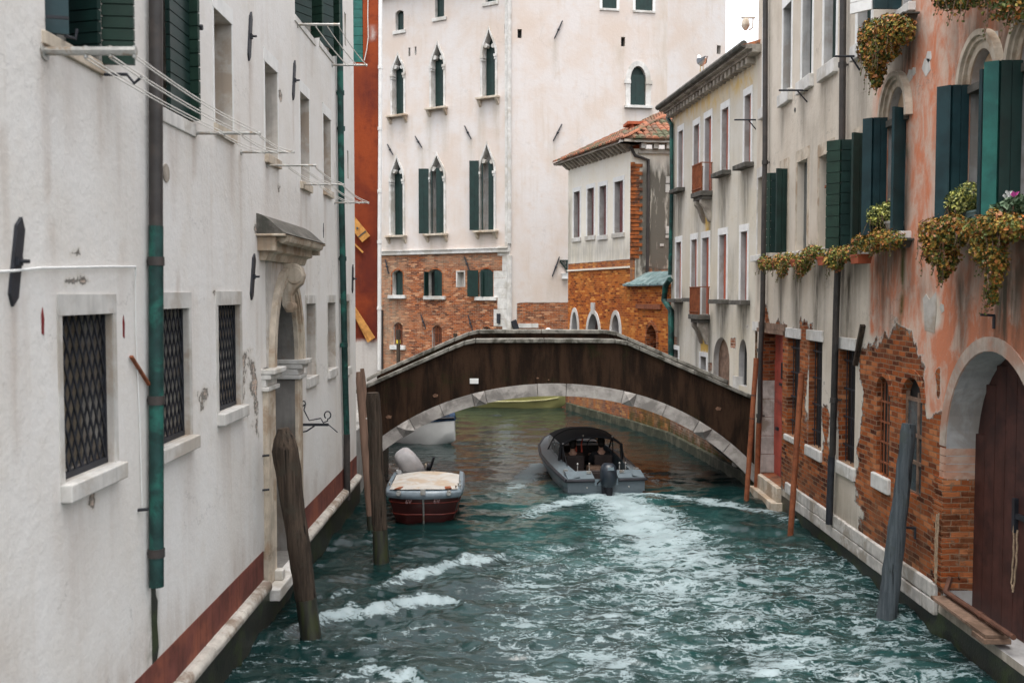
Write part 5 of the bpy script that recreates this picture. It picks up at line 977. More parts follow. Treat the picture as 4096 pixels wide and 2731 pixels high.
# wall bell / lamp on the corner against the sky
u, z = RF.uz(3014, 90, -.02); mb = MB().beam((u, .02, z + .10), (u, -.30, z + .10), .03, .03); c = (u, -.20, z)
mb.loft([[(c[0] + r * math.cos(2 * math.pi * k / 12), c[1] + r * math.sin(2 * math.pi * k / 12), c[2] + h) for k in range(12)] for h, r in ((.09, .03), (.06, .07), (-.04, .095), (-.08, .095), (-.14, .06), (-.18, .03))]); mb.tube([(u, -.03, z + .1), (u, -.04, z - .12), (u, -.12, z - .18)], .015, 6)
single(RF, 'wall_lamp', mb, M['stone_warm'], 'pale lantern on a bracket high at the corner, against the sky', 'wall lamp', smooth=True)
def planter(lab, box, blobs, n, size, mats, seed, wts=None, boxm=None, group='flower boxes on the right-hand wall', name='flower_box', pot=None, cat='planter'):
    """box: (x0,x1,ytop,ybot,dep) in image points on the plane dep in front of the wall; blobs: (x,y,rx,rz,dep,rd)"""
    bl = []
    for x, y, rx, rz, dep, rd in blobs: u, z = RF.uz(x, y, dep); bl.append((u, dep, z, rx, rd, rz))
    if box: x0, x1, yt, yb, dep = box; a = RF.uz(x0, yb, dep); b = RF.uz(x1, yt, dep); base = ((a[0] + b[0]) / 2, dep + .11, min(a[1], b[1]) if a[1] < b[1] else b[1])
    else: c = np.array([b[:3] for b in bl]); base = (c[:, 0].mean(), -.1, min(b[2] - b[5] for b in bl))
    t = thing(name, lab, cat, RF.w(*base), RF.rot, group)
    if box:
        hw = abs(b[0] - a[0]) / 2; h = max(.12, abs(RF.uz(x0, yt, dep)[1] - RF.uz(x0, yb, dep)[1])); mb = MB(); d = .11
        if pot: mb.loft([[(rr * math.cos(2 * math.pi * k / 14), rr * math.sin(2 * math.pi * k / 14) , zz) for k in range(14)] for zz, rr in ((0, pot * .75), (h * .8, pot), (h * .8, pot * 1.1), (h, pot * 1.1), (h * .97, pot * .9))])
        else: mb.loft([[(-hw * f, -d * f, zz), (hw * f, -d * f, zz), (hw * f, d * f, zz), (-hw * f, d * f, zz)] for zz, f in ((0, .86), (h * .8, .97), (h * .8, 1.04), (h, 1.04), (h * .98, .93))])
        mesh_obj('pot' if pot else 'box', mb, boxm or M['terracotta'], t)
    rs = random.Random(seed)
    for b in bl:
        sm = MB()
        for q in range(3):
            p = Vector((b[0] + rs.uniform(-.6, .6) * b[3], b[1] - rs.uniform(.2, .9) * b[4], b[2] - b[5] * .3)) - Vector(base); pts = [p]
            for s_ in range(4): pts.append(pts[-1] + Vector((rs.uniform(-.03, .03), rs.uniform(-.025, .015), -b[5] * rs.uniform(.22, .36))))
            sm.tube(pts, [.006, .005, .0045, .004, .003], 4)
            for s_ in pts[2:]:
                for d_ in (-1, 1): e_ = s_ + Vector((d_ * rs.uniform(.015, .035), -.01, rs.uniform(-.02, .015))); sm.face([s_, s_ + Vector((d_ * .012, -.008, .012)), e_, s_ + Vector((d_ * .012, .004, -.012))], 1)
        mesh_obj('stem', sm, [M['pile_brown'], mats[0]], t)
    mesh_obj('foliage', foliage_mb(bl, n, size, seed, len(mats), base, wts), mats, t); return t
wO = [.2, .16, .26, .13, .19, .06]
planter('farthest flower box on the grey wall, touching the dark drainpipe', (3062, 3090, 1046, 1072, -.32), [(3060, 1052, .20, .16, -.28, .16), (3085, 1060, .18, .12, -.28, .14)], 420, .055, L_MIX, 1)
planter('second flower box from the far drainpipe, straggling below its tray', (3160, 3182, 1040, 1066, -.32), [(3120, 1050, .25, .17, -.30, .17), (3155, 1040, .22, .14, -.28, .16), (3128, 1080, .16, .16, -.32, .10)], 560, .055, L_MIX, 2)
planter('third flower box from the far drainpipe with terracotta tray showing', (3266, 3298, 1028, 1062, -.34), [(3215, 1045, .24, .20, -.32, .18), (3255, 1012, .28, .14, -.28, .17), (3205, 1078, .14, .14, -.34, .10)], 680, .055, L_MIX, 3)
planter('flower box with orange terracotta tray under the bottle green shutters', (3398, 3432, 1020, 1056, -.34), [(3340, 1035, .22, .20, -.33, .18), (3385, 1015, .28, .13, -.28, .16)], 620, .055, L_MIX, 4)
planter('row of orange begonias on the sill of the first arched window', (3450, 3590, 975, 1006, -.22), [(3455, 970, .25, .14, -.26, .16), (3520, 955, .30, .15, -.26, .16), (3570, 960, .24, .14, -.24, .16), (3500, 985, .35, .10, -.28, .12)], 1000, .05, L_ORANGE, 5, wO, boxm=M['stone_dark'])
planter('round yellow-green bush in a grey pot on the first arched window sill', (3525, 3572, 890, 935, -.2), [(3515, 862, .20, .17, -.18, .17), (3550, 850, .18, .17, -.14, .15), (3495, 875, .10, .10, -.18, .10)], 700, .045, L_YELLOW, 6, boxm=M['steel'], pot=.13, name='potted_bush', group='potted bushes on the sills', cat='potted plant')
planter('round yellow-green bush in a green trough on the second arched window sill', (3832, 3902, 855, 892, -.2), [(3835, 805, .20, .15, -.18, .15), (3880, 780, .20, .16, -.16, .15), (3855, 825, .22, .10, -.18, .12), (3803, 820, .10, .10, -.18, .1)], 1000, .04, L_YELLOW, 7, boxm=M['copper_grey'], name='potted_bush', group='potted bushes on the sills', cat='potted plant')
planter('left mass of orange begonias cascading below the second arched window', (3760, 3890, 900, 935, -.2), [(3745, 935, .22, .22, -.32, .22), (3800, 930, .25, .22, -.34, .22), (3850, 920, .22, .14, -.30, .18), (3745, 1000, .16, .20, -.34, .18), (3785, 1030, .14, .20, -.34, .16), (3775, 1085, .07, .12, -.34, .08)], 2300, .05, L_ORANGE, 8, wO, boxm=M['stone_dark'])
planter('right mass of orange begonias trailing a long strand towards the gate', (3920, 4090, 890, 925, -.2), [(3930, 925, .22, .18, -.34, .20), (3990, 910, .26, .18, -.34, .22), (4050, 910, .22, .14, -.30, .18), (3950, 990, .17, .22, -.36, .18), (3985, 1040, .11, .20, -.36, .14), (3975, 1110, .08, .16, -.36, .09), (3965, 1180, .07, .14, -.36, .07)], 2600, .05, L_ORANGE, 9, wO, boxm=M['stone_dark'])
t = planter('white and pink cyclamen in a dark pot at the right edge', (4030, 4075, 860, 890, -.22), [(4010, 830, .16, .07, -.2, .14), (4060, 825, .18, .09, -.2, .14), (4085, 815, .12, .10, -.18, .12)], 420, .07, L_GREEN, 10, boxm=M['stone_dark'], pot=.10, name='potted_cyclamen', group=None, cat='potted plant'); mb = MB(); mb2 = MB()
for x, y, q in ((4036, 786, mb), (4026, 800, mb), (4046, 796, mb), (4058, 795, mb2), (4063, 790, mb2)):
    u, z = RF.uz(x, y, -.24); p = Vector((u, -.24, z)); loc = Vector(((RF.w(*p) - t.location).dot(RF.x), (RF.w(*p) - t.location).dot(RF.y), p.z - t.location.z))
    for k in range(5): a = k * 1.26; q.face([loc, loc + Vector((.03 * math.cos(a) - .012 * math.sin(a), .02 * math.sin(a), .05)), loc + Vector((.035 * math.cos(a), .035 * math.sin(a), .065)), loc + Vector((.03 * math.cos(a) + .012 * math.sin(a), .03 * math.sin(a) - .01, .045))])
mesh_obj('flower', mb, M['whitepaint'], t); mesh_obj('flower', mb2, mat('pink_petal', (.6, .08, .35), .5, .1, 8), t)
planter('huge orange begonia hanging from the top floor window sill', (3480, 3610, 85, 110, -.25), [(3495, 135, .27, .22, -.34, .22), (3560, 118, .30, .20, -.34, .22), (3600, 125, .20, .20, -.30, .20), (3487, 200, .23, .22, -.36, .2), (3540, 190, .24, .22, -.36, .2), (3503, 260, .15, .22, -.36, .16), (3508, 315, .10, .14, -.36, .10)], 2900, .055, L_ORANGE, 11, wO, boxm=M['stone_dark'])
planter('dark trailing plant at the top edge above the second arch', None, [(3800, -20, .25, .16, -.30, .2), (3850, -40, .3, .25, -.3, .2)], 500, .06, L_ORANGE, 12, [.35, .3, .1, .1, .1, .05], name='hanging_plant', group='plants hanging at the top edge', cat='plant')
planter('dark trailing plant at the top right corner of the wall', None, [(4030, -30, .35, .3, -.30, .2), (3930, -60, .35, .24, -.3, .2), (4085, 20, .14, .2, -.3, .14)], 800, .06, L_ORANGE, 13, [.35, .3, .1, .1, .1, .05], name='hanging_plant', group='plants hanging at the top edge', cat='plant')
for i, (x, y, lab) in enumerate(((3255, 1000, 'tuft of spiky grey-green leaves behind the third flower box'), (3355, 990, 'tuft of thin grass leaves before the bottle green shutters'))):
    u, z = RF.uz(x, y, -.15); mb = MB(); r = random.Random(20 + i)
    for k in range(34): a = r.uniform(-1, 1); h = r.uniform(.16, .34); p = Vector((u + r.uniform(-.05, .05), -.15 + r.uniform(-.04, .04), z - .05)); q = p + Vector((a * .16, r.uniform(-.08, .08), h)); mb.face([p - Vector((.008, 0, 0)), p + Vector((.008, 0, 0)), q + Vector((a * .05, 0, -.02))])
    mb.loft([[(u + .07 * f * math.cos(2 * math.pi * k / 10), -.15 + .07 * f * math.sin(2 * math.pi * k / 10), z - h) for k in range(10)] for h, f in ((.16, .8), (.05, 1), (.04, .8))])
    single(RF, 'grass_tuft', mb, L_YELLOW[0], lab, 'plant', 'grassy tufts on the grey wall')
# landing plank, tube, ropes at the gate
a = RF.uz(3745, 2415, -.34); z = .52; mb = MB()
uu0, uu1 = RF.u(3790) - .02, uG0 + 1.55
mb.box(uG0 + .02, uG0 + 1.5, -.17, .10, z, z + .045); mb.box(uG0 + 1.2, uG0 + 1.52, -.19, .12, z - .06, z - .002); single(RF, 'landing_plank', mb, M['plank'], 'worn wooden landing plank along the foot of the brown water gate', 'plank', bevel=.006)
mb = MB().tube([(uG0 + .06, .0, .63), (uG0 + .8, .01, .63), (uG0 + 1.8, .0, .64)], .032, 8); mb.tube([(uG0 + 1.0, .01, .63), (uG0 + 1.06, .01, .63)], .042, 8); mb.beam((uG0 + .08, .0, .63), (uG0 + .02, .08, .80), .05, .05); single(RF, 'rusty_tube', mb, M['old_rust'], 'rusty tube lying along the sill of the brown water gate', 'tube', smooth=True)
def rope(pts, r, lab, name='rope'):
    mb = MB(); P = [Vector(p) for p in pts]; out = []
    for i in range(len(P) - 1):
        for k in range(6): out.append(P[i].lerp(P[i + 1], k / 6))
    out.append(P[-1]); mb.tube([p + Vector((.004 * math.sin(i * 1.9), .004 * math.cos(i * 1.9), 0)) for i, p in enumerate(out)], r, 6)
    return single(RF, name, mb, mats_rope, lab, 'rope', 'ropes at the water gate', smooth=True)
mats_rope = mat('hemp_rope', (.33, .24, .16), .9, .3, 30, bump=.3)
u = uG0 - .05; rope([(u, -.08, 1.60), (u + .0, -.09, 1.2), (u + .01, -.09, .8), (u + .03, -.09, .7), (u + .05, -.09, .8), (u + .05, -.09, 1.2), (u + .06, -.08, 1.62)], .012, 'doubled rope hanging on the brick pier beside the water gate')
a = RF.uz(4058, 2130, .34); rope([(a[0], .33, a[1] + .12), (a[0] + .03, .32, a[1] - .2), (a[0] + .0, .32, a[1] - .6), (a[0] + .06, .31, a[1] - .68), (a[0] + .10, .32, a[1] - .3), (a[0] + .08, .33, a[1] + .05)], .011, 'pale cord looped on the latch of the brown water gate')
# ================================================================== BRIDGE
BY0, BY1 = 22.6, 25.3
BF = Frame((-3.5, BY0), (5.6, BY0)); br = house(BF, 'footbridge', 'low arched footbridge with dark stained sides and pale stone arch ring', 'bridge')
def bu(x, y): u, z = BF.uz(x * S, y * S); return u, z
topl = [(x, y) for x, y in ((836, 888), (845, 880), (1030, 798), (1066, 783.5), (1092, 778), (1250, 777.5), (1412, 778.5), (1440, 783), (1468, 795), (1722, 905), (1740, 912))]; top = [bu(*p) for p in topl]
top[0] = (top[0][0] - .3, top[0][1] - .12)
intr = [bu(*p) for p in ((800, 1110), (836, 1065), (880, 1030), (940, 990), (1000, 960), (1090, 926), (1180, 909), (1270, 905), (1350, 909), (1440, 923), (1520, 950), (1600, 990), (1660, 1035), (1715, 1085), (1740, 1112))]
# smooth the arch: fit circle through ends and crown
A_ = np.array(intr[2:-1]); M_ = np.c_[A_[:, 0], A_[:, 1], np.ones(len(A_))]; s_ = np.linalg.lstsq(M_, (A_ ** 2).sum(1), rcond=None)[0]; cx_, cz_ = s_[0] / 2, s_[1] / 2; cr_ = math.sqrt(s_[2] + cx_ ** 2 + cz_ ** 2)
pf_ = np.polyfit(A_[:, 0], A_[:, 1] - .045, 4); pd_ = np.polyder(pf_); uA0, uA1 = 0.05, 9.05; NA = 40
us_ = np.linspace(uA0, uA1, NA + 1); RING = .28
def topz(u):
    return float(np.interp(u, [p[0] for p in top], [p[1] for p in top]))
def ring_pt(u, g):  # point of the ring offset outwards by g
    z = float(np.polyval(pf_, u)); d = float(np.polyval(pd_, u)); k = math.hypot(1, d); return (u - d / k * g, z + g / k)
def parapet(y0, y1, name, up=0.0):
    mb = MB(); uu = sorted(set(list(us_) + [p[0] for p in top]))
    uu = [u for u in uu if 0 <= u <= 9.1]
    low = [ring_pt(u, RING - .02)[1] if uA0 < u < uA1 else .2 for u in uu]
    mb.strip([(u, z) for u, z in zip(uu, low)], [(u, topz(u) - .09 + up) for u in uu], y0, y1); return mesh_obj(name, mb, M['bridge'], br)
f1 = parapet(.0, .28, 'parapet'); f2 = parapet(BY1 - BY0 - .28, BY1 - BY0, 'parapet', .12)
for y0, y1, par, up in ((-.06, .34, f1, 0), (BY1 - BY0 - .34, BY1 - BY0 + .06, f2, .12)):
    mb = MB(); seg = []
    for i in range(len(top) - 1):
        k = max(1, int(abs(top[i + 1][0] - top[i][0]) / 1.0)); seg += [(top[i][0] + (top[i + 1][0] - top[i][0]) * j / k, top[i][1] + (top[i + 1][1] - top[i][1]) * j / k) for j in range(k)]
    seg.append(top[-1])
    for i in range(len(seg) - 1):
        (a, b), (c, d) = seg[i], seg[i + 1]; g = .006; mb.prism([(a + g, b - .095 + up), (c - g, d - .095 + up), (c - g, d + up), (a + g, b + up)], y0, y1, ax='y')
    mesh_obj('coping', mb, M['bridge_top'], par, bevel=.015)
# arch ring of cut stones with diamond bosses
def ring_stones(y0, y1):
    mb = MB(); n = 26; es = [uA0 + (uA1 - uA0) * i / n for i in range(n + 1)]
    bosses = {bu(940, 985)[0]: 1, bu(1105, 920)[0]: 1, bu(1440, 915)[0]: 1, bu(1605, 978)[0]: 1}; cuts = [uA0]; bl = sorted(bosses)
    marks = []
    for b in bl: marks += [b - .14, b + .14]
    marks += [bu(1235, 900)[0], bu(1300, 900)[0]]; allc = sorted([uA0] + marks + [uA1] + [bu(x, 960)[0] for x in (1020, 1520, 1660)])
    for i in range(len(allc) - 1):
        a, b = allc[i] + .006, allc[i + 1] - .006; k = max(2, int((b - a) / .15)); A = [ring_pt(a + (b - a) * j / k, 0) for j in range(k + 1)]; B = [ring_pt(a + (b - a) * j / k, RING) for j in range(k + 1)]; mb.strip(A, B, y0, y1)
        if any(abs((a + b) / 2 - q) < .05 for q in bl) and y0 < 0:
            c = ((A[0][0] + B[-1][0]) / 2, (A[0][1] + B[-1][1]) / 2); tip = (c[0], y0 - .12, c[1] - .02); P = [(A[0][0], y0 - .002, A[0][1] - .02), (A[-1][0], y0 - .002, A[-1][1] - .02), (B[-1][0], y0 - .002, B[-1][1]), (B[0][0], y0 - .002, B[0][1])]
            for j in range(4): mb.face([P[j], P[(j + 1) % 4], tip])
    return mb
mesh_obj('arch_ring', ring_stones(-.045, .30), M['arch'], br, bevel=.008); mesh_obj('arch_ring', ring_stones(BY1 - BY0 - .30, BY1 - BY0 + .045), M['arch'], br)
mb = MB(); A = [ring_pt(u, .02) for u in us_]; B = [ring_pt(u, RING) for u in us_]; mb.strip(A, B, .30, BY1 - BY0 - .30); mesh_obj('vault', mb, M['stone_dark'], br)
mb = MB(); uu = np.linspace(0.02, 9.08, 30); mb.strip([(u, max(topz(u) - 1.25, ring_pt(min(max(u, uA0), uA1), RING)[1])) for u in uu], [(u, max(topz(u) - .95, ring_pt(min(max(u, uA0), uA1), RING)[1] + .06)) for u in uu], .281, BY1 - BY0 - .281); mesh_obj('deck', mb, M['paving'], br)
M['bare'] = mat('bare_render', (.17, .095, .06), .9, .4, 14, bump=.3)
a, b = bu(1079, 881), bu(1099, 869); mesh_obj('plaque', MB().box(a[0], b[0], -.02, .01, a[1], b[1]), M['whitepaint'], br, bevel=.004)
for x, y, s in ((1235, 868, .06), (1260, 872, .04), (1000, 908, .13), (1650, 938, .14), (893, 957, .14), (868, 968, .07)): u, z = bu(x, y); s *= .5; mesh_obj('bare_spot', MB().prism([(u - s, z), (u - s * .3, z + s * .6), (u + s, z + s * .3), (u + s * .7, z - s * .5), (u - s * .5, z - s * .6)], -.006, .02, ax='y'), M['bare'], br)
# pavement beyond the white house at the bridge foot, and abutments
struct('pavement', MB().box(-14, -3.42, 21.01, 25.59, -1.2, topz(.2) - .95), M['paving'])
mb = MB().box(-3.42, -3.2, BY0 + .01, BY1 - .01, -1.2, .95); struct('left_abutment', mb, M['wet'])
# ================================================================== MOORING POLES
def pole(name, lab, base, top, r0, r1, mats, wet=.55, n=14, group=None, tip=0.0, bands=(), cat='mooring pole', seed=0, cap=False):
    base = Vector(base); top = Vector(top); d = top - base; r = random.Random(seed); pts = []; rr = []; N = 16
    foot = base - d.normalized() * 1.3
    mb = MB(); k = max(.04, wet / d.length); low = [foot, base, base + d * k]; mb.tube([p - base for p in low], [r0, r0, r0 + (r1 - r0) * k], n, 1)
    for i in range(N + 1):
        t = k + (1 - k) * i / N; w = Vector((r.uniform(-1, 1), r.uniform(-1, 1), 0)) * r0 * .05; f = 1 + r.uniform(-.025, .025); pts.append(base + d * t + w - base); rr.append((r0 + (r1 - r0) * t) * f)
    if tip: rr[-1] *= tip; rr[-2] *= (1 + tip) / 2 + .1
    mb.tube(pts, rr, n, 0)
    if r0 > .07:
        ph_ = [r.uniform(0, 6.28) for _ in range(6)]; ax_ = d.normalized(); out_ = []
        for v_ in mb.v:
            v_ = Vector(v_); c_ = ax_ * v_.dot(ax_); q_ = v_ - c_; th_ = math.atan2(q_.y, q_.x); h_ = v_.z; out_.append(tuple(c_ + q_ * (1 + .05 * math.sin(2 * th_ + ph_[0] + h_ * .5) + .035 * math.sin(3 * th_ + ph_[1] - h_ * .9) + .03 * math.sin(5 * th_ + ph_[2] + h_ * 1.7) + .02 * math.sin(h_ * 5 + ph_[3]))))
        mb.v = out_
    o = mesh_obj(name, mb, mats, None, True); o.location = base; tag(o, lab, cat, group)
    for t, h, m in bands: mesh_obj('band', MB().tube([d * t, d * (t + h)], [(r0 + (r1 - r0) * t) * 1.06] * 2, n), m, o, True)
    return o
def on_water(px, py): return on_z(px, py, 0)
def top_at(px, py, ydist): return on_y(px, py, ydist)
b = on_water(1244, 2545); pole('mooring_pole', 'thick dark leaning mooring pole in front of the white water door', b, top_at(1133, 1712, b.y + .05), .135, .172, [M['pile_dark'], M['pile_wet']], .5, group='mooring poles in the canal', tip=.45, seed=1)
b = on_water(1526, 2250); pole('mooring_pole', 'dark upright mooring pole beside the red boat', b, top_at(1491, 1570, b.y), .128, .108, [M['pile_dark'], M['pile_wet']], .55, group='mooring poles in the canal', tip=.9, seed=2)
b = on_water(1484, 2125); p1 = pole('mooring_pole', 'slim brown mooring pole leaning just left of the dark upright one', b, top_at(1434, 1487, b.y), .062, .065, [M['pile_brown'], M['pile_wet']], .3, group='mooring poles in the canal', tip=.7, seed=3)
b = on_water(1490, 2060); pole('mooring_pole', 'slimmer brown pole half hidden behind the other brown one', b, top_at(1449, 1474, b.y), .055, .055, [M['pile_brown'], M['pile_wet']], .3, group='mooring poles in the canal', tip=.7, seed=4, bands=((.66, .008, M['cord']),))
b = on_water(3545, 2478); pole('mooring_pole', 'thick grey leaning mooring pole in front of the bare brick wall', b, top_at(3637, 1694, b.y), .128, .088, [M['pile_grey'], M['pile_grey']], .4, group='mooring poles in the canal', tip=.95, seed=5)
b = on_water(2985, 2007); pole('mooring_pole', 'rust red steel pole standing at the right end of the bridge', b, top_at(3025, 1432, b.y), .053, .053, [M['rust'], M['rust']], .3, 12, group='rust red steel poles by the right wall', bands=((.58, .006, M['iron']), (.74, .006, M['iron'])))
b = on_water(3161, 2146); pole('mooring_pole', 'rust red steel pole in front of the narrow brick windows', b, top_at(3206, 1494, b.y), .053, .053, [M['rust'], M['rust']], .3, 12, group='rust red steel poles by the right wall')
b = Vector(((1593 - 2055) / FS * 42, 42, 0)); pole('mooring_pole', 'distant mooring pole with a yellow band before the palazzo', b, top_at(1593, 1318, 42.1), .085, .085, [M['pile_dark'], M['pile_wet']], .4, 10, group='mooring poles in the canal', bands=((.80, .05, M['gold']),))
b = Vector(((1822 - 2055) / FS * 40, 40, 0)); pole('mooring_pole', 'distant mooring pole just showing above the bridge ramp', b, top_at(1821, 1333, 40.1), .085, .085, [M['pile_dark'], M['pile_wet']], .4, 10, group='mooring poles in the canal')
mb = MB(); q = on_y(1480, 2005, 18.7)
for k in range(2): mb.tube([(q.x + .08 * math.cos(t * .52), q.y + .08 * math.sin(t * .52), q.z + .02 * math.sin(t) - k * .02) for t in range(13)], .008, 5)
single(IDF, 'mooring_rope', mb, M['cord'], 'thin rope looped round the slim brown mooring pole', 'rope')
# ================================================================== BOATS
def hull_rings(secs):
    """secs: (y, half beam, keel z, chine half, chine z, gunwale z) -> open rings from port gunwale under the keel to starboard"""
    return [[(-b, y, g), (-(b * .98 + c * .02), y, g - (g - cz) * .35), (-(b * .5 + c * .5) , y, cz + (g - cz) * .3), (-c, y, cz), (-c * .5, y, (cz + k) / 2), (0, y, k), (c * .5, y, (cz + k) / 2), (c, y, cz), (b * .5 + c * .5, y, cz + (g - cz) * .3), (b * .98 + c * .02, y, g - (g - cz) * .35), (b, y, g)] for y, b, k, c, cz, g in secs]
M['hull_grey'] = mat('grey_gelcoat', (.16, .205, .23), .4, .12, 3, bump=.02, spec=.45, col2=(.10, .13, .15)); M['deck_grey'] = mat('pale_grey_deck', (.10, .125, .14), .45, .12, 3, bump=.03, spec=.4)
M['canvas'] = mat('black_canvas', (.014, .014, .016), .85, .3, 6, bump=.2); M['rubber'] = mat('dark_rubber', (.016, .016, .020), .5, .3, 6, bump=.05); M['seat'] = mat('dark_upholstery', (.03, .022, .02), .7, .3, 5, bump=.1)
M['motor'] = mat('black_motor_cover', (.012, .018, .026), .4, .3, 5, bump=.25, spec=.5)
cm, ct, cp, co_ = new_mat('clear_vinyl'); cp.inputs['Base Color'].default_value = (.5, .55, .55, 1); cp.inputs['Roughness'].default_value = .25; cp.inputs['Alpha'].default_value = .28
bp = on_water(2425, 1975); HEAD = R_(8.5)
mbt = thing('motorboat', 'grey open motorboat with black canopy and black outboard heading under the bridge', 'motorboat', (bp.x, bp.y, 0), HEAD); mbt.rotation_euler = (R_(1.2), 0, HEAD)
secs = [(0, .88, -.22, .80, -.06, .34), (.8, .93, -.22, .84, -.06, .36), (1.8, .97, -.2, .86, -.04, .39), (2.8, .96, -.18, .82, .0, .42), (3.8, .82, -.12, .62, .08, .47), (4.6, .55, .0, .36, .18, .52), (5.1, .24, .15, .14, .28, .56), (5.35, .04, .38, .03, .42, .58)]
rg = hull_rings(secs); mb = MB().loft(rg, 0, False, False); mb.face(rg[0]); hull = mesh_obj('hull', mb, M['hull_grey'], mbt, True)
mb = MB(); S_ = [(-b, y, g) for y, b, k, c, cz, g in secs]; T_ = [(b, y, g) for y, b, k, c, cz, g in secs]
mb.tube([(x - .02, y, z - .03) for x, y, z in S_], .042, 8); mb.tube([(x + .02, y, z - .03) for x, y, z in T_], .042, 8); mb.tube([(-.90, -.02, .31), (-.27, -.03, .31)], .035, 8); mb.tube([(.27, -.03, .31), (.90, -.02, .31)], .035, 8); mesh_obj('rub_rail', mb, M['rubber'], mbt, True)
# side decks sloping up to the coaming, stern quarters, foredeck
mb = MB(); cw = [(0, .60, .40), (.35, .62, .45), (.8, .66, .47), (1.8, .72, .51), (2.8, .72, .56), (3.3, .62, .60)]
for sgn in (-1, 1):
    out = [(sgn * float(np.interp(y, [s[0] for s in secs], [s[1] for s in secs])), y, float(np.interp(y, [s[0] for s in secs], [s[5] for s in secs]))) for y, c, z in cw]; inn = [(sgn * c, y, z) for y, c, z in cw]
    for i in range(len(cw) - 1):
        mb.face([out[i], out[i + 1], inn[i + 1], inn[i]]); mb.face([inn[i], inn[i + 1], (inn[i + 1][0], inn[i + 1][1], -.08), (inn[i][0], inn[i][1], -.08)])
    for a0, a1 in ((.27, .87),):
        mb.loft([[(sgn * a0, y, z0), (sgn * a1, y, z0), (sgn * a1, y, z1), (sgn * a0, y, z1)] for y, z0, z1 in ((-.015, .05, .36), (.34, .05, .46), (.42, .05, .44))])
mb.box(-.27, .27, -.012, .30, .05, .20)
fd = [(3.3, .62, .60), (3.8, .5, .63), (4.6, .3, .64), (5.2, .08, .60)]
for sgn in (-1, 1):
    for i in range(len(fd) - 1):
        y0, c0, z0 = fd[i]; y1, c1, z1 = fd[i + 1]; o0 = (sgn * float(np.interp(y0, [s[0] for s in secs], [s[1] for s in secs])), y0, float(np.interp(y0, [s[0] for s in secs], [s[5] for s in secs]))); o1 = (sgn * float(np.interp(y1, [s[0] for s in secs], [s[1] for s in secs])), y1, float(np.interp(y1, [s[0] for s in secs], [s[5] for s in secs])))
        mb.face([o0, o1, (sgn * c1, y1, z1), (sgn * c0, y0, z0)]); mb.face([(sgn * c0, y0, z0), (sgn * c1, y1, z1), (0, y1, z1 + .04), (0, y0, z0 + .05)])
mesh_obj('deck', mb, M['deck_grey'], mbt)
mesh_obj('cockpit_floor', MB().box(-.64, .64, .3, 3.4, -.12, -.08).box(-.6, .6, .42, .46, -.08, .38), M['seat'], mbt)
mb = MB()
for x in (-.34, .34): mesh_obj('seat', MB().box(x - .22, x + .22, 1.75, 2.2, -.08, .12).box(x - .22, x + .22, 1.66, 1.76, .1, .56), M['seat'], mbt, bevel=.03)
mesh_obj('bench', MB().box(-.6, .6, .48, .85, -.08, .20).box(-.6, .6, .462, .52, .18, .44), M['seat'], mbt, bevel=.03)
mesh_obj('dashboard', MB().box(-.6, .6, 2.95, 3.3, .2, .58), M['seat'], mbt)
mesh_obj('console_box', MB().box(-.10, .22, 1.25, 1.6, -.08, .34), M['plank'], mbt)
wheel = MB().tube([(.36 + .16 * math.cos(t * math.pi / 8), 2.83 + .05 * math.sin(t * math.pi / 8), .60 + .16 * math.sin(t * math.pi / 8)) for t in range(17)], .014, 6); mesh_obj('steering_wheel', wheel, M['rubber'], mbt, True)
# canopy: cloth over two hoops, clear side and front windows
def hoop(y, zt, w, zb, k=11): return [(-w + 2 * w * i / k, y, zb + (zt - zb) * (1 - abs(2 * i / k - 1) ** 3.2)) for i in range(k + 1)]
h = [hoop(1.45, 1.03, .70, .86), hoop(1.7, 1.07, .72, .88), hoop(2.4, 1.09, .73, .89), hoop(3.0, 1.05, .70, .87), hoop(3.25, .98, .68, .84)]
canopy = mesh_obj('canopy', MB().loft(h + [[(x * .985, y, z - .025) for x, y, z in r] for r in h[::-1]], 0, False, False), M['canvas'], mbt, True)
mb = MB()
for r, t in ((h[0], .02), (h[2], .014)): mb.tube([(r[0][0], r[0][1] - .1, .48)] + r + [(r[-1][0], r[-1][1] - .1, .48)], t, 6)
for s in (-1, 1): mb.tube([(s * .70, 1.5, .86), (s * .70, .9, .47)], .012, 6); mb.tube([(s * .73, 2.4, .88), (s * .78, 2.9, .5)], .02, 6); mb.tube([(s * .72, 1.5, .86), (s * .76, 1.55, .48)], .035, 6)
mesh_obj('canopy_frame', mb, M['canvas'], canopy)
mb = MB()
for s in (-1, 1): mb.face([(s * .74, 1.6, .85), (s * .75, 2.35, .87), (s * .78, 2.8, .54), (s * .78, 1.6, .50)]); mb.face([(s * .73, 2.45, .87), (s * .70, 3.2, .84), (s * .64, 3.6, .64), (s * .76, 2.85, .56)])
mb.face([(-.66, 3.28, .94), (.66, 3.28, .94), (.6, 3.7, .66), (-.6, 3.7, .66)]); mesh_obj('window', mb, cm, canopy)
mesh_obj('canopy_clip', MB().ball((-.2, 1.5, 1.06), .022).ball((.5, 1.48, 1.03), .022).ball((-.68, 1.5, .88), .022), M['steel'], canopy)
mesh_obj('strap', MB().tube([(-.22, 2.2, 1.05), (-.27, 2.0, .8), (-.25, 2.0, .6)], .018, 5).tube([(-.06, 2.1, 1.0), (-.14, 1.95, .8), (-.14, 1.9, .6)], .018, 5), mat('red_strap', (.45, .06, .03), .6, .2, 8), canopy)
mb = MB()
for x, y in ((-.55, .36), (-.28, .36), (.42, .36), (.56, .36)):
    mb = MB(); mb.tube([(x, y + .12, .36), (x, y + .12, .58)], .012, 6); mb.ball((x, y + .12, .59), .022); mesh_obj('rod', mb, M['steel'], mbt)
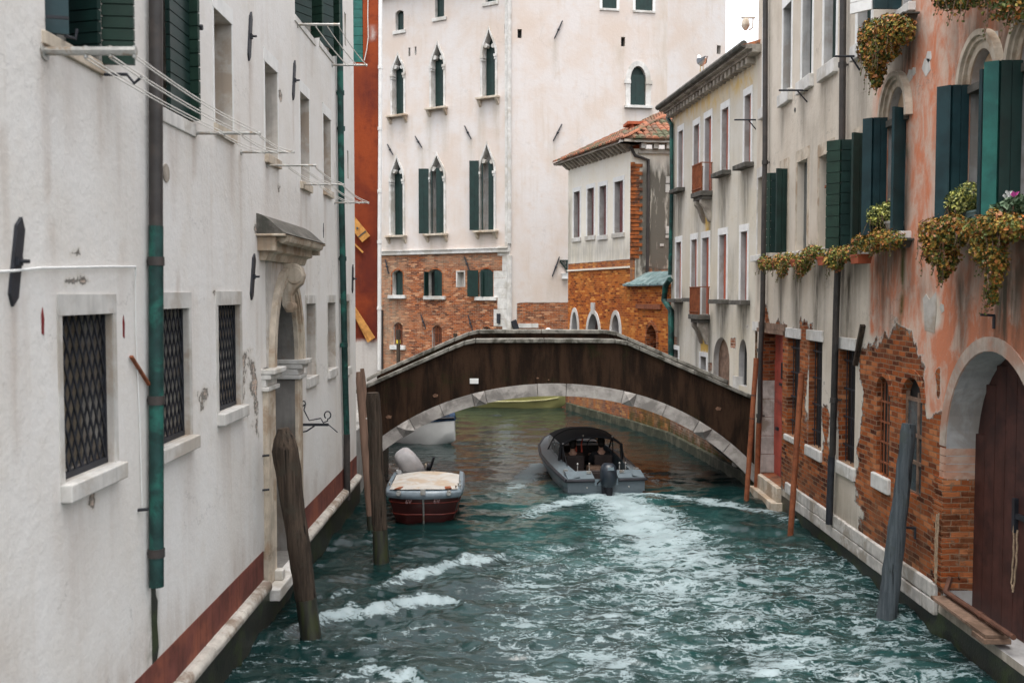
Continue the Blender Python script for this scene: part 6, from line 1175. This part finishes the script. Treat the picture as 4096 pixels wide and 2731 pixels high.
for x in (-.45, .5): mesh_obj('eye_bolt', MB().ball((x, -.05, .16), .018), M['steel'], mbt)
for x, y in ((-.82, .5), (.82, .5), (-.35, .2), (.4, .2)): mesh_obj('cleat', MB().box(x - .05, x + .05, y - .02, y + .02, .40 if abs(x) > .6 else .43, .47 if abs(x) > .6 else .48), M['steel'], mbt)
def outboard(parent, loc, tilt, cowl, leg, k=1.0, rot=0):
    e = MB(); rings = []
    for z, w, f, bk in ((-.02, .13, .20, -.15), (.06, .185, .26, -.23), (.22, .20, .28, -.27), (.38, .195, .27, -.26), (.50, .17, .23, -.22), (.56, .12, .15, -.15), (.575, .06, .07, -.08)):
        rings.append([(w * math.copysign(abs(math.cos(t)) ** .7, math.cos(t)), ((f - bk) / 2) * math.copysign(abs(math.sin(t)) ** .8, math.sin(t)) + (f + bk) / 2, z) for t in [2 * math.pi * i / 18 for i in range(18)]])
    e.loft(rings); o = mesh_obj('outboard_motor', e, cowl, parent, True); o.location = loc; o.rotation_euler = (tilt, 0, rot); o.scale = (k,) * 3
    g = MB().box(-.07, .07, -.10, .10, -.55, -.01).box(-.12, .12, .06, .26, -.28, -.02).box(-.035, .035, -.18, .06, -.80, -.5).box(-.13, .13, -.22, .12, -.56, -.53).tube([(0, -.2, -.78), (0, .14, -.78)], .055, 10); mesh_obj('outboard_leg', g, leg, o, bevel=.01)
    return o
om = outboard(mbt, (0, -.20, .22), R_(-4), M['motor'], M['rubber'], .88); mesh_obj('motor_badge', MB().prism([(-.07, .50), (.07, .50), (.085, .42), (-.085, .42)], -.275, -.25, ax='y'), M['hull_grey'], om); mesh_obj('cable', MB().tube([(-.2, .3, .0), (-.26, .1, .06), (-.2, -.02, .16), (-.1, 0, .2)], .02, 6), M['rubber'], om)
# ---- small red boat moored bow-on
rp = on_water(1693, 2100); rb = thing('red_boat', 'small dark red boat with white covered deck moored bow-on at the left', 'boat', (rp.x, rp.y, 0), R_(2))
W0 = .73
M['hull_red'] = mat('dark_red_gelcoat', (.048, .009, .008), .35, .25, 3, bump=.03, spec=.5); M['stripe_red'] = mat('red_stripe', (.15, .024, .016), .45, .2, 4, bump=.02); M['cover'] = mat('stained_white_cover', (.38, .36, .33), .75, .1, 4, col2=(.34, .27, .20), bump=.15); M['aluminium'] = mat('blue_grey_trim', (.14, .175, .20), .35, .15, 6, bump=.05, spec=.5)
def bow(z, k=1.0):  # plan of the blunt bow at a height: pointed slightly at the stem
    w = W0 * k; return [(-w, 2.15), (-w * 1.02, 1.1), (-w * .99, .42), (-w * .93, .22), (-w * .55, .07), (0, 0.0 + (1 - k) * .55), (w * .55, .07), (w * .93, .22), (w * .99, .42), (w * 1.02, 1.1), (w, 2.15)]
rings = []
for z, k, dy in ((-.15, .70, .24), (.02, .80, .15), (.20, .88, .09), (.40, .95, .04), (.56, 1.0, 0.0)): rings.append([(x, y + dy * (1 - min(1, y / 1.5)), z) for x, y in bow(z, k)])
mb = MB().loft(rings, 0, False, False); mb.face([r[0] for r in rings] + [r[-1] for r in rings[::-1]]); rh_ = mesh_obj('hull', mb, M['hull_red'], rb, True)
def rail_at(z, off, r_, m, name):
    f = min(len(rings) - 2, max(0, sum(1 for q in rings if q[0][2] <= z) - 1)); t = (z - rings[f][0][2]) / (rings[f + 1][0][2] - rings[f][0][2]); P = [tuple(Vector(a).lerp(Vector(b), t)) for a, b in zip(rings[f], rings[f + 1])]
    return mesh_obj(name, MB().tube([(x * (1 + off), y - off * .8, zz) for x, y, zz in P], r_, 6), m, rh_, True)
rail_at(.17, .004, .014, M['stripe_red'], 'stripe'); rail_at(.41, .004, .014, M['stripe_red'], 'stripe')
top_ = rings[-1]; mb = MB(); mb.loft([[(x * f, y + g * (1 if abs(x) < .7 else .3), z) for x, y, zz in top_] for f, g, z in ((1.02, -.02, .50), (1.045, -.035, .53), (1.045, -.035, .60), (1.0, .0, .645), (.90, .09, .66))], 0, False, False); mesh_obj('gunwale', mb, M['aluminium'], rb, True)
mb = MB(); rowsx = np.linspace(-1, 1, 13); rr = []
for y in np.linspace(.07, 1.85, 12): rr.append([(x * W0 * .90, y + (.12 * abs(x) ** 3 if y < .3 else 0), .662 + .07 * (1 - x * x) * (.25 + .75 * min(1, y / 1.4)) - .02 * (y / 1.9)) for x in rowsx])
mb.loft(rr, 0, False, False); mb.face([(p[0], p[1], p[2]) for p in rr[-1]] + [(W0 * .9, 1.85, .2), (-W0 * .9, 1.85, .2)]); mesh_obj('deck_cover', mb, M['cover'], rb, True)
mb = MB()
for x in (-.50, .48): mb.prism([(x - .06 * 1, .10), (x + .06, .13), (x + .05 + (.05 if x < 0 else -.02), .34), (x + (.03 if x < 0 else -.08), .30)], .676, .69, ax='z')
mesh_obj('cover_patch', mb, M['rust'], rb)
mesh_obj('bow_fitting', MB().box(-.045, .045, -.07, .02, .60, .70), M['steel'], rb)
for x in (-.47, .49): mesh_obj('bow_light', MB().tube([(x, -.035, .62), (x, .06, .62)], .045, 10), M['steel'], rb)
mb = MB().tube([(0, -.012, .55), (0, .12, .18), (0, .19, -.1)], .018, 6); mesh_obj('stem_band', mb, M['steel'], rb)
for x, y in ((.66, .5), (.70, .3), (.62, .25), (.69, .8), (-.69, .6)): mesh_obj('cleat', MB().tube([(x, y, .65), (x, y, .70)], .014, 6).ball((x, y, .71), .02), M['steel'], rb)
def lettering(txt, size, parent, loc, rot, m):
    cu = bpy.data.curves.new('registration', 'FONT'); cu.body = txt; cu.size = size; cu.extrude = .002; cu.align_x = 'CENTER'; o = bpy.data.objects.new('registration', cu); COL.objects.link(o); bpy.context.view_layer.update(); me = bpy.data.meshes.new_from_object(o.evaluated_get(bpy.context.evaluated_depsgraph_get())); bpy.data.objects.remove(o); o = bpy.data.objects.new('registration', me); COL.objects.link(o); me.materials.clear(); me.materials.append(m); o.parent = parent; o.location = loc; o.rotation_euler = rot; return o
M['faded'] = mat('faded_lettering', (.16, .10, .10), .6, .3, 9)
lettering('6V', .11, rb, (.26, -.012, .43), (R_(84), 0, R_(6)), M['faded']); lettering('6V', .11, rb, (-.28, -.012, .42), (R_(84), 0, R_(-6)), M['faded'])
M['motor_cover'] = mat('grey_motor_hood', (.26, .25, .25), .8, .12, 5, col2=(.28, .25, .24), bump=.5)
om2 = outboard(rb, (-.26, 2.28, .58), R_(20), M['motor_cover'], M['rubber'], 1.15, R_(14)); om2.rotation_euler = (R_(22), R_(-36), R_(10)); mesh_obj('slit', MB().tube([(-.215, .12, .16), (-.21, -.02, .12), (-.19, -.16, .13)], .014, 6), M['rubber'], om2)
mesh_obj('tiller', MB().tube([(.0, 2.25, .66), (.06, 2.2, .80), (.11, 2.15, .96)], [.035, .03, .026], 8).tube([(-.04, 2.25, .54), (.02, 2.25, .78)], .05, 8).ball((-.0, 2.15, .76), (.05, .05, .07)), M['rubber'], rb, True); mesh_obj('clamp', MB().ball((-.06, 2.12, .78), (.03, .03, .06)), M['steel'], rb, True); mesh_obj('bucket', MB().tube([(-.60, 2.0, .62), (-.60, 2.0, .72)], [.07, .08], 12), M['whitepaint'], rb, True)
# ---- white boat with a blue cover, and pale yellow boat, far under the arch
def bowboat(name, lab, tip, heading, Lb, beam, hgt, mats, cover=None):
    t = thing(name, lab, 'boat', tip, heading); rings = []
    for f, w, k, g in ((0, .03, .16, 1.0), (.05, .16, -.02, .98), (.14, .42, -.10, .94), (.30, .75, -.12, .86), (.55, .96, -.12, .80), (.8, 1.0, -.12, .78), (1, .92, -.10, .78)): x = -f * Lb; b = beam / 2 * w; z0 = k * hgt; rings.append([(x, -b, g * hgt), (x + .0, -b * .93, (g * .45 + k * .55) * hgt), (x, -b * .70, k * hgt + .04), (x, 0, k * hgt - .03), (x, b * .70, k * hgt + .04), (x, b * .93, (g * .45 + k * .55) * hgt), (x, b, g * hgt)])
    mb = MB().loft(rings, 0, False, False); mb.face(rings[-1]); mb.face([p for r in rings for p in (r[0],)] + [r[-1] for r in rings[::-1]]); mesh_obj('hull', mb, mats[0], t, True)
    mesh_obj('rub_rail', MB().tube([(r[0][0], r[0][1] - .01, r[0][2] - .015) for r in rings], .03, 6).tube([(r[-1][0], r[-1][1] + .01, r[-1][2] - .015) for r in rings], .03, 6), mats[1], t, True)
    if cover:
        rr = [[(r[0][0], r[0][1] * 1.03, r[0][2] - .10), (r[0][0], r[0][1] * 1.03, r[0][2] + .02), (r[0][0], r[0][1] * .5, r[0][2] + .10), (r[0][0], 0, r[0][2] + .14), (r[0][0], r[-1][1] * .5, r[0][2] + .10), (r[0][0], r[-1][1] * 1.03, r[0][2] + .02), (r[0][0], r[-1][1] * 1.03, r[0][2] - .10)] for r in rings]; mesh_obj('cover', MB().loft(rr, 0, False, True), cover, t, True)
    else: mesh_obj('spray_rail', MB().tube([(r[1][0], r[1][1] - .02, r[1][2] - .06) for r in rings[1:]], .03, 6), mats[1], t, True)
    return t
p = on_z(1045 * S, 958 * S, .80); p.z = 0; bowboat('moored_boat', 'white boat with blue cover, bow showing below the left of the arch', p, math.atan2(-.45, .89), 5.0, 1.9, .80, [mat('white_gelcoat', (.80, .82, .80), .4, .05, 3, bump=.02), M['rubber']], mat('blue_cover', (.03, .07, .14), .7, .3, 5, col2=(.01, .012, .02), bump=.2))
p = Vector((2.02, 38.75, 0)); bowboat('moored_boat', 'pale yellow boat moored far off behind the crown of the arch', p, R_(-14), 5.0, 1.9, 1.05, [mat('yellow_gelcoat', (.34, .33, .13), .4, .1, 3, bump=.02), mat('pale_yellow_rail', (.42, .40, .2), .4, .1, 3)])
# ================================================================== PEOPLE IN THE MOTORBOAT
def skinned(name, verts, edges, m, parent, sub=1):
    me = bpy.data.meshes.new(name); me.from_pydata([v[0] for v in verts], edges, []); me.materials.append(m); o = bpy.data.objects.new(name, me); COL.objects.link(o); o.parent = parent
    sk = o.modifiers.new('skin', 'SKIN'); sk.use_smooth_shade = True
    if not me.skin_vertices: 
        pass
    for i, v in enumerate(verts): d = me.skin_vertices[0].data[i]; r = v[1]; d.radius = r if isinstance(r, tuple) else (r, r); d.use_root = (i == 0)
    s = o.modifiers.new('sub', 'SUBSURF'); s.levels = sub; s.render_levels = sub; return o
def seated(lab, wx, wy, wz, turn, hands, jacket, hair, skin, hat=None):
    """seated figure seen from behind; local y forward"""
    c, s = math.cos(HEAD), math.sin(HEAD); P = Vector((bp.x + wx * c - wy * s, bp.y + wx * s + wy * c, wz)); t = thing('person', lab, 'person', P, HEAD + turn)
    V = [((0, 0, .08), (.15, .11)), ((0, .01, .28), (.135, .10)), ((0, .02, .46), (.165, .105)), ((0, .02, .56), (.09, .075)), ((0, .03, .63), .052), ((0, .05, .72), (.075, .09)), ((0, .055, .80), (.08, .095)), ((0, .05, .87), (.055, .065))]; E = [(i, i + 1) for i in range(7)]
    def chain(start, pts):
        k = start
        for p_, r in pts: V.append((p_, r)); E.append((k, len(V) - 1)); k = len(V) - 1
        return k
    for sg in (-1, 1):
        chain(0, [((sg * .10, .06, .06), .085), ((sg * .14, .42, .20), .065), ((sg * .13, .48, .17), .052), ((sg * .13, .72, -.03), .040), ((sg * .13, .82, -.07), .035)])
        hx, hy, hz = hands[0 if sg < 0 else 1]; k = chain(2, [((sg * .19, .02, .50), .062), ((sg * .25, .10, .26), .05), (((sg * .25 + hx) / 2, (.16 + hy) / 2, (.24 + hz) / 2), .04), ((hx, hy, hz), .028), ((hx, hy + .05, hz), .03)])
        for f in range(4): a = (f - 1.5) * .018; chain(k, [((hx + a * 1.2, hy + .09, hz + .005), .010), ((hx + a * 1.3, hy + .12 - abs(a) * .3, hz - .02), .009), ((hx + a * 1.2, hy + .115, hz - .045), .008)])
        chain(k, [((hx - sg * .035, hy + .06, hz + .0), .011), ((hx - sg * .045, hy + .09, hz - .02), .009)])
    skinned('body', V, E, skin, t)
    J = [((0, 0, .04), (.17, .13)), ((0, .01, .28), (.155, .12)), ((0, .02, .46), (.185, .125)), ((0, .02, .575), (.08, .075))]; EJ = [(0, 1), (1, 2), (2, 3)]
    for sg in (-1, 1):
        hx, hy, hz = hands[0 if sg < 0 else 1]; k0 = len(J); J += [((sg * .19, .02, .505), .075), ((sg * .25, .10, .26), .062), (((sg * .25 + hx) / 2, (.16 + hy) / 2, (.24 + hz) / 2), .052), ((hx * .97, hy - .03, hz), .040)]; EJ += [(2, k0), (k0, k0 + 1), (k0 + 1, k0 + 2), (k0 + 2, k0 + 3)]
    skinned('jacket', J, EJ, jacket, t)
    T = [((0, 0, .05), (.16, .12))]; ET = []
    for sg in (-1, 1): k0 = len(T); T += [((sg * .10, .06, .06), .098), ((sg * .14, .42, .20), .078), ((sg * .13, .48, .17), .064), ((sg * .13, .70, -.01), .052)]; ET += [(0, k0), (k0, k0 + 1), (k0 + 1, k0 + 2), (k0 + 2, k0 + 3)]
    skinned('trousers', T, ET, M['rubber'], t)
    mb = MB(); mb.ball((0, .025, .815), (.098, .11, .105), n=14, k=9); mb.ball((0, -.02, .745), (.085, .07, .09), n=12, k=7); mesh_obj('hair', mb, hair, t, True)
    mb = MB().ball((-.03, .148, .80), .012).ball((.03, .148, .80), .012); mesh_obj('eye', mb, M['whitepaint'], t, True); mesh_obj('nose', MB().loft([[(-.008, .145, .80), (.008, .145, .80), (.0, .150, .80)], [(-.016, .15, .755), (.016, .15, .755), (0, .172, .757)]]).box(-.02, .02, .142, .150, .722, .730), skin, t); mesh_obj('ear', MB().ball((-.088, .05, .775), (.014, .024, .032)).ball((.088, .05, .775), (.014, .024, .032)), skin, t, True)
    return t
M['skin'] = mat('skin', (.42, .24, .17), .55, .08, 8, bump=.02); M['jacket'] = mat('black_jacket', (.016, .016, .018), .8, .3, 8, bump=.2); M['jacket2'] = mat('brown_jacket', (.045, .028, .022), .8, .3, 8, bump=.2); M['hair'] = mat('dark_hair', (.014, .011, .009), .6, .3, 20, bump=.3)
seated('person in a black jacket seated at the right in the motorboat, seen from behind', .36, 1.98, .07, 0, ((-.12, .60, .40), (.14, .60, .40)), M['jacket'], M['hair'], M['skin'])
seated('person in a brown jacket seated at the left in the motorboat, seen from behind', -.34, 1.98, .05, R_(-12), ((-.10, .40, .12), (.10, .40, .12)), M['jacket2'], M['hair'], M['skin'])
# ================================================================== GULL on the yellow roof
gp = YF.uz(2806, 338, -.42); gw = YF.w(gp[0], -.42, YT + .225); D_ = gw.y
g = thing('seagull', 'white and grey seagull standing on the eaves of the yellow house', 'seagull', gw, YF.rot)
rings = []
for x, z, w, h in ((-.27, .30, .012, .010), (-.20, .285, .055, .05), (-.12, .26, .085, .085), (-.02, .23, .10, .105), (.10, .22, .085, .085), (.22, .235, .05, .05), (.34, .26, .03, .016)): rings.append([(x, w * math.cos(2 * math.pi * k / 12), z + h * math.sin(2 * math.pi * k / 12)) for k in range(12)])
mb = MB().loft(rings)
hd = []
for (x, z), r in (((-.16, .27), .07), ((-.20, .34), .05), ((-.225, .395), .052), ((-.25, .42), .05), ((-.285, .42), .03)): hd.append((x, z, r))
mb.tube([(x, 0, z) for x, z, r in hd], [r for x, z, r in hd], 12); mesh_obj('body', mb, M['whitepaint'], g, True)
mesh_obj('beak', MB().loft([[(-.30, .014 * math.cos(2 * math.pi * k / 8), .415 + .016 * math.sin(2 * math.pi * k / 8)) for k in range(8)], [(-.37, .004 * math.cos(2 * math.pi * k / 8), .400 + .004 * math.sin(2 * math.pi * k / 8)) for k in range(8)]]), M['gold'], g)
for s in (-1, 1):
    mesh_obj('wing', MB().loft([[(x, s * (y0 + .018), z1), (x, s * y0, z0), (x, s * (y0 - .02), (z0 + z1) / 2)] for x, y0, z0, z1 in ((-.12, .085, .22, .30), (.0, .105, .18, .32), (.14, .09, .19, .30), (.28, .05, .23, .28), (.42, .02, .27, .285))]), mat('gull_grey', (.24, .26, .29), .7, .1, 8), g, True)
    mesh_obj('leg', MB().tube([(.0, s * .035, .15), (.015, s * .035, .07), (0, s * .035, .0)], .009, 6).box(-.04, .015, s * .035 - .02, s * .035 + .02, 0, .008), M['gold'], g)
mesh_obj('eye', MB().ball((-.262, -.042, .43), .008).ball((-.262, .042, .43), .008), M['dark'], g)
# ================================================================== WATER
def water():
    X = np.concatenate([[-70, -40, -22, -12, -8, -5.5], np.arange(-4.2, 6.2, .045), [6.6, 8, 11, 16, 30, 70]]); Y = np.concatenate([[-30, -10, 0, 4, 7, 8.3], np.arange(9.0, 17, .035), np.arange(17, 30, .055), np.arange(30, 50, .16), [54, 60, 75, 110, 180]])
    gx, gy = np.meshgrid(X, Y, indexing='ij'); r = np.random.default_rng(4); h = np.zeros_like(gx)
    # ambient chop
    for i in range(70):
        lam = math.exp(r.uniform(math.log(.16), math.log(1.5))); th = r.normal(math.pi / 2, .55); kx, ky = math.cos(th) * 2 * math.pi / lam, math.sin(th) * 2 * math.pi / lam; h += .0042 * lam ** .85 * np.sin(kx * gx + ky * gy + r.uniform(0, 6.28) + .6 * np.sin(gx * .7 + r.uniform(0, 6)))
    for i in range(26):
        lam = r.uniform(.10, .24); th = r.uniform(0, math.pi); kx, ky = math.cos(th) * 2 * math.pi / lam, math.sin(th) * 2 * math.pi / lam; h += .0009 * np.sin(kx * gx + ky * gy + r.uniform(0, 6.28))
    far = np.clip((gy - 19) / 6, 0, 1); h *= (1.0 - .45 * far)
    # diverging wake crests on the left: lines at about 45 degrees
    sm = lambda a, b, x: (lambda t: t * t * (3 - 2 * t))(np.clip((x - a) / (b - a), 0, 1))
    for i in range(7):
        lam = r.uniform(1.6, 3.2); th = r.normal(math.pi / 2 + .35, .5); h += .011 * np.sin(math.cos(th) * 2 * math.pi / lam * gx + math.sin(th) * 2 * math.pi / lam * gy + r.uniform(0, 6.28)) * sm(24, 15, gy)
    # short wavelets with crests across the view, strongest in the near water
    near = sm(19, 12, gy)
    for i in range(60):
        lam = math.exp(r.uniform(math.log(.13), math.log(.55))); th = r.normal(math.pi / 2, .30); kx, ky = math.cos(th) * 2 * math.pi / lam, math.sin(th) * 2 * math.pi / lam
        h += .0046 * lam * (.45 + .75 * near) * (.6 + .4 * np.clip((gx + 1) / 1.5, 0, 1)) * np.sin(kx * gx + ky * gy + r.uniform(0, 6.28) + .9 * np.sin(gx * .9 + gy * .4 + r.uniform(0, 6)))
    # right arm of the wake against the wall
    ph2 = (gx - 4.2) * .60 + (gy - 20.3) * .80; env2 = sm(1.5, 3.2, gx) * np.exp(-((gy - 19.2) / 3.2) ** 2); h += .035 * env2 * np.cos(2 * math.pi * ph2 / 1.15)
    hump = np.exp(-((gx - 5.15) / .35) ** 2 - ((gy - 17.5) / .5) ** 2); h += .10 * hump
    # churned trail
    pts = [dz(x, y) for x, y in ((1400, 1140), (1470, 1185), (1525, 1250), (1560, 1320), (1640, 1390), (1760, 1450), (1900, 1510), (2050, 1575), (2200, 1700))]; wd = [.8, 1.4, 1.9, 2.3, 2.6, 2.9, 3.1, 3.2, 3.3]; st = [.98, .90, .82, .74, .66, .62, .60, .58, .56]
    foam_and_glint = np.zeros_like(gx); aer = np.zeros_like(gx)
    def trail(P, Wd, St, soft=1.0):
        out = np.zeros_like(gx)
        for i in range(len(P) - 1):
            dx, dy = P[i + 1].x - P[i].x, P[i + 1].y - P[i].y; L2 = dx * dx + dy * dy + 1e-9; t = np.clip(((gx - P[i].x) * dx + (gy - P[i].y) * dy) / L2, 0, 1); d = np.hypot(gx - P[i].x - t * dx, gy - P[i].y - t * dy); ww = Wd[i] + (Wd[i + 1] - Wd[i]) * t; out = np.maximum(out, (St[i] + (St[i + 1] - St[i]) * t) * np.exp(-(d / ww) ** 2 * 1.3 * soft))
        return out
    core = trail(pts, wd, st); foam_and_glint = np.maximum(foam_and_glint, core)
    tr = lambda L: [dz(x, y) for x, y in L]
    foam_and_glint = np.maximum(foam_and_glint, trail(tr([(1405, 1135), (1500, 1140), (1600, 1150), (1720, 1165), (1830, 1200)]), [.5, .5, .48, .42, .4], [.95, .85, .82, .80, .55]))   # right arm
    foam_and_glint = np.maximum(foam_and_glint, trail(tr([(1400, 1140), (1320, 1150), (1240, 1170), (1180, 1200)]), [.5, .5, .45, .35], [.95, .85, .75, .5]))                              # left arm
    foam_and_glint = np.maximum(foam_and_glint, trail(tr([(1240, 1068), (1215, 1088), (1190, 1112), (1165, 1138)]), [.35, .55, .5, .35], [1.2, 1.1, .8, .4]))                            # bow wave, port side
    foam_and_glint = np.maximum(foam_and_glint, trail(tr([(1478, 1085), (1500, 1100), (1520, 1120)]), [.2, .25, .2], [.7, .6, .3]))
    foam_and_glint = np.maximum(foam_and_glint, .54 * sm(-1.7, .3, gx) * sm(18.5, 16.5, gy)); foam_and_glint = np.maximum(foam_and_glint, .40 * sm(17, 12, gy) * np.ones_like(gx))  # sparse flecks: foam mixed with sky glints painted on the near wavelets
    foam_and_glint = np.maximum(foam_and_glint, trail(tr([(1200, 1240), (1340, 1270), (1500, 1330), (1650, 1400)]), [.9, 1.0, 1.0, 1.0], [.40, .46, .5, .5]))
    foam_and_glint = np.maximum(foam_and_glint, trail(tr([(1900, 1290), (1960, 1360), (2050, 1440), (2150, 1540)]), [.4, .45, .45, .45], [.45, .5, .6, .5])); foam_and_glint = np.maximum(foam_and_glint, trail(tr([(1750, 1545), (1900, 1500), (2050, 1480)]), [.35, .4, .3], [.75, .75, .55]))
    foam_and_glint = np.maximum(foam_and_glint, trail(tr([(1860, 1235), (1900, 1270), (1960, 1330)]), [.12, .12, .1], [.6, .5, .4]))
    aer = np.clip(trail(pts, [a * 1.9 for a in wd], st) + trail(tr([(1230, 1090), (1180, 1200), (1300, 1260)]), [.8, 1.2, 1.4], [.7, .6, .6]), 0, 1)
    h += .05 * trail(tr([(1405, 1135), (1500, 1138), (1600, 1146), (1720, 1160), (1830, 1195)]), [.3] * 5, [1, 1, 1, 1, .7], 2) + .05 * trail(tr([(1400, 1138), (1320, 1146), (1240, 1165), (1180, 1195)]), [.3] * 4, [1, 1, 1, .6], 2)
    # diverging wake crests on the left; pale bands on them paint sky reflection
    wob = .06 * np.sin(gx * 5.1 + gy * 1.7) + .04 * np.sin(gx * 9.3 - gy * 3.1) + .05 * np.sin(gx * 17 + gy * 5)
    gy0 = gy; gy = gy + wob
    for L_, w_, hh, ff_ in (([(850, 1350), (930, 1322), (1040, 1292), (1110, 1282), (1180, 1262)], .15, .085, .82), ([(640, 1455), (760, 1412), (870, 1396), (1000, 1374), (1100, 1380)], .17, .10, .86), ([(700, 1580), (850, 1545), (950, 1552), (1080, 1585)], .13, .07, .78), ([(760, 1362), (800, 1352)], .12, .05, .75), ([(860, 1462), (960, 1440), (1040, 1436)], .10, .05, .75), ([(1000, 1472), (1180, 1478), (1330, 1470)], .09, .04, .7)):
        P_ = tr(L_); n_ = len(P_); e_ = [.55] + [1.0] * (n_ - 2) + [.5] if n_ > 2 else [.8, .8]; T_ = trail(P_, [w_] * n_, e_); h += hh * T_ - hh * .4 * trail([p + Vector((.12, -.5, 0)) for p in P_], [w_ * 1.5] * n_, e_); foam_and_glint = np.maximum(foam_and_glint, ff_ * trail([p + Vector((.03, -.12, 0)) for p in P_], [w_ * 1.15] * n_, e_))
    gy = gy0
    # churn relief
    for i in range(46):
        lam = math.exp(r.uniform(math.log(.14), math.log(.9))); th = r.uniform(0, math.pi); h += core * .0060 * lam ** .7 * np.sin(math.cos(th) * 2 * math.pi / lam * gx + math.sin(th) * 2 * math.pi / lam * gy + r.uniform(0, 6.28) + 1.2 * np.sin(gx * 2.3 + r.uniform(0, 6)))
    h += .10 * np.exp(-((gx - pts[1].x) / .8) ** 2 - ((gy - (pts[0].y - .9)) / .55) ** 2); inside = (np.abs(gx) < 8) & (gy > 7.5) & (gy < 50); h *= inside
    nx_, ny_ = gx.shape; me = bpy.data.meshes.new('water'); v = np.stack([gx, gy, h], -1).reshape(-1, 3); idx = np.arange(nx_ * ny_).reshape(nx_, ny_); f = np.stack([idx[:-1, :-1], idx[1:, :-1], idx[1:, 1:], idx[:-1, 1:]], -1).reshape(-1, 4)
    me.vertices.add(len(v)); me.vertices.foreach_set('co', v.ravel().astype(np.float32)); me.loops.add(f.size); me.loops.foreach_set('vertex_index', f.ravel().astype(np.int32)); me.polygons.add(len(f)); me.polygons.foreach_set('loop_start', np.arange(0, f.size, 4, dtype=np.int32)); me.polygons.foreach_set('use_smooth', np.ones(len(f), bool)); me.update(calc_edges=True)
    for nme, A in (('foam_and_glint', foam_and_glint), ('aer', aer)): me.attributes.new(nme, 'FLOAT', 'POINT').data.foreach_set('value', (A * inside).ravel().astype(np.float32))
    m, t, p, o = new_mat('canal_water'); n = NT(t); co = n.coord(); fa = n.attr('foam_and_glint'); aa = n.attr('aer')
    base = n.mix(n.math('MULTIPLY', aa, n.ramp(n.noise(co, 1.2, 5, .6), .25, .7)), (.003, .0145, .0140), (.018, .066, .062))
    f1 = n.noise(n.mapping(co, (.5, 1.6, 1), (0, 0, 0), (0, 0, .12)), 2.6, 9, .76, .6); f2 = n.noise(n.mapping(co, (.55, 1.5, 1)), 12, 7, .78, .7)
    vo = t.nodes.new('ShaderNodeTexVoronoi'); vo.feature = 'DISTANCE_TO_EDGE'; vo.inputs['Scale'].default_value = 3.2; wv = t.nodes.new('ShaderNodeVectorMath'); wv.operation = 'MULTIPLY_ADD'; t.links.new(n.noise(co, 2.2, 5, .65, 0, 1), wv.inputs[0]); wv.inputs[1].default_value = (1.2, 1.0, 0); t.links.new(n.mapping(co, (.55, 1.25, 1)), wv.inputs[2]); t.links.new(wv.outputs[0], vo.inputs['Vector'])
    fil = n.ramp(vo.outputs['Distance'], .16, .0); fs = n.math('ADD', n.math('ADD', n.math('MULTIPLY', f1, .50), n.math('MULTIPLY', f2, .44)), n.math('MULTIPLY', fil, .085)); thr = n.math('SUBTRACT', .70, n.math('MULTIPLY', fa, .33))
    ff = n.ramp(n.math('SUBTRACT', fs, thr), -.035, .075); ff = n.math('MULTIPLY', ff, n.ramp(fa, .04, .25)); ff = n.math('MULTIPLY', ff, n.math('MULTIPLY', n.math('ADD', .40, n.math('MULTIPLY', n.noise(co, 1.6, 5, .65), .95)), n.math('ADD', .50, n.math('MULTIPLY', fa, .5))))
    n.set(p.inputs['Base Color'], n.mix(ff, base, (.29, .36, .375))); n.set(p.inputs['Roughness'], n.math('ADD', .06, n.math('MULTIPLY', ff, .6))); p.inputs['IOR'].default_value = 1.38; p.inputs['Specular IOR Level'].default_value = .6  # pale colour serves real foam and the painted sky reflections
    b1 = n.noise(n.mapping(co, (.6, 1.4, 1)), 12, 6, .65, .4); hh = n.math('ADD', n.math('MULTIPLY', b1, .5), n.math('MULTIPLY', ff, .5)); n.set(p.inputs['Normal'], n.bump(hh, .3, .03)); me.materials.append(m)
    ob = bpy.data.objects.new('water', me); COL.objects.link(ob); ob['kind'] = 'structure'; return ob
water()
